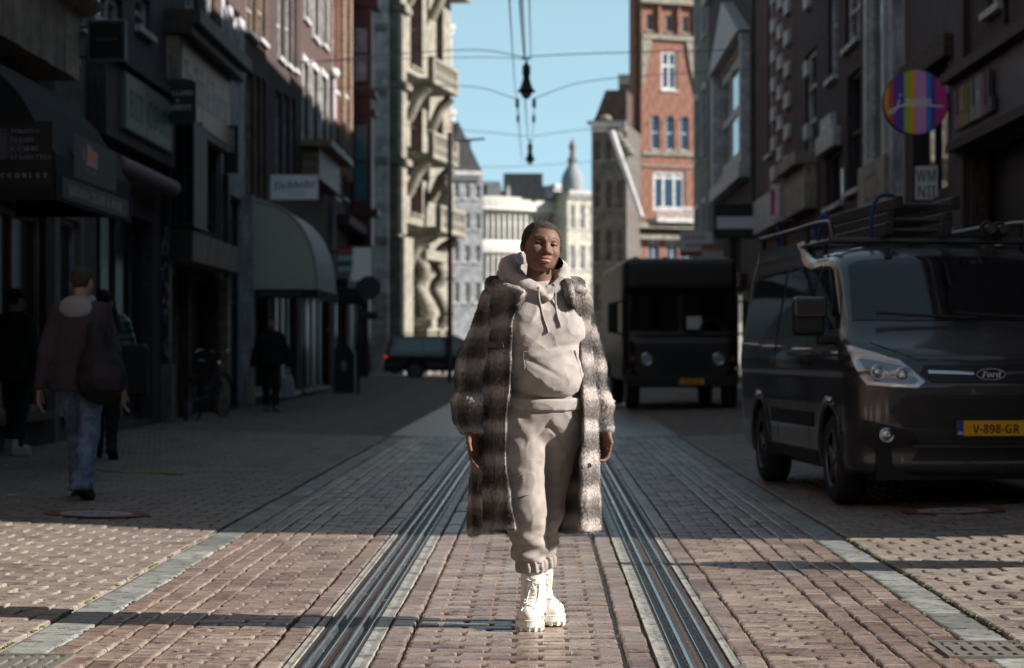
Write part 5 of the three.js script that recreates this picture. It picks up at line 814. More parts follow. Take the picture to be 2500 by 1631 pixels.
// parked panel van; local +z is its nose
{
  const r = thing('van', 'dark grey panel van with ladders strapped on its roof rack, parked at the kerb', 'van', [3.157, 0.03, -17.48], 0.085);
  const paintV = carPaint(0.048, 0.046, 0.050);
  const body = (x, y, z) => {
    const X = Math.abs(x), tum = 0.985 - 0.17 * Math.max(0, y - 1.12) - 0.06 * Math.max(0, 0.75 - y), nose = z + 0.21 * x * x * (1 + 0.5 * X * X) - 0.985 + 0.16 * sstep(0.85, 1.15, y) + 0.05 * sstep(0.62, 0.4, y) + 0.012 * sstep(0.9, 0.86, y);
    const hood = (y - 1.10 - (0.92 - z) * 0.36 + 0.05 * x * x) * 0.94;
    let lo = smax(smax(smax(X - tum, nose, 0.16), hood, 0.10), -3.95 - z, 0.14); lo = smax(lo, 0.26 - y, 0.08);
    const ws = (y - 1.40) * 0.80 + (z - 0.33) * 0.60 + 0.07 * x * x, roof = y - 1.985 + 0.05 * x * x + 0.012 * Math.pow((z + 1.8) / 2, 2);
    let cab = smax(smax(smax(X - tum, ws, 0.14), roof, 0.16), -3.95 - z - 0.05 * (y - 1), 0.16); cab = smax(cab, 1.0 - y, 0.02);
    let d = smin(lo, cab, 0.05);
    for (const wz of [0, -2.933]) { const q = Math.hypot(y - 0.34, z - wz); d = smax(d, -Math.max(q - 0.415, 0.60 - X), 0.025); d = Math.min(d, Math.max(d - 0.018, Math.abs(q - 0.43) - 0.03)); }
    d = smin(d, smax(d - 0.012, Math.abs(y - 1.14 + 0.02 * z) - 0.012, 0.02), 0.02);
    return d;
  };
  part('body', nets(body, [-1.08, 0.2, -4.05], [1.08, 2.08, 1.08], 0.032, { eps: 0.35 }), paintV, r);
  part('underbody', bx(-0.8, 0.8, 0.22, 0.45, -3.8, 0.8), W.black, r);
  const wsO = V(0, 2.188, 0.366), wsW = V(0, 0.60, -0.80), wsD = V(0, -0.80, -0.60);
  const win = (o, U, Wv, D, pts, m = darkGlass, lift = 0.005, step = 0.06) => panel(body, pts, o, U, Wv, D, lift, step, 0.014);
  part('windscreen', win(wsO, V(1, 0, 0), wsW, wsD, [[-0.86, -0.40], [-0.45, -0.46], [0, -0.475], [0.45, -0.46], [0.86, -0.40], [0.77, 0.30], [0.70, 0.36], [0.35, 0.39], [-0.35, 0.39], [-0.70, 0.36], [-0.77, 0.30]]), darkGlass, r);
  for (const s of [-1, 1]) {
    const O = V(s * 1.4, 0, 0), U = V(0, 0, 1), Y = V(0, 1, 0), D = V(-s, 0, 0);
    part('window', win(O, U, Y, D, [[0.20, 1.33], [-0.10, 1.62], [-0.36, 1.80], [-0.76, 1.84], [-0.76, 1.28]]), darkGlass, r);
    part('window', win(O, U, Y, D, [[-0.88, 1.28], [-0.88, 1.84], [-1.9, 1.85], [-2.08, 1.80], [-2.08, 1.26]]), darkGlass, r);
    part('window', win(O, U, Y, D, [[-2.2, 1.26], [-2.2, 1.84], [-3.3, 1.83], [-3.62, 1.78], [-3.62, 1.28]]), darkGlass, r);
    for (const z of [-0.82, -2.14, 0.42]) part('door_seam', panel(body, [[z - 0.006, 0.42], [z + 0.006, 0.42], [z + 0.006, z > 0 ? 1.2 : 1.88], [z - 0.006, z > 0 ? 1.2 : 1.88]], O, U, Y, D, 0.0015, 0.08, 0.01), W.black, r);
    part('rubbing_strip', panel(body, [[-0.62, 0.56], [-0.62, 0.68], [-2.35, 0.68], [-2.35, 0.56]], O, U, Y, D, 0.014, 0.08, 0.03), blackPlastic, r);
    part('door_rail', panel(body, [[-2.35, 1.07], [-2.35, 1.10], [-3.75, 1.10], [-3.75, 1.07]], O, U, Y, D, 0.012, 0.1, 0.03), alloy, r);
    part('door_handle', panel(body, [[-0.60, 1.05], [-0.60, 1.09], [-0.78, 1.09], [-0.78, 1.05]], O, U, Y, D, 0.03, 0.05, 0.03), blackPlastic, r);
    part('door_handle', panel(body, [[-0.92, 1.05], [-0.92, 1.09], [-1.1, 1.09], [-1.1, 1.05]], O, U, Y, D, 0.03, 0.05, 0.03), blackPlastic, r);
    part('sill', panel(body, [[-0.45, 0.29], [-0.45, 0.38], [-2.5, 0.38], [-2.5, 0.29]], O, U, Y, D, 0.012, 0.1, 0.03), blackPlastic, r);
    const m = part('mirror', [rbox(s * 1.06, s * 1.30, 1.27, 1.55, 0.13, 0.25, 0.04, 3), rbox(s * 0.93, s * 1.12, 1.20, 1.28, 0.14, 0.24, 0.03)], blackPlastic, r); part('mirror_cap', rbox(s * 1.05, s * 1.305, 1.40, 1.56, 0.20, 0.275, 0.03, 3), paintV, m);
    wheel(r, s * 0.855, 0.34, 0, 0.34, 0.22, s); wheel(r, s * 0.855, 0.34, -2.933, 0.34, 0.22, s);
    // lamps of the nose
    const N0 = V(0, 0, 1.6), Nx = V(1, 0, 0), Nd = V(0, 0, -1), f = (pts) => pts.map(([a, b]) => [s * a, b]);
    const hl_ = part('headlight', panel(body, f([[0.955, 1.20], [0.86, 1.165], [0.62, 1.085], [0.47, 0.93], [0.53, 0.885], [0.86, 0.905], [0.93, 1.02]]), N0, Nx, Y, Nd, 0.008, 0.04, 0.02), clearLens, r);
    part('lamp_housing', panel(body, f([[0.90, 1.10], [0.62, 1.045], [0.515, 0.94], [0.55, 0.915], [0.85, 0.93]]), N0, Nx, Y, Nd, 0.012, 0.04, 0.02), M(0.32, 0.33, 0.35, 0.18, { metalness: 0.7 }), hl_);
    for (const [a, b, q] of [[0.62, 0.975, 0.058], [0.79, 1.0, 0.05]]) { const p = V(s * a, b, 1.5); for (let i = 0; i < 60; i++) { const d = body(p.x, p.y, p.z); if (d < 0.001) break; p.z -= d * 0.9; } part('projector', [new THREE.SphereGeometry(q * 0.72, 18, 12).translate(p.x, p.y, p.z + 0.002), new THREE.TorusGeometry(q, 0.01, 8, 24).translate(p.x, p.y, p.z + 0.022)], chrome, hl_); }
    part('indicator_strip', panel(body, f([[0.93, 1.165], [0.66, 1.085], [0.64, 1.065], [0.92, 1.13]]), N0, Nx, Y, Nd, 0.014, 0.04, 0.02), M(0.7, 0.66, 0.6, 0.15), hl_);
    part('fog_recess', panel(body, f([[0.90, 0.66], [0.56, 0.58], [0.50, 0.47], [0.80, 0.44], [0.90, 0.5]]), N0, Nx, Y, Nd, 0.004, 0.05, 0.02), blackPlastic, r);
    { const p = V(s * 0.735, 0.545, 1.5); for (let i = 0; i < 60; i++) { const d = body(p.x, p.y, p.z); if (d < 0.001) break; p.z -= d * 0.9; } part('fog_lamp', [new THREE.SphereGeometry(0.042, 16, 10).scale(1, 1, 0.6).translate(p.x, p.y, p.z + 0.012), new THREE.TorusGeometry(0.048, 0.009, 8, 20).translate(p.x, p.y, p.z + 0.016)], chrome, r); }
    part('wiper', tube([[s * 0.3 + 0.35, 1.405, 0.40], [s * 0.3 - 0.0, 1.415, 0.39], [s * 0.3 - 0.4, 1.44, 0.35]], 0.012, 20, 6), W.black, r);
  }
  const N0 = V(0, 0, 1.6), Nx = V(1, 0, 0), Y = V(0, 1, 0), Nd = V(0, 0, -1), Pn = (pts, lift, th = 0.02, st = 0.06) => panel(body, pts, N0, Nx, Y, Nd, lift, st, th);
  const gr = part('grille', Pn([[-0.46, 1.05], [0.46, 1.05], [0.50, 0.99], [0.42, 0.925], [-0.42, 0.925], [-0.50, 0.99]], 0.006), W.black, r);
  part('chrome_bar', Pn([[-0.44, 1.005], [-0.12, 0.995], [-0.12, 0.975], [-0.44, 0.985]], 0.018), chrome, gr); part('chrome_bar', Pn([[0.44, 1.005], [0.12, 0.995], [0.12, 0.975], [0.44, 0.985]], 0.018), chrome, gr);
  const ov = canvasTex(256, 110, (c, w, h) => { c.fillStyle = '#0b1530'; c.fillRect(0, 0, w, h); c.strokeStyle = '#c8ccd4'; c.lineWidth = 6; c.beginPath(); c.ellipse(w / 2, h / 2, w / 2 - 8, h / 2 - 8, 0, 0, 7); c.stroke(); c.fillStyle = '#dfe3ea'; c.font = 'italic bold 66px serif'; c.textAlign = 'center'; c.textBaseline = 'middle'; c.fillText('Ford', w / 2, h / 2 + 2); });
  part('badge', (() => { const g = new THREE.CylinderGeometry(1, 1, 0.025, 36).rotateX(Math.PI / 2).scale(0.112, 0.046, 1).translate(0, 0.987, (() => { let z = 1.5; for (let i = 0; i < 60; i++) z -= body(0, 0.987, z) * 0.9; return z + 0.02; })()); const p = g.attributes.position, uv = g.attributes.uv; for (let i = 0; i < p.count; i++) uv.setXY(i, (p.getX(i) + 0.112) / 0.224, (p.getY(i) - 0.941) / 0.092); return g; })(), M(1, 1, 1, 0.25, { map: ov, clearcoat: 1 }), gr);
  const lg = part('lower_grille', Pn([[-0.60, 0.84], [0.60, 0.84], [0.72, 0.72], [0.62, 0.60], [-0.62, 0.60], [-0.72, 0.72]], 0.004), W.black, r);
  for (let i = 0; i < 5; i++) part('slat', Pn([[-0.62, 0.815 - i * 0.045], [0.62, 0.815 - i * 0.045], [0.62, 0.802 - i * 0.045], [-0.62, 0.802 - i * 0.045]], 0.016, 0.02, 0.1), blackPlastic, lg);
  part('bumper_intake', Pn([[-0.5, 0.46], [0.5, 0.46], [0.56, 0.36], [-0.56, 0.36]], 0.004), W.black, r); part('bumper_lip', Pn([[-0.55, 0.475], [0.55, 0.475], [0.55, 0.463], [-0.55, 0.463]], 0.02), alloy, r);
  part('plate_holder', bx(-0.275, 0.275, 0.535, 0.665, 0.9, 0.992), blackPlastic, r); part('number_plate', (() => { const g = new THREE.BoxGeometry(0.52, 0.11, 0.012).translate(0, 0.6, 1.0); return g; })(), M(1, 1, 1, 0.4, { map: plateTex('V-898-GR') }), r);
  part('bonnet_seam', panel(body, [[-0.80, 1.215], [-0.5, 1.085], [0, 1.075], [0.5, 1.085], [0.80, 1.215], [0.79, 1.222], [0.5, 1.095], [0, 1.085], [-0.5, 1.095], [-0.79, 1.222]], N0, Nx, Y, Nd, 0.002, 0.08, 0.008), W.black, r);
  // roof rack
  const rk = part('roof_rack', [tube([[-0.80, 2.19, -3.85], [-0.80, 2.19, -2.3], [-0.80, 2.19, -1.05], [-0.80, 2.16, -0.80], [-0.80, 2.03, -0.74]], 0.022, 40, 8), tube([[0.80, 2.19, -3.85], [0.80, 2.19, -2.3], [0.80, 2.19, -1.05], [0.80, 2.16, -0.80], [0.80, 2.03, -0.74]], 0.022, 40, 8), rod([-0.80, 2.03, -3.85], [-0.80, 2.03, -0.74], 0.024), rod([0.80, 2.03, -3.85], [0.80, 2.03, -0.74], 0.024), ...[-0.74, -1.7, -2.7, -3.8].map((z) => rod([-0.82, 2.03, z], [0.82, 2.03, z], 0.026)), tube([[0.82, 2.03, -0.74], [0.88, 2.05, -0.74], [0.89, 2.14, -0.74], [0.82, 2.16, -0.74]], 0.022, 16, 8)], M(0.10, 0.10, 0.105, 0.35, { metalness: 0.8 }), r);
  for (const s of [-1, 1]) for (const z of [-1.0, -1.7, -2.7, -3.7]) part('post', rod([s * 0.80, 1.93, z], [s * 0.80, 2.19, z], 0.018), blackPlastic, rk);
  // wheel arch trims, roof rib
  for (const x of [-0.5, -0.25, 0, 0.25, 0.5]) part('roof_rib', rbox(x - 0.03, x + 0.03, 1.96, 1.99, -3.6, -0.9, 0.012), paintV, r);
  // ladders and straps are things of their own
  const al = M(0.085, 0.082, 0.082, 0.45, { metalness: 0.55 }), Tm = new THREE.Matrix4().compose(r.position, new THREE.Quaternion().setFromEuler(r.rotation), V(1, 1, 1)), lp = (x, y, z) => V(x, y, z).applyMatrix4(Tm).toArray();
  [[-0.16, 2.07, 'lowest of the ladders strapped on the van roof'], [-0.12, 2.16, 'middle ladder of the stack strapped on the van roof'], [-0.02, 2.29, 'topmost of the ladders strapped on the van roof']].forEach(([x, y, l], k) => {
    const t = thing('ladder', l, 'ladder', lp(x, y, 0), 0.085, 'ladders on the van roof');
    for (const s of [-1, 1]) { part('rail', [rbox(s * 0.23 - 0.016, s * 0.23 + 0.016, 0, 0.095, -3.9 + k * 0.2, -0.55 - k * 0.14, 0.008)], al, t); part('rail_end', rbox(s * 0.23 - 0.028, s * 0.23 + 0.028, -0.005, 0.1, -0.56 - k * 0.14, -0.48 - k * 0.14, 0.012), blackPlastic, t); }
    for (let i = 0; i < 11; i++) part('rung', rod([-0.22, 0.047, -0.75 - k * 0.14 - i * 0.28], [0.22, 0.047, -0.75 - k * 0.14 - i * 0.28], 0.016), al, t);
  });
  [[0.42, 2.07, 0.04], [0.53, 2.07, 0.035]].forEach(([x, y, q], i) => { const t = thing('scaffold_tube', ['thick dull tube beside the ladders on the van roof', 'outer low tube lying by the van roof rail', 'tube resting between two others beside the ladders', 'thin tube on top beside the ladders on the van'][i], 'tube', lp(x, y, 0), 0.085, 'tubes on the van roof'); part('pipe', rod([0, 0.05, -3.7], [0, 0.05, -0.5 - i * 0.05], q, 14), al, t); part('coupler', new THREE.TorusGeometry(q + 0.01, 0.02, 8, 18).translate(0, 0.05, -0.62 - i * 0.05), blackPlastic, t); });
  const blue = M(0.015, 0.035, 0.2, 0.7);
  [[-0.78, [[0, 2.10, -1.5], [0.02, 2.22, -1.5], [0.1, 2.30, -1.48], [0.05, 2.2, -1.45], [0.01, 2.05, -1.46]], 'blue rope knotted round the front of the roof rail'], [-0.80, [[0, 2.0, -3.1], [0.01, 2.12, -3.1], [0.0, 2.27, -3.1], [0.03, 2.15, -3.08], [-0.01, 1.98, -3.06]], 'blue strap hanging from the rear of the roof rail'], [-0.45, [[0.0, 2.03, -0.9], [0.0, 2.2, -0.9], [0.03, 2.34, -0.9], [0.09, 2.40, -0.92], [0.2, 2.40, -0.94]], 'blue strap over the stacked ladders on the van']].forEach(([x, pts, l]) => one('strap', tube(pts.map((p) => lp(p[0] + x, p[1], p[2])), 0.016, 40, 6), blue, l, 'strap'));
}
// brown step van behind it
{
  const r = thing('delivery_truck', 'tall dark brown boxy delivery truck with a two pane windscreen behind the van', 'truck', [2.80, 0.03, -46.4], 0.033);
  const brown = M(0.020, 0.011, 0.009, 0.45, { clearcoat: 0.35, clearcoatRoughness: 0.25 });
  const body = (x, y, z) => { let d = rbx(x, y, z, [0, 1.82, -3.6], [1.16, 1.25, 3.6], 0.16); d = smin(d, rbx(x, y, z, [0, 0.98, 0.1], [1.06, 0.50, 0.42], 0.16), 0.12); d = smin(d, rbx(x, y, z, [0, 2.72, 0.05], [1.14, 0.33, 0.16], 0.12), 0.08); d = smax(d, -(Math.max(Math.hypot(y - 0.42, z - 0.05) - 0.5, 0.75 - Math.abs(x))), 0.03); return smax(d, -(Math.max(Math.hypot(y - 0.42, z + 4.6) - 0.5, 0.75 - Math.abs(x))), 0.03); };
  part('body', nets(body, [-1.3, 0.4, -7.4], [1.3, 3.2, 0.7], 0.06, { eps: 0.3 }), brown, r);
  const Pn = (pts, lift) => panel(body, pts, V(0, 0, 1.2), V(1, 0, 0), V(0, 1, 0), V(0, 0, -1), lift, 0.1, 0.02);
  part('windscreen', Pn([[-1.02, 1.58], [-0.04, 1.55], [-0.04, 2.38], [-1.0, 2.36]], 0.01), darkGlass, r); part('windscreen', Pn([[0.04, 1.55], [1.02, 1.58], [1.0, 2.36], [0.04, 2.38]], 0.01), darkGlass, r);
  part('grille', Pn([[-0.5, 0.75], [0.5, 0.75], [0.5, 1.2], [-0.5, 1.2]], 0.012), W.black, r);
  for (const s of [-1, 1]) { const h = part('headlight', [new THREE.CylinderGeometry(0.1, 0.1, 0.05, 20).rotateX(Math.PI / 2).translate(s * 0.72, 1.02, 0.5)], clearLens, r); part('lens_ring', new THREE.TorusGeometry(0.11, 0.016, 8, 24).translate(s * 0.72, 1.02, 0.525), chrome, h); part('indicator', rbox(s * 0.98 - 0.07, s * 0.98 + 0.07, 0.97, 1.07, 0.42, 0.5, 0.02), M(0.35, 0.06, 0.01, 0.3), r);
    part('mirror', [rbox(s * 1.38 - 0.1, s * 1.38 + 0.1, 1.55, 2.15, 0.2, 0.28, 0.03), rod([s * 1.1, 2.2, 0.1], [s * 1.38, 2.15, 0.24], 0.02), rod([s * 1.05, 1.5, 0.1], [s * 1.38, 1.56, 0.24], 0.02)], blackPlastic, r); wheel(r, s * 0.98, 0.42, 0.05, 0.42, 0.26, s, 6); wheel(r, s * 0.98, 0.42, -4.6, 0.42, 0.26, s, 6);
    part('side_panel', panel(body, [[-0.3, 1.3], [-0.3, 2.9], [-6.9, 2.9], [-6.9, 1.3]], V(s * 1.6, 0, 0), V(0, 0, 1), V(0, 1, 0), V(-s, 0, 0), 0.008, 0.5, 0.02), brown, r); }
  part('bumper', rbox(-1.1, 1.1, 0.45, 0.68, 0.42, 0.62, 0.04), blackPlastic, r);
  part('number_plate', new THREE.BoxGeometry(0.52, 0.11, 0.012).translate(0.16, 0.57, 0.63), M(1, 1, 1, 0.4, { map: plateTex('6-VKT-53') }), r);
  part('sheet_of_paper', bx(0.12, 0.42, 1.62, 1.88, 0.105, 0.112), M(0.6, 0.6, 0.6, 0.7), r); part('steering_wheel', new THREE.TorusGeometry(0.24, 0.02, 8, 26).rotateX(-0.5).translate(0.62, 1.6, 0.16), blackPlastic, r);
  for (const x of [-0.9, -0.3, 0.3, 0.9]) part('roof_lamp', rbox(x - 0.06, x + 0.06, 3.03, 3.09, -0.05, 0.05, 0.02), M(0.5, 0.2, 0.03, 0.3), r);
}
// estate car crossing at the quay; local +x is its nose
{
  const r = thing('estate_car', 'dark blue black estate car with a red tail light crossing at the quay', 'car', [-5.5, rise(-79) + 0.005, -79.2], 0.05);
  const pc = carPaint(0.014, 0.018, 0.034);
  const body = (x, y, z) => { const Z = Math.abs(z), w = 0.90 - 0.20 * Math.max(0, y - 0.9); let lo = rbx(x, y, z, [2.36, 0.62, 0], [2.34, 0.34, 0.9], 0.14); lo = smax(lo, (x - 3.3) * 0.12 + y - 0.98, 0.06); let cab = smax(smax(y - 1.5 + 0.02 * (x - 1.5) ** 2 * 0.4, Z - w, 0.1), smax(-(x - 0.1 - (y - 0.9) * 0.22), (x - 3.5) * 0.55 + (y - 0.9) * 0.83, 0.1), 0.1); cab = smax(cab, 0.7 - y, 0.02); let d = smin(lo, cab, 0.05); for (const wx of [1.12, 3.88]) d = smax(d, -Math.max(Math.hypot(x - wx, y - 0.32) - 0.37, 0.6 - Z), 0.02); return d; };
  part('body', nets(body, [-0.1, 0.2, -1.05], [4.85, 1.62, 1.05], 0.045, { eps: 0.3 }), pc, r);
  const S = (pts, lift = 0.01) => panel(body, pts, V(0, 0, 1.5), V(1, 0, 0), V(0, 1, 0), V(0, 0, -1), lift, 0.12, 0.02), tint = M(0.05, 0.075, 0.09, 0.05, { ior: 1.7 });
  part('window', S([[0.42, 0.98], [0.55, 1.36], [1.35, 1.40], [1.35, 0.96]]), tint, r); part('window', S([[1.43, 0.96], [1.43, 1.40], [2.2, 1.40], [2.2, 0.95]]), tint, r); part('window', S([[2.28, 0.95], [2.28, 1.39], [2.6, 1.36], [3.15, 0.98]]), tint, r);
  part('roof_rail', [tube([[0.6, 1.5, 0.68], [0.75, 1.56, 0.68], [2.3, 1.57, 0.68], [2.5, 1.5, 0.68]], 0.02, 30, 6), tube([[0.6, 1.5, -0.68], [0.75, 1.56, -0.68], [2.3, 1.57, -0.68], [2.5, 1.5, -0.68]], 0.02, 30, 6)], alloy, r);
  part('tail_lamp', S([[0.03, 0.62], [0.05, 0.95], [0.30, 1.38], [0.40, 1.36], [0.26, 0.95], [0.24, 0.62]], 0.014), M(0.09, 0.008, 0.008, 0.3), r);
  part('brake_lamp', new THREE.SphereGeometry(0.05, 12, 8).translate(0.13, 0.78, 0.90), M(0.5, 0.02, 0.01, 0.3, { emissive: new THREE.Color(1, 0.06, 0.02), emissiveIntensity: 0.25 }), r);
  part('rubbing_strip', S([[0.9, 0.55], [3.5, 0.55], [3.5, 0.62], [0.9, 0.62]], 0.015), blackPlastic, r); part('door_handle', S([[1.5, 0.86], [1.7, 0.86], [1.7, 0.9], [1.5, 0.9]], 0.03), alloy, r); part('mirror', rbox(2.75, 2.92, 0.95, 1.1, 0.9, 1.12, 0.03), pc, r);
  for (const x of [1.12, 3.88]) for (const s of [-1, 1]) { const w = new THREE.Group(); w.position.set(x, 0.32, 0); w.rotation.y = -Math.PI / 2; w.name = 'wheel_pair'; const before = r.children.length; const q = wheel(r, 0, 0, 0, 0.32, 0.2, 1, 7); q.position.set(x, 0.32, s * 0.8); q.rotation.y = s > 0 ? -Math.PI / 2 : Math.PI / 2; }
}
// ---------------------------------------------------------------- awnings, signs, lamps, wires
const sign = (w, h, draw) => M(1, 1, 1, 0.5, { map: canvasTex(w, h, draw) });
const clothM = (r, g, b) => M(r, g, b, 0.9, { bumpMap: rep(brickBump, 2), bumpScale: 0.004 });
// a textured board facing the camera; parts: board (edges) and face
function boardFacing(name, label, cat, x, y, z, w, h, t, edge, face, round = 0.01, yaw = 0) {
  const r = thing(name, label, cat, [x, y, z], yaw); part('casing', rbox(-w / 2, w / 2, -h / 2, h / 2, -t, 0, Math.min(round, t * 0.4)), edge, r); part('face', new THREE.PlaneGeometry(w * 0.96, h * 0.95).translate(0, 0, 0.004), face, r); return r;
}
const bracket = (r, x0, x1, y, z = -0.05) => part('bracket', rod([x0, y, z], [x1, y, z], 0.018), W.black, r);
// black shop awning at the corner
{
  const r = thing('shop_awning', 'big black sloping shop awning with a logo, nearest on the shaded side', 'awning', [0, 0, 0]), blk = clothM(0.010, 0.010, 0.012), dk = clothM(0.022, 0.020, 0.024);
  const n = -21.2, f = -25.0, xo = -4.5, yv = 2.6, yl = 3.02, yt = 4.15;
  const prof = [[-5.74, yt], [-5.2, 3.95], [-4.85, 3.6], [xo, yl]], pos = [], T = (a, b, c) => pos.push(...a, ...b, ...c), quad = (a, b, c, d) => { T(a, b, c); T(a, c, d); };
  const mk = (fn) => { pos.length = 0; fn(); const g = new THREE.BufferGeometry(); g.setAttribute('position', new THREE.BufferAttribute(new Float32Array(pos), 3)); g.computeVertexNormals(); return boxUV(g); };
  part('canopy', mk(() => { for (let i = 0; i < 3; i++) { const [a, b] = prof[i], [c, d] = prof[i + 1]; quad([a, b, n], [c, d, n], [c, d, f], [a, b, f]); } quad([-5.74, yt - 0.01, n], [xo, yl - 0.015, n], [xo, yl - 0.015, f], [-5.74, yt - 0.01, f]); }), dk, r);
  const s = new THREE.Shape([[-5.74, yv + 0.05], [xo, yv + 0.05], ...prof.slice().reverse()].map((p) => new THREE.Vector2(...p)));
  for (const z of [n, f]) part('end_panel', new THREE.ExtrudeGeometry(s, { depth: 0.012, bevelEnabled: false }).translate(0, 0, z), blk, r);
  part('front_panel', bx(xo - 0.004, xo + 0.008, yv + 0.26, yl, f, n), dk, r);
  part('valance', bx(xo + 0.009, xo + 0.02, yv - 0.02, yv + 0.255, f - 0.02, n + 0.02), blk, r); part('side_valance', bx(-5.74, xo, yv - 0.02, yv + 0.2, n + 0.013, n + 0.022), blk, r);
  const t1 = sign(1024, 512, (c, w, h) => { c.fillStyle = '#0b0a0b'; c.fillRect(0, 0, w, h); c.fillStyle = '#9a8f93'; c.font = '44px serif'; ['TOBACCO', 'CIGARS', 'E-SMOKE', 'CIGARETTES'].forEach((t, i) => { let x = 700; for (const q of t) { c.fillText(q, x, 90 + i * 66); x += 32; } }); c.fillStyle = '#3c393b'; c.fillRect(590, 50, 80, 240); c.strokeStyle = '#7a7274'; c.lineWidth = 5; for (let i = 0; i < 8; i++) { c.beginPath(); c.arc(630, 300, 20 + i * 26, Math.PI * 1.1, Math.PI * 1.9); c.stroke(); } c.fillStyle = '#c4b8bc'; c.font = '50px serif'; let x = 404; for (const q of 'TABACCONIST') { c.fillText(q, x, 430); x += 55; } });
  part('print', new THREE.PlaneGeometry(1.22, 0.62).translate(-5.13, 3.0, n + 0.026), t1, r);
  const t2 = sign(1024, 512, (c, w, h) => { c.fillStyle = '#171417'; c.fillRect(0, 0, w, h); c.fillStyle = '#e0905f'; c.beginPath(); c.moveTo(300, 60); c.lineTo(345, 40); c.lineTo(370, 100); c.lineTo(400, 50); c.lineTo(430, 110); c.lineTo(560, 100); c.lineTo(540, 320); c.lineTo(290, 270); c.fill(); c.fillStyle = '#6f666a'; c.beginPath(); c.arc(260, 200, 90, 1.6, 4.6); c.fill(); c.fillStyle = '#b9aeb0'; c.fillRect(285, 270, 255, 40); c.fillStyle = '#6a6163'; c.font = 'bold 90px sans-serif'; c.fillText('SMOKE', 240, 410); });
  part('logo', new THREE.PlaneGeometry(2.2, 0.42).rotateY(Math.PI / 2).translate(xo + 0.012, yv + 0.08 + 0.33 + 0.2 - 0.14, (n + f) / 2), t2, r);
  const t3 = sign(1024, 96, (c, w, h) => { c.fillStyle = '#0b0a0b'; c.fillRect(0, 0, w, h); c.fillStyle = '#a59a9e'; c.font = 'bold 64px serif'; c.fillText('HAVANA CIGARS & MORE', 90, 70); });
  part('valance_print', new THREE.PlaneGeometry(3.4, 0.2).rotateY(Math.PI / 2).translate(xo + 0.025, yv + 0.12, (n + f) / 2), t3, r);
}
// cream barrel awning
{
  const r = thing('shop_awning', 'cream rounded shop awning with a dark green valance under the script sign', 'awning', [0, 0, 0]), cr = clothM(0.55, 0.53, 0.46), gn = clothM(0.010, 0.045, 0.036);
  const n = -44.9, f = -48.9, xo = -4.39, yb = 2.42, yt = 4.15, N = 10, arc = []; for (let i = 0; i <= N; i++) { const a = i / N * Math.PI / 2; arc.push([-5.74 + (xo + 5.74) * Math.pow(Math.sin(a), 0.85), yb + (yt - yb) * Math.pow(Math.cos(a), 0.9)]); }
  const s = new THREE.Shape([[-5.74, yb], ...arc].map((p) => new THREE.Vector2(...p)));
  for (const z of [n, f]) part('end_panel', new THREE.ExtrudeGeometry(s, { depth: 0.012, bevelEnabled: false }).translate(0, 0, z), cr, r);
  const pos = []; for (let i = 0; i < N; i++) { const [a, b] = arc[i], [c, d] = arc[i + 1]; for (const q of [[a, b, n + 0.012], [c, d, n + 0.012], [c, d, f], [a, b, n + 0.012], [c, d, f], [a, b, f]]) pos.push(...q); }
  const g = new THREE.BufferGeometry(); g.setAttribute('position', new THREE.BufferAttribute(new Float32Array(pos), 3)); g.computeVertexNormals(); part('canopy', boxUV(g), M(0.6, 0.6, 0.58, 0.9), r);
  part('rib', tube(arc.map(([a, b]) => [a, b, n + 0.03]), 0.018, 30, 6), W.white, r);
  part('valance', [bx(xo, xo + 0.012, yb - 0.2, yb - 0.002, f, n)], gn, r); part('side_valance', bx(-5.74, xo - 0.002, yb - 0.17, yb - 0.002, n, n + 0.012), clothM(0.012, 0.016, 0.016), r);
  part('valance_print', new THREE.PlaneGeometry(1.2, 0.12).translate(-5.05, yb - 0.09, n + 0.016), sign(512, 52, (c, w, h) => { c.fillStyle = '#15191a'; c.fillRect(0, 0, w, h); c.fillStyle = '#8a9090'; c.font = '30px sans-serif'; c.fillText('CAFE AND BRITISH FOOD', 60, 38); }), r);
}
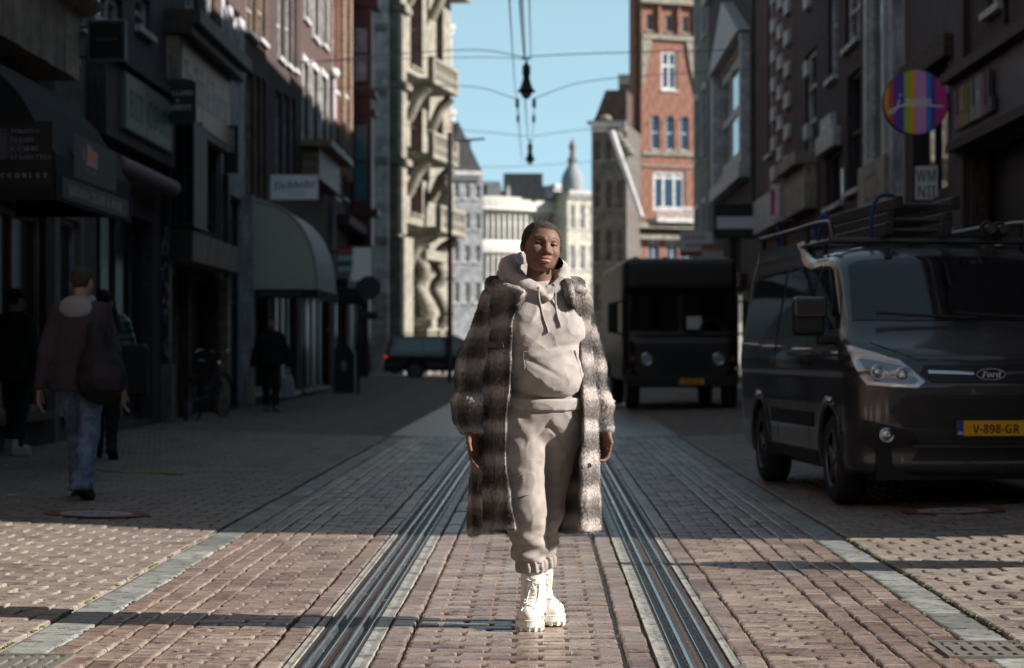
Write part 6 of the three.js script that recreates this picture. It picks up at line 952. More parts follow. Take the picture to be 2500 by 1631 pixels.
// hanging and flat signs of the shaded side
{ const d = 27.7, r = boardFacing('hanging_sign', 'square black hanging sign with a pale frame and one thin line of letters', 'sign', mpx(260, d), mpy(98, d), -d, 0.46, 0.5, 0.14, W.lilac, sign(256, 256, (c, w, h) => { c.fillStyle = '#4a424c'; c.fillRect(0, 0, w, h); c.fillStyle = '#100c10'; c.fillRect(14, 14, w - 28, h - 28); c.fillStyle = '#a598a8'; c.font = '20px serif'; c.textAlign = 'center'; c.fillText('ARMAND & FILS', w / 2, 128); })); part('bracket', [rod([-0.5, 0.17, -0.07], [-0.2, 0.17, -0.07], 0.016), rod([-0.5, -0.19, -0.07], [-0.2, -0.19, -0.07], 0.016)], W.black, r); }
{ const d = 33.7, r = boardFacing('hanging_sign', 'dark green hanging sign with arched top reading HOLLAND & BARRETT', 'sign', mpx(434, d), mpy(248, d), -d, 0.52, 0.58, 0.1, M(0.012, 0.03, 0.026, 0.5), sign(512, 512, (c, w, h) => { c.fillStyle = '#101a18'; c.fillRect(0, 0, w, h); c.fillStyle = '#b9c4c0'; c.font = 'bold 92px serif'; c.textAlign = 'center'; c.save(); c.translate(w / 2, 190); c.scale(0.95, 1); c.fillText('HOLLAND', 0, -20); c.font = 'bold 66px serif'; c.fillText('&', 0, 70); c.font = 'bold 92px serif'; c.fillText('BARRETT', 0, 180); c.restore(); }));
  const s = new THREE.Shape(); s.absellipse(0, 0.28, 0.26, 0.06, 0, Math.PI); part('arch_top', new THREE.ExtrudeGeometry(s, { depth: 0.1, bevelEnabled: false }).translate(0, 0, -0.1), M(0.012, 0.03, 0.026, 0.5), r); const s2 = new THREE.Shape(); s2.absellipse(0, -0.28, 0.26, 0.05, Math.PI, Math.PI * 2); part('arch_base', new THREE.ExtrudeGeometry(s2, { depth: 0.1, bevelEnabled: false }).translate(0, 0, -0.1), M(0.012, 0.03, 0.026, 0.5), r); bracket(r, -0.4, -0.2, 0.2); }
const upright = (text, fg, bg) => sign(96, 640, (c, w, h) => { c.fillStyle = bg; c.fillRect(0, 0, w, h); c.save(); c.translate(w / 2, 24); c.rotate(Math.PI / 2); c.fillStyle = fg; c.font = 'bold 66px sans-serif'; c.textBaseline = 'middle'; c.fillText(text, 0, 0, h - 48); c.restore(); });
{ const d = 40.5, r = boardFacing('banner_sign', 'narrow upright dark sign reading MANFIELD sideways', 'sign', mpx(563, d), mpy(364, d), -d, 0.26, 0.84, 0.1, W.dark, upright('MANFIELD', '#cfc9d2', '#17141a')); bracket(r, -0.45, -0.1, 0.3); }
{ const d = 36.2, r = boardFacing('banner_sign', 'slim upright sign of small letters beside the tall shop window', 'sign', mpx(485, d), mpy(365, d), -d, 0.11, 0.86, 0.06, W.dark, upright('HOLLAND', '#a8a2aa', '#1b171b')); bracket(r, -0.25, -0.05, 0.3); }
{ const d = 47, r = boardFacing('hanging_sign', 'white hanging board with dark green script lettering', 'sign', mpx(718, d), mpy(457, d), -d, 1.0, 0.52, 0.12, W.lilac, sign(512, 256, (c, w, h) => { c.fillStyle = '#f2f0f6'; c.fillRect(0, 0, w, h); c.fillStyle = '#143b30'; c.font = 'italic bold 104px serif'; c.textAlign = 'center'; c.save(); c.translate(w / 2, 140); c.rotate(-0.05); c.fillText('Eichholtz', 0, 0, 450); c.restore(); c.fillRect(120, 172, 260, 5); c.font = '28px sans-serif'; c.fillText('DELICATESSEN', w / 2 + 30, 220); })); bracket(r, -0.6, -0.45, 0.2); }
// letters along the fascias
{ const r = thing('fascia_sign', 'pale green grey board of big letters on the grey shop front', 'sign', [-5.52, 4.5, -32.0], Math.PI / 2); const u = sign(1024, 256, (c, w, h) => { c.fillStyle = '#7f877a'; c.fillRect(0, 0, w, h); c.fillStyle = '#252a28'; c.font = 'bold 190px sans-serif'; c.fillText('BIT', 60, 200); c.fillText('COURT', 470, 200, 520); c.fillRect(440, 0, 14, h); }); part('board', rbox(-1.9, 1.9, -0.38, 0.38, -0.02, 0.05, 0.01), M(0.16, 0.18, 0.15, 0.6), r); part('lettering', new THREE.PlaneGeometry(3.7, 0.7).translate(0, 0, 0.055), u, r); }
{ const r = thing('fascia_sign', 'dull blue lettering along the tan fascia under the cornice', 'sign', [-5.545, 5.4, -38.0], Math.PI / 2); part('lettering', new THREE.PlaneGeometry(5.4, 1.1).translate(0, 0, 0.008), sign(1024, 208, (c, w, h) => { c.fillStyle = '#d9bda9'; c.fillRect(0, 0, w, h); c.fillStyle = '#4d4e58'; c.font = 'bold 150px serif'; c.fillText('Ria Thijs & Hoorlus', 40, 150, 940); }), r); part('backing', bx(-2.71, 2.71, -0.56, 0.56, -0.005, 0.004), W.tan, r); }
// small signs and poles at the corner
{ const d = 62, r = boardFacing('light_box', 'small upright red, white and green light box above the pavement', 'sign', mpx(842, d), mpy(632, d), -d, 0.40, 0.72, 0.14, W.dark, sign(128, 256, (c, w, h) => { c.fillStyle = '#a33a36'; c.fillRect(0, 0, w, 90); c.fillStyle = '#cfd6d8'; c.fillRect(0, 90, w, 70); c.fillStyle = '#0f7a63'; c.fillRect(0, 150, w, 50); c.fillStyle = '#b8d4d2'; c.fillRect(0, 200, w, 56); c.fillStyle = '#e2c8c4'; c.font = 'bold 30px sans-serif'; c.fillText('LOTTO', 12, 60); })); bracket(r, -0.8, -0.15, 0.2); }
{ const d = 60, r = boardFacing('hanging_sign', 'dark horizontal sign with faint letters before the red corner house', 'sign', mpx(856, d), mpy(724, d), -d, 0.72, 0.42, 0.1, W.dark, sign(256, 128, (c, w, h) => { c.fillStyle = '#0c090b'; c.fillRect(0, 0, w, h); c.fillStyle = '#39303a'; c.font = 'bold 34px sans-serif'; c.fillText('KANTOOR', 40, 76); })); bracket(r, -0.9, -0.3, 0.12); }
{ const d = 58, x = mpx(874, d), r = thing('sign_pole', 'thin dark pole with a round sign seen from behind', 'street sign', [x, 0.1, -d]); part('pole', rod([0, 0, 0], [0, 2.9, 0], 0.04), W.dark, r); part('disc', new THREE.CylinderGeometry(0.30, 0.30, 0.03, 28).rotateX(Math.PI / 2).translate(0.28, 2.72, 0.05), M(0.05, 0.05, 0.065, 0.5), r); part('plate', rbox(0.02, 0.5, 1.92, 2.12, 0.03, 0.06, 0.01), M(0.03, 0.03, 0.035, 0.5), r); }
{ const d = 59, x = mpx(840, d), r = thing('utility_cabinet', 'dark grey street cabinet with sloping top and a pale sticker', 'cabinet', [x, 0.11, -d]); const s = new THREE.Shape([[-0.25, 0], [0.25, 0], [0.25, 1.05], [0.1, 1.28], [-0.25, 1.2]].map((p) => new THREE.Vector2(...p))); part('case', new THREE.ExtrudeGeometry(s, { depth: 0.5, bevelEnabled: true, bevelSize: 0.01, bevelThickness: 0.01, bevelSegments: 2 }).translate(0, 0, -0.5), M(0.03, 0.032, 0.036, 0.6), r); part('sticker', bx(-0.06, 0.05, 0.62, 0.86, 0.012, 0.016), M(0.3, 0.31, 0.34, 0.6), r); }
{ const d = 72, x = mpx(1098, d), r = thing('mast', 'tall pale steel mast for the overhead wires near the quay', 'mast', [x, 0.1, -d]); part('pole', rod([0, 0, 0], [0, 7.6, 0], 0.085, 14, 0.06), M(0.09, 0.09, 0.10, 0.45, { metalness: 0.3 }), r); part('upper_pole', rod([0, 4.9, 0], [0, 8.0, 0], 0.09, 12, 0.075), W.white, r); part('arm', rod([0, 7.7, 0], [1.1, 7.8, 0], 0.035), M(0.3, 0.28, 0.26, 0.5), r); for (const y of [2.3, 3.4, 4.4]) part('collar', new THREE.TorusGeometry(0.13, 0.03, 8, 18).rotateX(Math.PI / 2).translate(0, y, 0), M(0.2, 0.19, 0.19, 0.5), r); }
for (const [px, h, l] of [[800, 2.4, 'slim dark post by the cream awning shop'], [836, 1.1, 'short dark bollard post beside the street cabinet']]) { const d = 61, r = thing('bollard', l, 'bollard', [mpx(px, d), 0.11, -d]); part('shaft', lathe([[0.06, 0], [0.05, 0.1], [0.045, h - 0.1], [0.07, h - 0.05], [0.05, h + 0.03], [0, h + 0.06]], 14), W.black, r); part('band', new THREE.CylinderGeometry(0.05, 0.05, 0.06, 14).translate(0, h * 0.7, 0), W.lilac, r); }
// signs of the van side
{ const d = 31.2, r = thing('round_sign', 'round shop sign with rainbow stripes and white script reading jamin', 'sign', [mpx(2236, d), mpy(249, d), -d]); part('drum', new THREE.CylinderGeometry(0.445, 0.445, 0.14, 56).rotateX(Math.PI / 2).translate(0, 0, -0.07), W.dark, r);
  const disc = new THREE.CircleGeometry(0.435, 56).translate(0, 0, 0.004);
  part('face', disc, sign(512, 512, (c, w, h) => { const st = [['#ffb347', 0.075], ['#f06040', 0.075], ['#6f4cc0', 0.165], ['#a8e040', 0.075], ['#ffc63a', 0.09], ['#f4a8e4', 0.18], ['#2f98f0', 0.07], ['#6a4cb8', 0.08], ['#e03ca6', 0.3]]; let x = 0; for (const [k, q] of st) { c.fillStyle = k; c.fillRect(x * w, 0, q * w + 1, h); x += q; } c.strokeStyle = '#fff'; c.fillStyle = '#fff'; c.lineWidth = 13; c.lineCap = 'round'; c.beginPath(); c.moveTo(120, 240); c.bezierCurveTo(110, 320, 80, 350, 40, 345); c.bezierCurveTo(40, 310, 110, 300, 165, 278); c.stroke(); c.font = 'italic bold 104px serif'; c.fillText('amin', 165, 288, 215); c.beginPath(); c.moveTo(375, 285); c.lineTo(470, 290); c.stroke(); c.beginPath(); c.arc(130, 200, 9, 0, 7); c.fill(); }), r); part('bracket', [rod([0.4, 0.1, -0.07], [0.55, 0.1, -0.07], 0.02), rod([0.4, -0.1, -0.07], [0.55, -0.1, -0.07], 0.02)], W.black, r); }
{ const r = thing('light_box', 'cream shop light box with a dark plate of gold letters', 'sign', [XR - 0.19, 3.85, -37.0], -Math.PI / 2); part('box', rbox(-1.6, 1.35, -0.36, 0.42, -0.17, 0.05, 0.02), W.cream, r); part('lettering', new THREE.PlaneGeometry(1.3, 0.44).translate(0.0, 0, 0.055), sign(256, 96, (c, w, h) => { c.fillStyle = '#3b342f'; c.fillRect(0, 0, w, h); c.fillStyle = '#a98c5e'; c.font = 'bold 84px serif'; c.fillText('MINI', 20, 80, 216); }), r); }
{ const d = 32.5, r = thing('shop_sign', 'bright white sign of tall letters above the ladder stack', 'sign', [mpx(2262, d), mpy(446, d), -d], -0.5); part('board', rbox(-0.17, 0.17, -0.24, 0.24, -0.04, 0, 0.01), W.white, r); part('lettering', new THREE.PlaneGeometry(0.33, 0.46).translate(0, 0, 0.004), sign(128, 180, (c, w, h) => { c.fillStyle = '#ccd4d8'; c.fillRect(0, 0, w, h); c.fillStyle = '#4a525c'; c.font = 'bold 92px sans-serif'; c.fillText('WM', 4, 84, 120); c.fillText('NII', 8, 172, 112); }), r); }
{ const d = 51, r = boardFacing('hanging_sign', 'red and white poster sign with a tilted white tag on it', 'sign', mpx(1908, d), mpy(494, d), -d, 0.5, 0.82, 0.08, W.white, sign(200, 330, (c, w, h) => { c.fillStyle = '#e6dde2'; c.fillRect(0, 0, w, h); c.fillStyle = '#d03a70'; c.fillRect(0, 40, 40, h - 80); c.fillStyle = '#e0523a'; c.beginPath(); c.moveTo(w, 120); c.lineTo(w, 300); c.lineTo(60, 300); c.fill(); c.save(); c.translate(110, 120); c.rotate(0.25); c.fillStyle = '#dedbe0'; c.fillRect(-55, -110, 110, 210); c.fillStyle = '#6a5a62'; c.font = 'bold 40px sans-serif'; c.fillText('KT', -30, 60); c.fillRect(-40, -70, 80, 12); c.fillRect(-40, -40, 80, 12); c.restore(); c.fillStyle = '#8d3545'; c.font = 'bold 34px sans-serif'; c.fillText('ACTIE', 40, 322); })); bracket(r, 0.2, 0.45, 0.3); }
{ const d = 57.5, r = boardFacing('hanging_sign', 'dark framed hanging board with a plain white middle panel', 'sign', mpx(1795, d), mpy(540, d), -d, 1.08, 0.88, 0.12, W.black, sign(256, 210, (c, w, h) => { c.fillStyle = '#141215'; c.fillRect(0, 0, w, h); c.fillStyle = '#d6d7e2'; c.fillRect(14, 76, w - 28, 76); c.fillStyle = '#3a383e'; c.font = 'bold 26px sans-serif'; c.fillText('STEAKHOUSE', 40, 52); c.fillText('RESTAURANT', 40, 192); })); bracket(r, 0.5, 0.75, 0.35); }
{ const d = 72, r = boardFacing('hoarding', 'white hoarding with red lines of lettering behind the truck', 'sign', mpx(1700, d), mpy(595, d), -d, 1.05, 0.8, 0.06, W.white, sign(256, 200, (c, w, h) => { c.fillStyle = '#d4d2d6'; c.fillRect(0, 0, w, h); c.fillStyle = '#93453f'; c.font = 'bold 40px sans-serif'; c.fillText('TE HUUR', 30, 60); c.fillText('WINKEL', 40, 130); c.fillRect(0, 160, w, 40); })); part('post', rod([0, -0.4, -0.03], [0, -4.4, -0.03], 0.04), W.dark, r); }
{ const d = 70, r = boardFacing('hoarding', 'low tan and white banner over the truck roof', 'sign', mpx(1760, d), mpy(612, d), -d, 1.2, 0.42, 0.06, W.tan, sign(256, 96, (c, w, h) => { c.fillStyle = '#8d8078'; c.fillRect(0, 0, w, h); c.fillStyle = '#9a5a3c'; c.fillRect(0, 0, w, 30); c.fillStyle = '#b9b4b2'; c.fillRect(0, 52, w, 44); })); part('post', rod([0.4, -0.2, -0.03], [0.4, -4.2, -0.03], 0.04), W.dark, r); }
// cut out coloured letters of the nearest right hand shop
{ const r = thing('shop_sign', 'row of tall pink, yellow, green and white cut out letters on the dark fascia', 'sign', [XR - 0.17, 4.3, -28.4], -Math.PI / 2);
  const cs = [[0.24, 0.12, 0.18], [0.30, 0.24, 0.09], [0.16, 0.21, 0.08], [0.2, 0.19, 0.24], [0.32, 0.3, 0.3], [0.2, 0.1, 0.15], [0.05, 0.05, 0.07]];
  cs.forEach((c, i) => { const u = -1.2 + i * 0.36, m = M(...c, 0.5); part('letter', [[bx(u, u + 0.12, -0.26, 0.26, 0.01, 0.06), bx(u + 0.12, u + 0.29, -0.26, -0.08, 0.01, 0.06)], [bx(u, u + 0.1, -0.26, 0.26, 0.01, 0.06), bx(u + 0.2, u + 0.29, -0.26, 0.26, 0.01, 0.06), bx(u + 0.1, u + 0.2, -0.05, 0.08, 0.01, 0.06)], [bx(u, u + 0.29, -0.26, -0.14, 0.01, 0.06), bx(u + 0.1, u + 0.19, -0.14, 0.26, 0.01, 0.06)]][i % 3], m, r); }); }
{ const r = thing('shop_sign', 'pale violet lettering strip on the awning box across from the cream sign', 'sign', [XR - 0.25, 3.35, -43.0], -Math.PI / 2); part('board', rbox(-2.2, 2.2, -0.2, 0.2, -0.2, 0.0, 0.02), W.dark, r); part('lettering', new THREE.PlaneGeometry(4.2, 0.36).translate(0, 0, 0.005), sign(512, 48, (c, w, h) => { c.fillStyle = '#1a161b'; c.fillRect(0, 0, w, h); c.fillStyle = '#a08fb4'; c.font = 'bold 44px sans-serif'; c.fillText('SNEAKERS & MORE', 30, 40, 460); }), r); }

// lamps hung over the street and the tram wires
const iron = M(0.02, 0.02, 0.024, 0.5, { metalness: 0.4 });
function hungLamp(px, pyTop, pyBot, d, label) {
  const yT = mpy(pyTop, d), yB = mpy(pyBot, d), h = yT - yB, r = thing('street_lamp', label, 'street lamp', [mpx(px, d), yB, -d], 0, 'lamps hung over the street'), s = h / 1;
  part('housing', lathe([[0.0, 0.97], [0.035, 0.97], [0.045, 0.9], [0.09, 0.87], [0.095, 0.66], [0.075, 0.6], [0.085, 0.5], [0.13, 0.34], [0.165, 0.26], [0.205, 0.235], [0.205, 0.205], [0.15, 0.17]].map(([a, b]) => [a * s * 1.12, b * s]), 24), iron, r);
  part('glass_bowl', lathe([[0.14, 0.17], [0.125, 0.1], [0.07, 0.03], [0, 0]].map(([a, b]) => [a * s, b * s]), 20), M(0.25, 0.25, 0.26, 0.2), r);
  part('hanger', [rod([0, h * 0.96, 0], [0, h * 1.06, 0], 0.02 * s, 8), rod([-0.12 * s, h * 1.05, 0], [0.12 * s, h * 1.05, 0], 0.025 * s, 8)], iron, r); return r;
}
hungLamp(1285, 148, 243, 47, 'nearer black bell shaped lamp hanging from the street wires');
hungLamp(1294, 345, 402, 80, 'farther black bell shaped lamp hanging from the street wires');
const wireM = M(0.13, 0.16, 0.20, 0.6);
const wire = (pts, r, label, sag = 0) => one('overhead_wire', tube(pts, r * 0.62, 40, 5), wireM, label, 'wire', 'overhead tram and lamp wires');
const P = (px, py, d) => V(mpx(px, d), mpy(py, d), -d);
wire([P(1240, -60, 24), P(1247, 60, 34), P(1256, 195, 55), P(1262, 260, 75), P(1272, 380, 120)], 0.016, 'outermost thin wire running down the street past both lamps');
wire([P(1266, -60, 24), P(1271, 40, 33), P(1279, 138, 47)], 0.020, 'thick wire running from above to the nearer lamp');
wire([P(1272, -60, 24), P(1277, 40, 33), P(1282, 138, 47)], 0.018, 'second wire close beside the thick one above the nearer lamp');
wire([P(1291, -60, 24), P(1293, 40, 33), P(1296, 138, 47)], 0.014, 'single thin wire above the nearer lamp on the van side');
wire([P(1282, 245, 49), P(1285, 290, 62), P(1290, 338, 80)], 0.022, 'middle wire joining the two hanging lamps');
wire([P(1263, 240, 50), P(1267, 290, 62), P(1275, 400, 95)], 0.016, 'wire with insulators beside the lamps on the bicycle side');
wire([P(1305, 240, 50), P(1303, 290, 62), P(1300, 335, 80)], 0.016, 'wire with insulators beside the lamps on the van side');
for (const [x, y, d] of [[1263, 252, 51], [1265, 290, 62], [1304, 252, 51], [1303, 290, 62]]) one('insulator', lathe([[0.0, -0.12], [0.03, -0.1], [0.05, -0.04], [0.035, 0], [0.05, 0.05], [0.03, 0.1], [0, 0.12]], 10).translate(...P(x, y, d).toArray()), iron, x < 1280 ? (y < 270 ? 'upper insulator on the wire beside the nearer lamp, bicycle side' : 'lower insulator on the wire below the nearer lamp, bicycle side') : (y < 270 ? 'upper insulator on the wire beside the nearer lamp, van side' : 'lower insulator on the wire below the nearer lamp, van side'), 'insulator');
wire([V(-5.7, mpy(112, 49), -52), P(1150, 122, 49), P(1283, 140, 47)], 0.018, 'upper cross wire from the shaded houses to the nearer lamp');
wire([V(-5.7, mpy(138, 49), -50), P(1150, 140, 49), P(1282, 143, 47.2)], 0.014, 'second cross wire just under the upper one');
wire([V(5.5, mpy(118, 48), -48), P(1430, 131, 48), P(1288, 138, 47)], 0.018, 'cross wire from the nearer lamp to the van side houses');
wire([V(-5.7, mpy(170, 52), -56), P(1130, 210, 53), P(1265, 242, 50)], 0.016, 'sloping cross wire rising to the shaded houses');
wire([V(5.5, mpy(140, 52), -54), P(1440, 198, 52), P(1304, 240, 50)], 0.016, 'sloping cross wire rising to the van side houses');
wire([V(-5.7, mpy(300, 82), -82), P(1180, 322, 81), P(1290, 333, 80)], 0.020, 'lower cross wire at the farther lamp, bicycle side');
wire([V(5.5, mpy(290, 82), -82), P(1410, 318, 81), P(1298, 333, 80)], 0.020, 'lower cross wire at the farther lamp, van side');
wire([V(-5.7, mpy(400, 95), -95), P(1200, 408, 95), P(1330, 402, 94), V(5.5, mpy(380, 95), -95)], 0.02, 'lowest cross wire beyond the farther lamp');

// painted no-cycling rounds and other things on the paving
for (const [px, d, l] of [[236, 16.05, 'worn red ringed no cycling mark on the walking man\'s side'], [2326, 16.35, 'worn red ringed no cycling mark in front of the van']]) {
  const x = mpx(px, d), r = thing('road_marking', l, 'road marking', [x, gy(x, -d) + 0.009, -d], 0); r.rotation.z = x < 0 ? -0.028 : 0.028;
  part('ring', new THREE.RingGeometry(0.255, 0.37, 48).rotateX(-Math.PI / 2), M(0.24, 0.055, 0.045, 0.7, { map: brickMap }), r);
  part('disc', new THREE.CircleGeometry(0.254, 40).rotateX(-Math.PI / 2).translate(0, 0.0005, 0), M(1, 1, 1, 0.7, { map: canvasTex(256, 256, (c, w, h) => { c.fillStyle = '#9b9694'; c.fillRect(0, 0, w, h); c.strokeStyle = '#1d1a1c'; c.lineWidth = 9; for (const q of [80, 176]) { c.beginPath(); c.arc(q, 150, 34, 0, 7); c.stroke(); } c.beginPath(); c.moveTo(80, 150); c.lineTo(105, 100); c.lineTo(160, 100); c.lineTo(128, 150); c.lineTo(80, 150); c.moveTo(128, 150); c.lineTo(100, 90); c.moveTo(176, 150); c.lineTo(155, 85); c.lineTo(172, 82); c.stroke(); c.globalAlpha = 0.5; c.fillStyle = '#5d5450'; for (let i = 0; i < 90; i++) c.fillRect((i * 73) % 256, (i * 149) % 256, 8, 3); }) }), r);
}
one('paint_line', tube([P(215, 1196, 21.6), P(300, 1199, 21.2), P(380, 1198, 21.3), P(445, 1200, 21.1)].map((p) => V(p.x, gy(p.x, p.z) + 0.006, p.z)), 0.014, 20, 5), M(0.34, 0.29, 0.10, 0.7), 'thin worn yellow paint line on the walkway behind the walking man', 'road marking');
one('paint_line', bx(-3.75, -3.52, 0.055, 0.066, -14.62, -14.52), M(0.42, 0.34, 0.06, 0.7), 'short bright yellow paint dash at the sunny edge of the walkway', 'road marking');
function gully(x, z, label) {
  const r = thing('gully_cover', label, 'drain cover', [x, gy(x, z) + 0.004, z]); const ir = M(0.15, 0.14, 0.125, 0.6, { metalness: 0.3, bumpMap: rep(brickBump, 6), bumpScale: 0.003 });
  part('frame', [bx(-0.3, 0.3, -0.03, 0.006, -0.24, -0.21), bx(-0.3, 0.3, -0.03, 0.006, 0.21, 0.24), bx(-0.3, -0.27, -0.03, 0.006, -0.21, 0.21), bx(0.27, 0.3, -0.03, 0.006, -0.21, 0.21)], ir, r); part('pit', bx(-0.27, 0.27, -0.07, -0.045, -0.21, 0.21), W.black, r);
  for (let i = 0; i < 9; i++) part('slat', rbox(-0.255 + i * 0.0575, -0.215 + i * 0.0575, -0.04, 0.0045, -0.205, 0.205, 0.004, 1), ir, r);
  for (const s of [-0.1, 0.1]) part('slat', rbox(-0.265, 0.265, -0.03, 0.006, s - 0.014, s + 0.014, 0.004, 1), ir, r);
}
gully(1.86, -9.02, 'iron gully grate at the end of the grey kerb strip, van side'); gully(-2.1, -8.62, 'iron gully grate at the end of the grey kerb strip, bicycle side');
one('paper_scrap', (() => { const g = new THREE.PlaneGeometry(0.09, 0.06, 5, 4), p = g.attributes.position; for (let i = 0; i < p.count; i++) p.setZ(i, 0.014 * noise(p.getX(i) * 40, p.getY(i) * 40, 1) + 0.012); return g.rotateX(-Math.PI / 2).translate(-4.05, gy(-4.05, -17.6) + 0.004, -17.6); })(), M(0.5, 0.5, 0.52, 0.8), 'small crumpled white scrap lying on the shaded walkway', 'litter');

// bicycle leaning on the shop front
{
  const r = thing('bicycle', 'dark upright bicycle leaning against the shop front on its stand', 'bicycle', [-5.33, 0.105, -36.6], 1.25); r.rotation.z = 0.08;
  const fr = M(0.015, 0.014, 0.018, 0.4), R = 0.34;
  for (const x of [-0.53, 0.55]) { const w = part('wheel', new THREE.TorusGeometry(R, 0.02, 8, 40).translate(x, R, 0), tyreMat, r); const sp = []; for (let i = 0; i < 18; i++) { const a = i / 18 * Math.PI * 2; sp.push(rod([x, R, 0.02 * (i % 2 ? 1 : -1)], [x + Math.cos(a) * R * 0.96, R + Math.sin(a) * R * 0.96, 0], 0.0022, 4)); } part('spoke', sp, chrome, w); part('mudguard', new THREE.TorusGeometry(R + 0.04, 0.012, 6, 24, 2.6).rotateZ(0.4).translate(x, R, 0), fr, w); }
  part('frame', [rod([-0.53, R, 0], [-0.08, 0.30, 0], 0.014), rod([-0.08, 0.30, 0], [-0.22, 0.88, 0], 0.017), rod([-0.53, R, 0], [-0.2, 0.78, 0], 0.011), tube([[-0.13, 0.5, 0], [0.1, 0.52, 0], [0.3, 0.7, 0], [0.36, 0.84, 0]], 0.016, 20, 8), rod([-0.08, 0.30, 0], [0.36, 0.74, 0], 0.018), rod([0.34, 0.95, 0], [0.42, 0.62, 0], 0.018), tube([[0.42, 0.62, 0.03], [0.46, 0.5, 0.03], [0.55, R, 0.03]], 0.011, 12, 6), tube([[0.42, 0.62, -0.03], [0.46, 0.5, -0.03], [0.55, R, -0.03]], 0.011, 12, 6)], fr, r);
  part('saddle', new THREE.SphereGeometry(0.13, 16, 10).scale(1, 0.36, 0.75).translate(-0.25, 0.95, 0), W.black, r); part('handlebar', tube([[0.2, 1.06, 0.28], [0.3, 1.1, 0.24], [0.34, 1.08, 0.08], [0.33, 1.05, 0], [0.34, 1.08, -0.08], [0.3, 1.1, -0.24], [0.2, 1.06, -0.28]], 0.011, 40, 8), chrome, r);
  part('chain_case', rbox(-0.5, 0.02, 0.24, 0.38, 0.02, 0.05, 0.014), fr, r); part('pedal', [rod([-0.08, 0.3, 0.04], [0.02, 0.17, 0.07], 0.01), rbox(-0.02, 0.07, 0.155, 0.18, 0.06, 0.15, 0.008)], fr, r); part('carrier', [rbox(-0.78, -0.3, 0.74, 0.76, -0.07, 0.07, 0.008), rod([-0.6, 0.75, 0.06], [-0.53, R, 0.04], 0.007), rod([-0.6, 0.75, -0.06], [-0.53, R, -0.04], 0.007)], fr, r); part('headlamp', new THREE.SphereGeometry(0.045, 12, 8).translate(0.45, 0.86, 0), chrome, r);
}
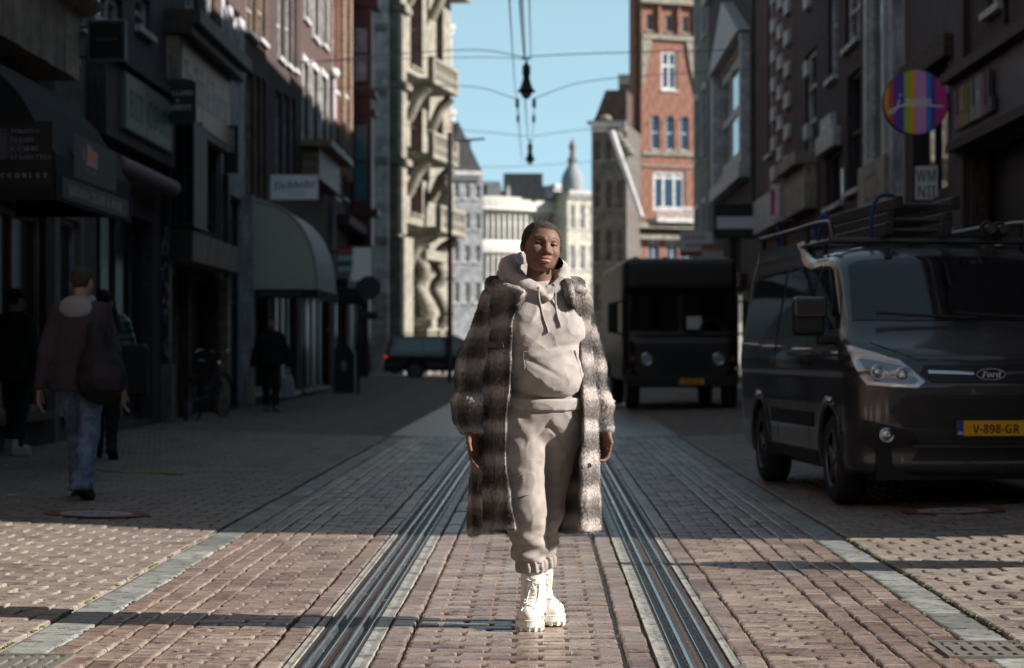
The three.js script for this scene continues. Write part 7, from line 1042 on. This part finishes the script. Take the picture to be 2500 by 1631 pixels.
// ---------------------------------------------------------------- passers-by; local +z is where they face
function walker(label, pos, yaw, o) {
  const p = new THREE.Mesh(); p.name = numbered('person'); p.position.set(...pos); p.rotation.y = yaw; p.scale.setScalar((o.h || 1.75) / 1.75); p.userData = { label, category: 'person' }; scene.add(p);
  const HS = headSDF(), hm = mtx(0, 1.625, 0.03, o.nod || 0.05, o.look || 0, 0, 0.98), skin = o.skin || [0.36, 0.21, 0.15], tone = (x, y, z) => { const n = 0.93 + 0.14 * noise(x * 50, y * 50, z * 50); return skin.map((c) => c * n); };
  const st = o.stride || 0.2, hipY = 0.9, legs = [[-0.09, -st], [0.09, st]], bw = o.build || 1, arm = o.arm || 0.12;
  const hands = [[-0.30 * bw, 0.80, arm], [0.30 * bw, 0.80, -arm * 0.6]];
  const bodyS = (x, y, z) => { let d = cone(x, y, z, [0, 1.58, 0.01], [0, 1.42, -0.01], 0.055, 0.062); d = smin(d, ell(x, y, z, [0, 1.2, 0], [0.15, 0.27, 0.1]), 0.06); for (const [i, s] of [[0, -1], [1, 1]]) { d = smin(d, cone(x, y, z, [s * 0.17, 1.40, 0], [s * 0.245 * bw, 1.1, hands[i][2] * 0.25 - 0.03], 0.05, 0.04), 0.03); d = smin(d, cone(x, y, z, [s * 0.245 * bw, 1.1, hands[i][2] * 0.25 - 0.03], hands[i], 0.04, 0.027), 0.02); const L = legs[i]; const kz = L[1] > 0 ? L[1] * 0.55 + 0.04 : L[1] * 0.3 + 0.03; d = smin(d, Math.min(cone(x, y, z, [L[0], hipY, 0], [L[0] * 0.95, 0.5, kz], 0.06, 0.045), cone(x, y, z, [L[0] * 0.95, 0.5, kz], [L[0] * 0.9, 0.12, L[1]], 0.045, 0.028)), 0.04); } return d; };
  const gs = [paint(nets(HS, [-0.11, -0.15, -0.13], [0.11, 0.14, 0.13], 0.0055), tone).applyMatrix4(hm), paint(nets(bodyS, [-0.4, 0.04, -0.5], [0.4, 1.64, 0.5], 0.022), tone)];
  hands.forEach((h, i) => gs.push(paint(nets(handSDF(0.5), [-0.07, -0.22, -0.06], [0.04, 0.05, 0.09], 0.0055), tone).applyMatrix4(mtx(h[0], h[1] + 0.01, h[2], -h[2], 0, 0))));
  p.geometry = mergeGeometries(gs); p.material = skinOf();
  const hair = (x, y, z) => smax(HS(x, y, z) - (o.hairT || 0.009) - 0.004 * noise(x * 70, y * 70, z * 70), hairMask(x, y, z) - (o.hairLow || 0), 0.008);
  const hg = [nets(hair, [-0.13, -0.17, -0.16], [0.13, 0.17, 0.14], 0.0055).applyMatrix4(hm)]; if (o.bun) hg.push(new THREE.SphereGeometry(0.075, 14, 10).translate(0.01, 1.70, -0.09));
  part('hair', hg, M(...(o.hair || [0.03, 0.02, 0.016]), 0.9), p);
  const hem = o.hem || 0.85, puff = o.puff || 0;
  const jk = (x, y, z) => {
    const w = (0.215 + 0.02 * sstep(1.1, 0.8, y)) * bw, dd = 0.145 + 0.02 * sstep(1.1, 0.8, y), sh = sstep(1.5, 1.36, y), a = x / (w * (0.55 + 0.45 * sh)), b = z / (dd * (0.6 + 0.4 * sh)), k = Math.hypot(a, b);
    let d = (k - 1) * dd; d = smax(d, y - 1.50, 0.06); d = smax(d, hem - y, 0.015);
    for (const [i, s] of [[0, -1], [1, 1]]) { const e = [s * 0.25 * bw, 1.1, hands[i][2] * 0.25 - 0.03]; d = smin(d, cone(x, y, z, [s * 0.165, 1.40, 0], e, 0.075 + puff * 0.02, 0.066 + puff * 0.02), 0.04); d = smin(d, smax(cone(x, y, z, e, [hands[i][0], hands[i][1] - 0.02, hands[i][2]], 0.064 + puff * 0.02, 0.046), hands[i][1] + 0.015 - y, 0.01), 0.03); }
    return d + 0.006 * noise(x * 9, y * 9, z * 9) + 0.003 * noise(x * 24, y * 22, z * 24) + puff * 0.010 * Math.abs(Math.sin(y * 38 + x * 4)) - puff * 0.02;
  };
  part('jacket', nets(jk, [-0.45, hem - 0.08, -0.35], [0.45, 1.58, 0.35], 0.014), M(...o.top, o.topRough || 0.9, { bumpMap: rep(brickBump, 9), bumpScale: 0.0015 }), p);
  const tr = (x, y, z) => { let d = ell(x, y, z, [0, 0.94, 0], [0.175 * bw, 0.13, 0.12]); for (const [a, b] of legs) { const kz = b > 0 ? b * 0.55 + 0.04 : b * 0.3 + 0.03; d = smin(d, smin(cone(x, y, z, [a, 0.88, 0], [a * 0.95, 0.5, kz], 0.095, 0.075), cone(x, y, z, [a * 0.95, 0.5, kz], [a * 0.9, 0.09, b], 0.074, o.flare || 0.068), 0.04), 0.03); } return smax(d, 0.07 - y, 0.01) + 0.005 * noise(x * 10, y * 18, z * 10) + sstep(0.5, 0.15, y) * 0.006 * Math.sin(y * 70 + x * 20); };
  part('trousers', nets(tr, [-0.35, 0.03, -0.55], [0.35, 1.08, 0.55], 0.014), M(...o.legs, 0.9, { map: o.legMap || null, bumpMap: rep(brickBump, 9), bumpScale: 0.0015 }), p);
  legs.forEach(([a, b], i) => { const up = b < -0.12 ? 0.55 : 0; const s = (x, y, z) => { let d = cone(x, y, z, [0, 0.075, -0.03], [0, 0.05, 0.14], 0.052, 0.042); d = smin(d, cone(x, y, z, [0, 0.06, -0.04], [0, 0.17, -0.03], 0.05, 0.046), 0.03); return smax(smax(d, 0.018 - y, 0.006), y - (o.bootTop || 0.16), 0.01); }; const m = mtx(a, b < -0.12 ? 0.05 : 0, b, up, (i ? 1 : -1) * 0.12, 0); const sh = part('shoe', nets(s, [-0.08, 0, -0.12], [0.08, 0.24, 0.2], 0.009).applyMatrix4(m), M(...o.shoes, 0.6), p); part('sole', rbox(-0.05, 0.05, 0, 0.026, -0.09, 0.175, 0.012, 3).applyMatrix4(m), M(...(o.sole || [0.02, 0.018, 0.018]), 0.7), sh); });
  if (o.hood) { const hd = (x, y, z) => { let d = Math.hypot(Math.hypot(x, z * 1.05) - 0.085, (y - 1.475 - 0.1 * z) * 0.7) - 0.032; d = smin(d, ell(x, y, z, [0, 1.43, -0.115], [0.13, 0.085, 0.05]), 0.05); return d + 0.006 * noise(x * 12, y * 12, z * 12); }; part('hood', nets(hd, [-0.2, 1.28, -0.24], [0.2, 1.58, 0.17], 0.011), M(...o.hood, 0.95), p); }
  return p;
}
const denim = dataTex(256, 256, (u, v) => { const s = 0.55 + 0.6 * (fbm(u, v) - 0.4); return [s, s, s]; }, true);
const g0 = (x, z) => gy(x, z) + 0.004;
walker('man walking away in a dark plum jacket with a grey hood and faded blue jeans', [-3.56, g0(-3.56, -17.7), -17.7], Math.PI - 0.12, { h: 1.79, stride: 0.25, arm: 0.1, hem: 0.80, top: [0.050, 0.036, 0.046], legs: [0.36, 0.48, 0.78], legMap: rep(denim, 2), shoes: [0.03, 0.016, 0.013], hair: [0.045, 0.03, 0.024], hood: [0.26, 0.25, 0.26], skin: [0.36, 0.22, 0.16], hairT: 0.005, build: 1.0, flare: 0.085 });
{ const x = -3.36, z = -17.62, r = thing('shoulder_bag', 'black shoulder bag hanging behind the man in the plum jacket', 'bag', [x, 0.05, z]); const bs = (X, Y, Z) => { let d = ell(X, Y, Z, [0.0, 0.92, 0.13], [0.19, 0.2, 0.11]); d = smin(d, cone(X, Y, Z, [0.0, 0.95, 0.13], [-0.04, 1.3, 0.15], 0.15, 0.07), 0.1); return d + 0.016 * noise(X * 9, Y * 8, Z * 9) + 0.006 * noise(X * 24, Y * 20, Z * 24); }; part('pouch', nets(bs, [-0.25, 0.66, -0.05], [0.25, 1.45, 0.32], 0.018), M(0.012, 0.010, 0.012, 0.8), r); part('flap', panel(bs, [[-0.04, 0.86], [0.15, 0.84], [0.16, 1.02], [-0.02, 1.06]], V(0, 0, 0.5), V(1, 0, 0), V(0, 1, 0), V(0, 0, -1), 0.012, 0.03, 0.015), M(0.024, 0.016, 0.026, 0.8), r); part('strap_band', tube([[0.05, 1.1, 0.17], [0.08, 1.28, 0.19], [0.06, 1.45, 0.10], [0.05, 1.5, -0.05], [0.08, 1.3, -0.2]], 0.02, 40, 6), M(0.012, 0.010, 0.012, 0.8), r); }
walker('person with dark curly hair in a shiny dark green puffer jacket and black boots', [-4.50, g0(-4.5, -23.6), -23.6], Math.PI + 0.1, { h: 1.72, stride: 0.2, arm: 0.05, hem: 0.98, top: [0.016, 0.034, 0.030], topRough: 0.28, legs: [0.008, 0.008, 0.009], shoes: [0.010, 0.009, 0.010], hair: [0.012, 0.008, 0.007], hairT: 0.028, hairLow: 0.05, bun: 1, puff: 1, build: 1.02, hood: [0.014, 0.03, 0.027], flare: 0.055 });
{ const r = thing('handbag', 'black handbag at the side of the person in the green puffer', 'bag', [-4.18, 0.06, -23.6]); part('pouch', rbox(-0.13, 0.13, 0.66, 1.2, -0.1, 0.12, 0.05, 4), M(0.008, 0.008, 0.009, 0.7), r); part('handle', tube([[-0.1, 1.18, 0], [-0.1, 1.4, 0], [-0.16, 1.47, 0]], 0.014, 20, 6), M(0.008, 0.008, 0.009, 0.7), r); }
walker('person in black clothes and white trainers standing at the black awning', [-5.52, g0(-5.52, -24), -24], Math.PI - 0.5, { h: 1.74, stride: 0.06, arm: 0.06, hem: 0.78, top: [0.007, 0.007, 0.008], legs: [0.008, 0.008, 0.009], shoes: [0.42, 0.43, 0.44], sole: [0.5, 0.5, 0.5], hair: [0.012, 0.008, 0.007], skin: [0.34, 0.2, 0.14], build: 1.15 });
walker('person in dark clothes walking towards us before the cream awning shop', [-5.02, g0(-5.02, -42.5), -42.5], 0.15, { h: 1.74, stride: 0.12, arm: 0.05, hem: 0.86, top: [0.009, 0.008, 0.010], legs: [0.010, 0.010, 0.012], shoes: [0.25, 0.24, 0.24], hair: [0.02, 0.014, 0.012], skin: [0.3, 0.18, 0.13], build: 1.18 });
{ const bag = (name, label, x, z, w, h, y, m, tilt) => { const r = thing(name, label, 'bag', [x, y, z]); r.rotation.z = tilt; const b = (X, Y, Z) => rbx(X, Y, Z, [0, h / 2, 0], [w * (0.75 + 0.25 * sstep(h, 0, Y)), h / 2, 0.07], 0.05) + 0.012 * noise(X * 14, Y * 14, Z * 14); part('sack', nets(b, [-w - 0.06, -0.05, -0.14], [w + 0.06, h + 0.05, 0.14], 0.018), m, r); part('handle', tube([[-w * 0.4, h - 0.03, 0], [0, h + 0.14, 0], [w * 0.4, h - 0.03, 0]], 0.008, 16, 5), m, r); };
  bag('carrier_bag', 'white plastic carrier bag held by the person at the cream awning', -4.68, -42.4, 0.13, 0.42, 0.33, M(0.42, 0.44, 0.5, 0.4, { transmission: 0.3, thickness: 0 }), 0.05); bag('paper_bag', 'tall beige paper bag carried by the person at the cream awning', -5.36, -42.35, 0.09, 0.55, 0.2, M(0.27, 0.22, 0.18, 0.85), 0.16); }
walker('person in a grey coat standing just out of view on the sunny walkway', [4.05, g0(4.05, -12.2), -12.2], -1.2, { h: 1.8, stride: 0.05, hem: 0.75, top: [0.12, 0.12, 0.12], legs: [0.03, 0.03, 0.04], shoes: [0.05, 0.04, 0.04] });
for (const [px, d, l, c] of [[1072, 92, 'distant person in a pale shirt behind the crossing car', [0.25, 0.25, 0.28]], [1092, 94, 'distant person in a white top behind the crossing car', [0.4, 0.38, 0.37]]]) walker(l, [mpx(px, d), 0.32, -d], 0.2, { h: 1.78, top: c, legs: [0.03, 0.03, 0.05], shoes: [0.05, 0.05, 0.05], skin: [0.4, 0.24, 0.18] });
scene.traverse((o) => { if (o.isMesh) { o.castShadow = true; o.receiveShadow = true; } });
renderer.render(scene, camera);
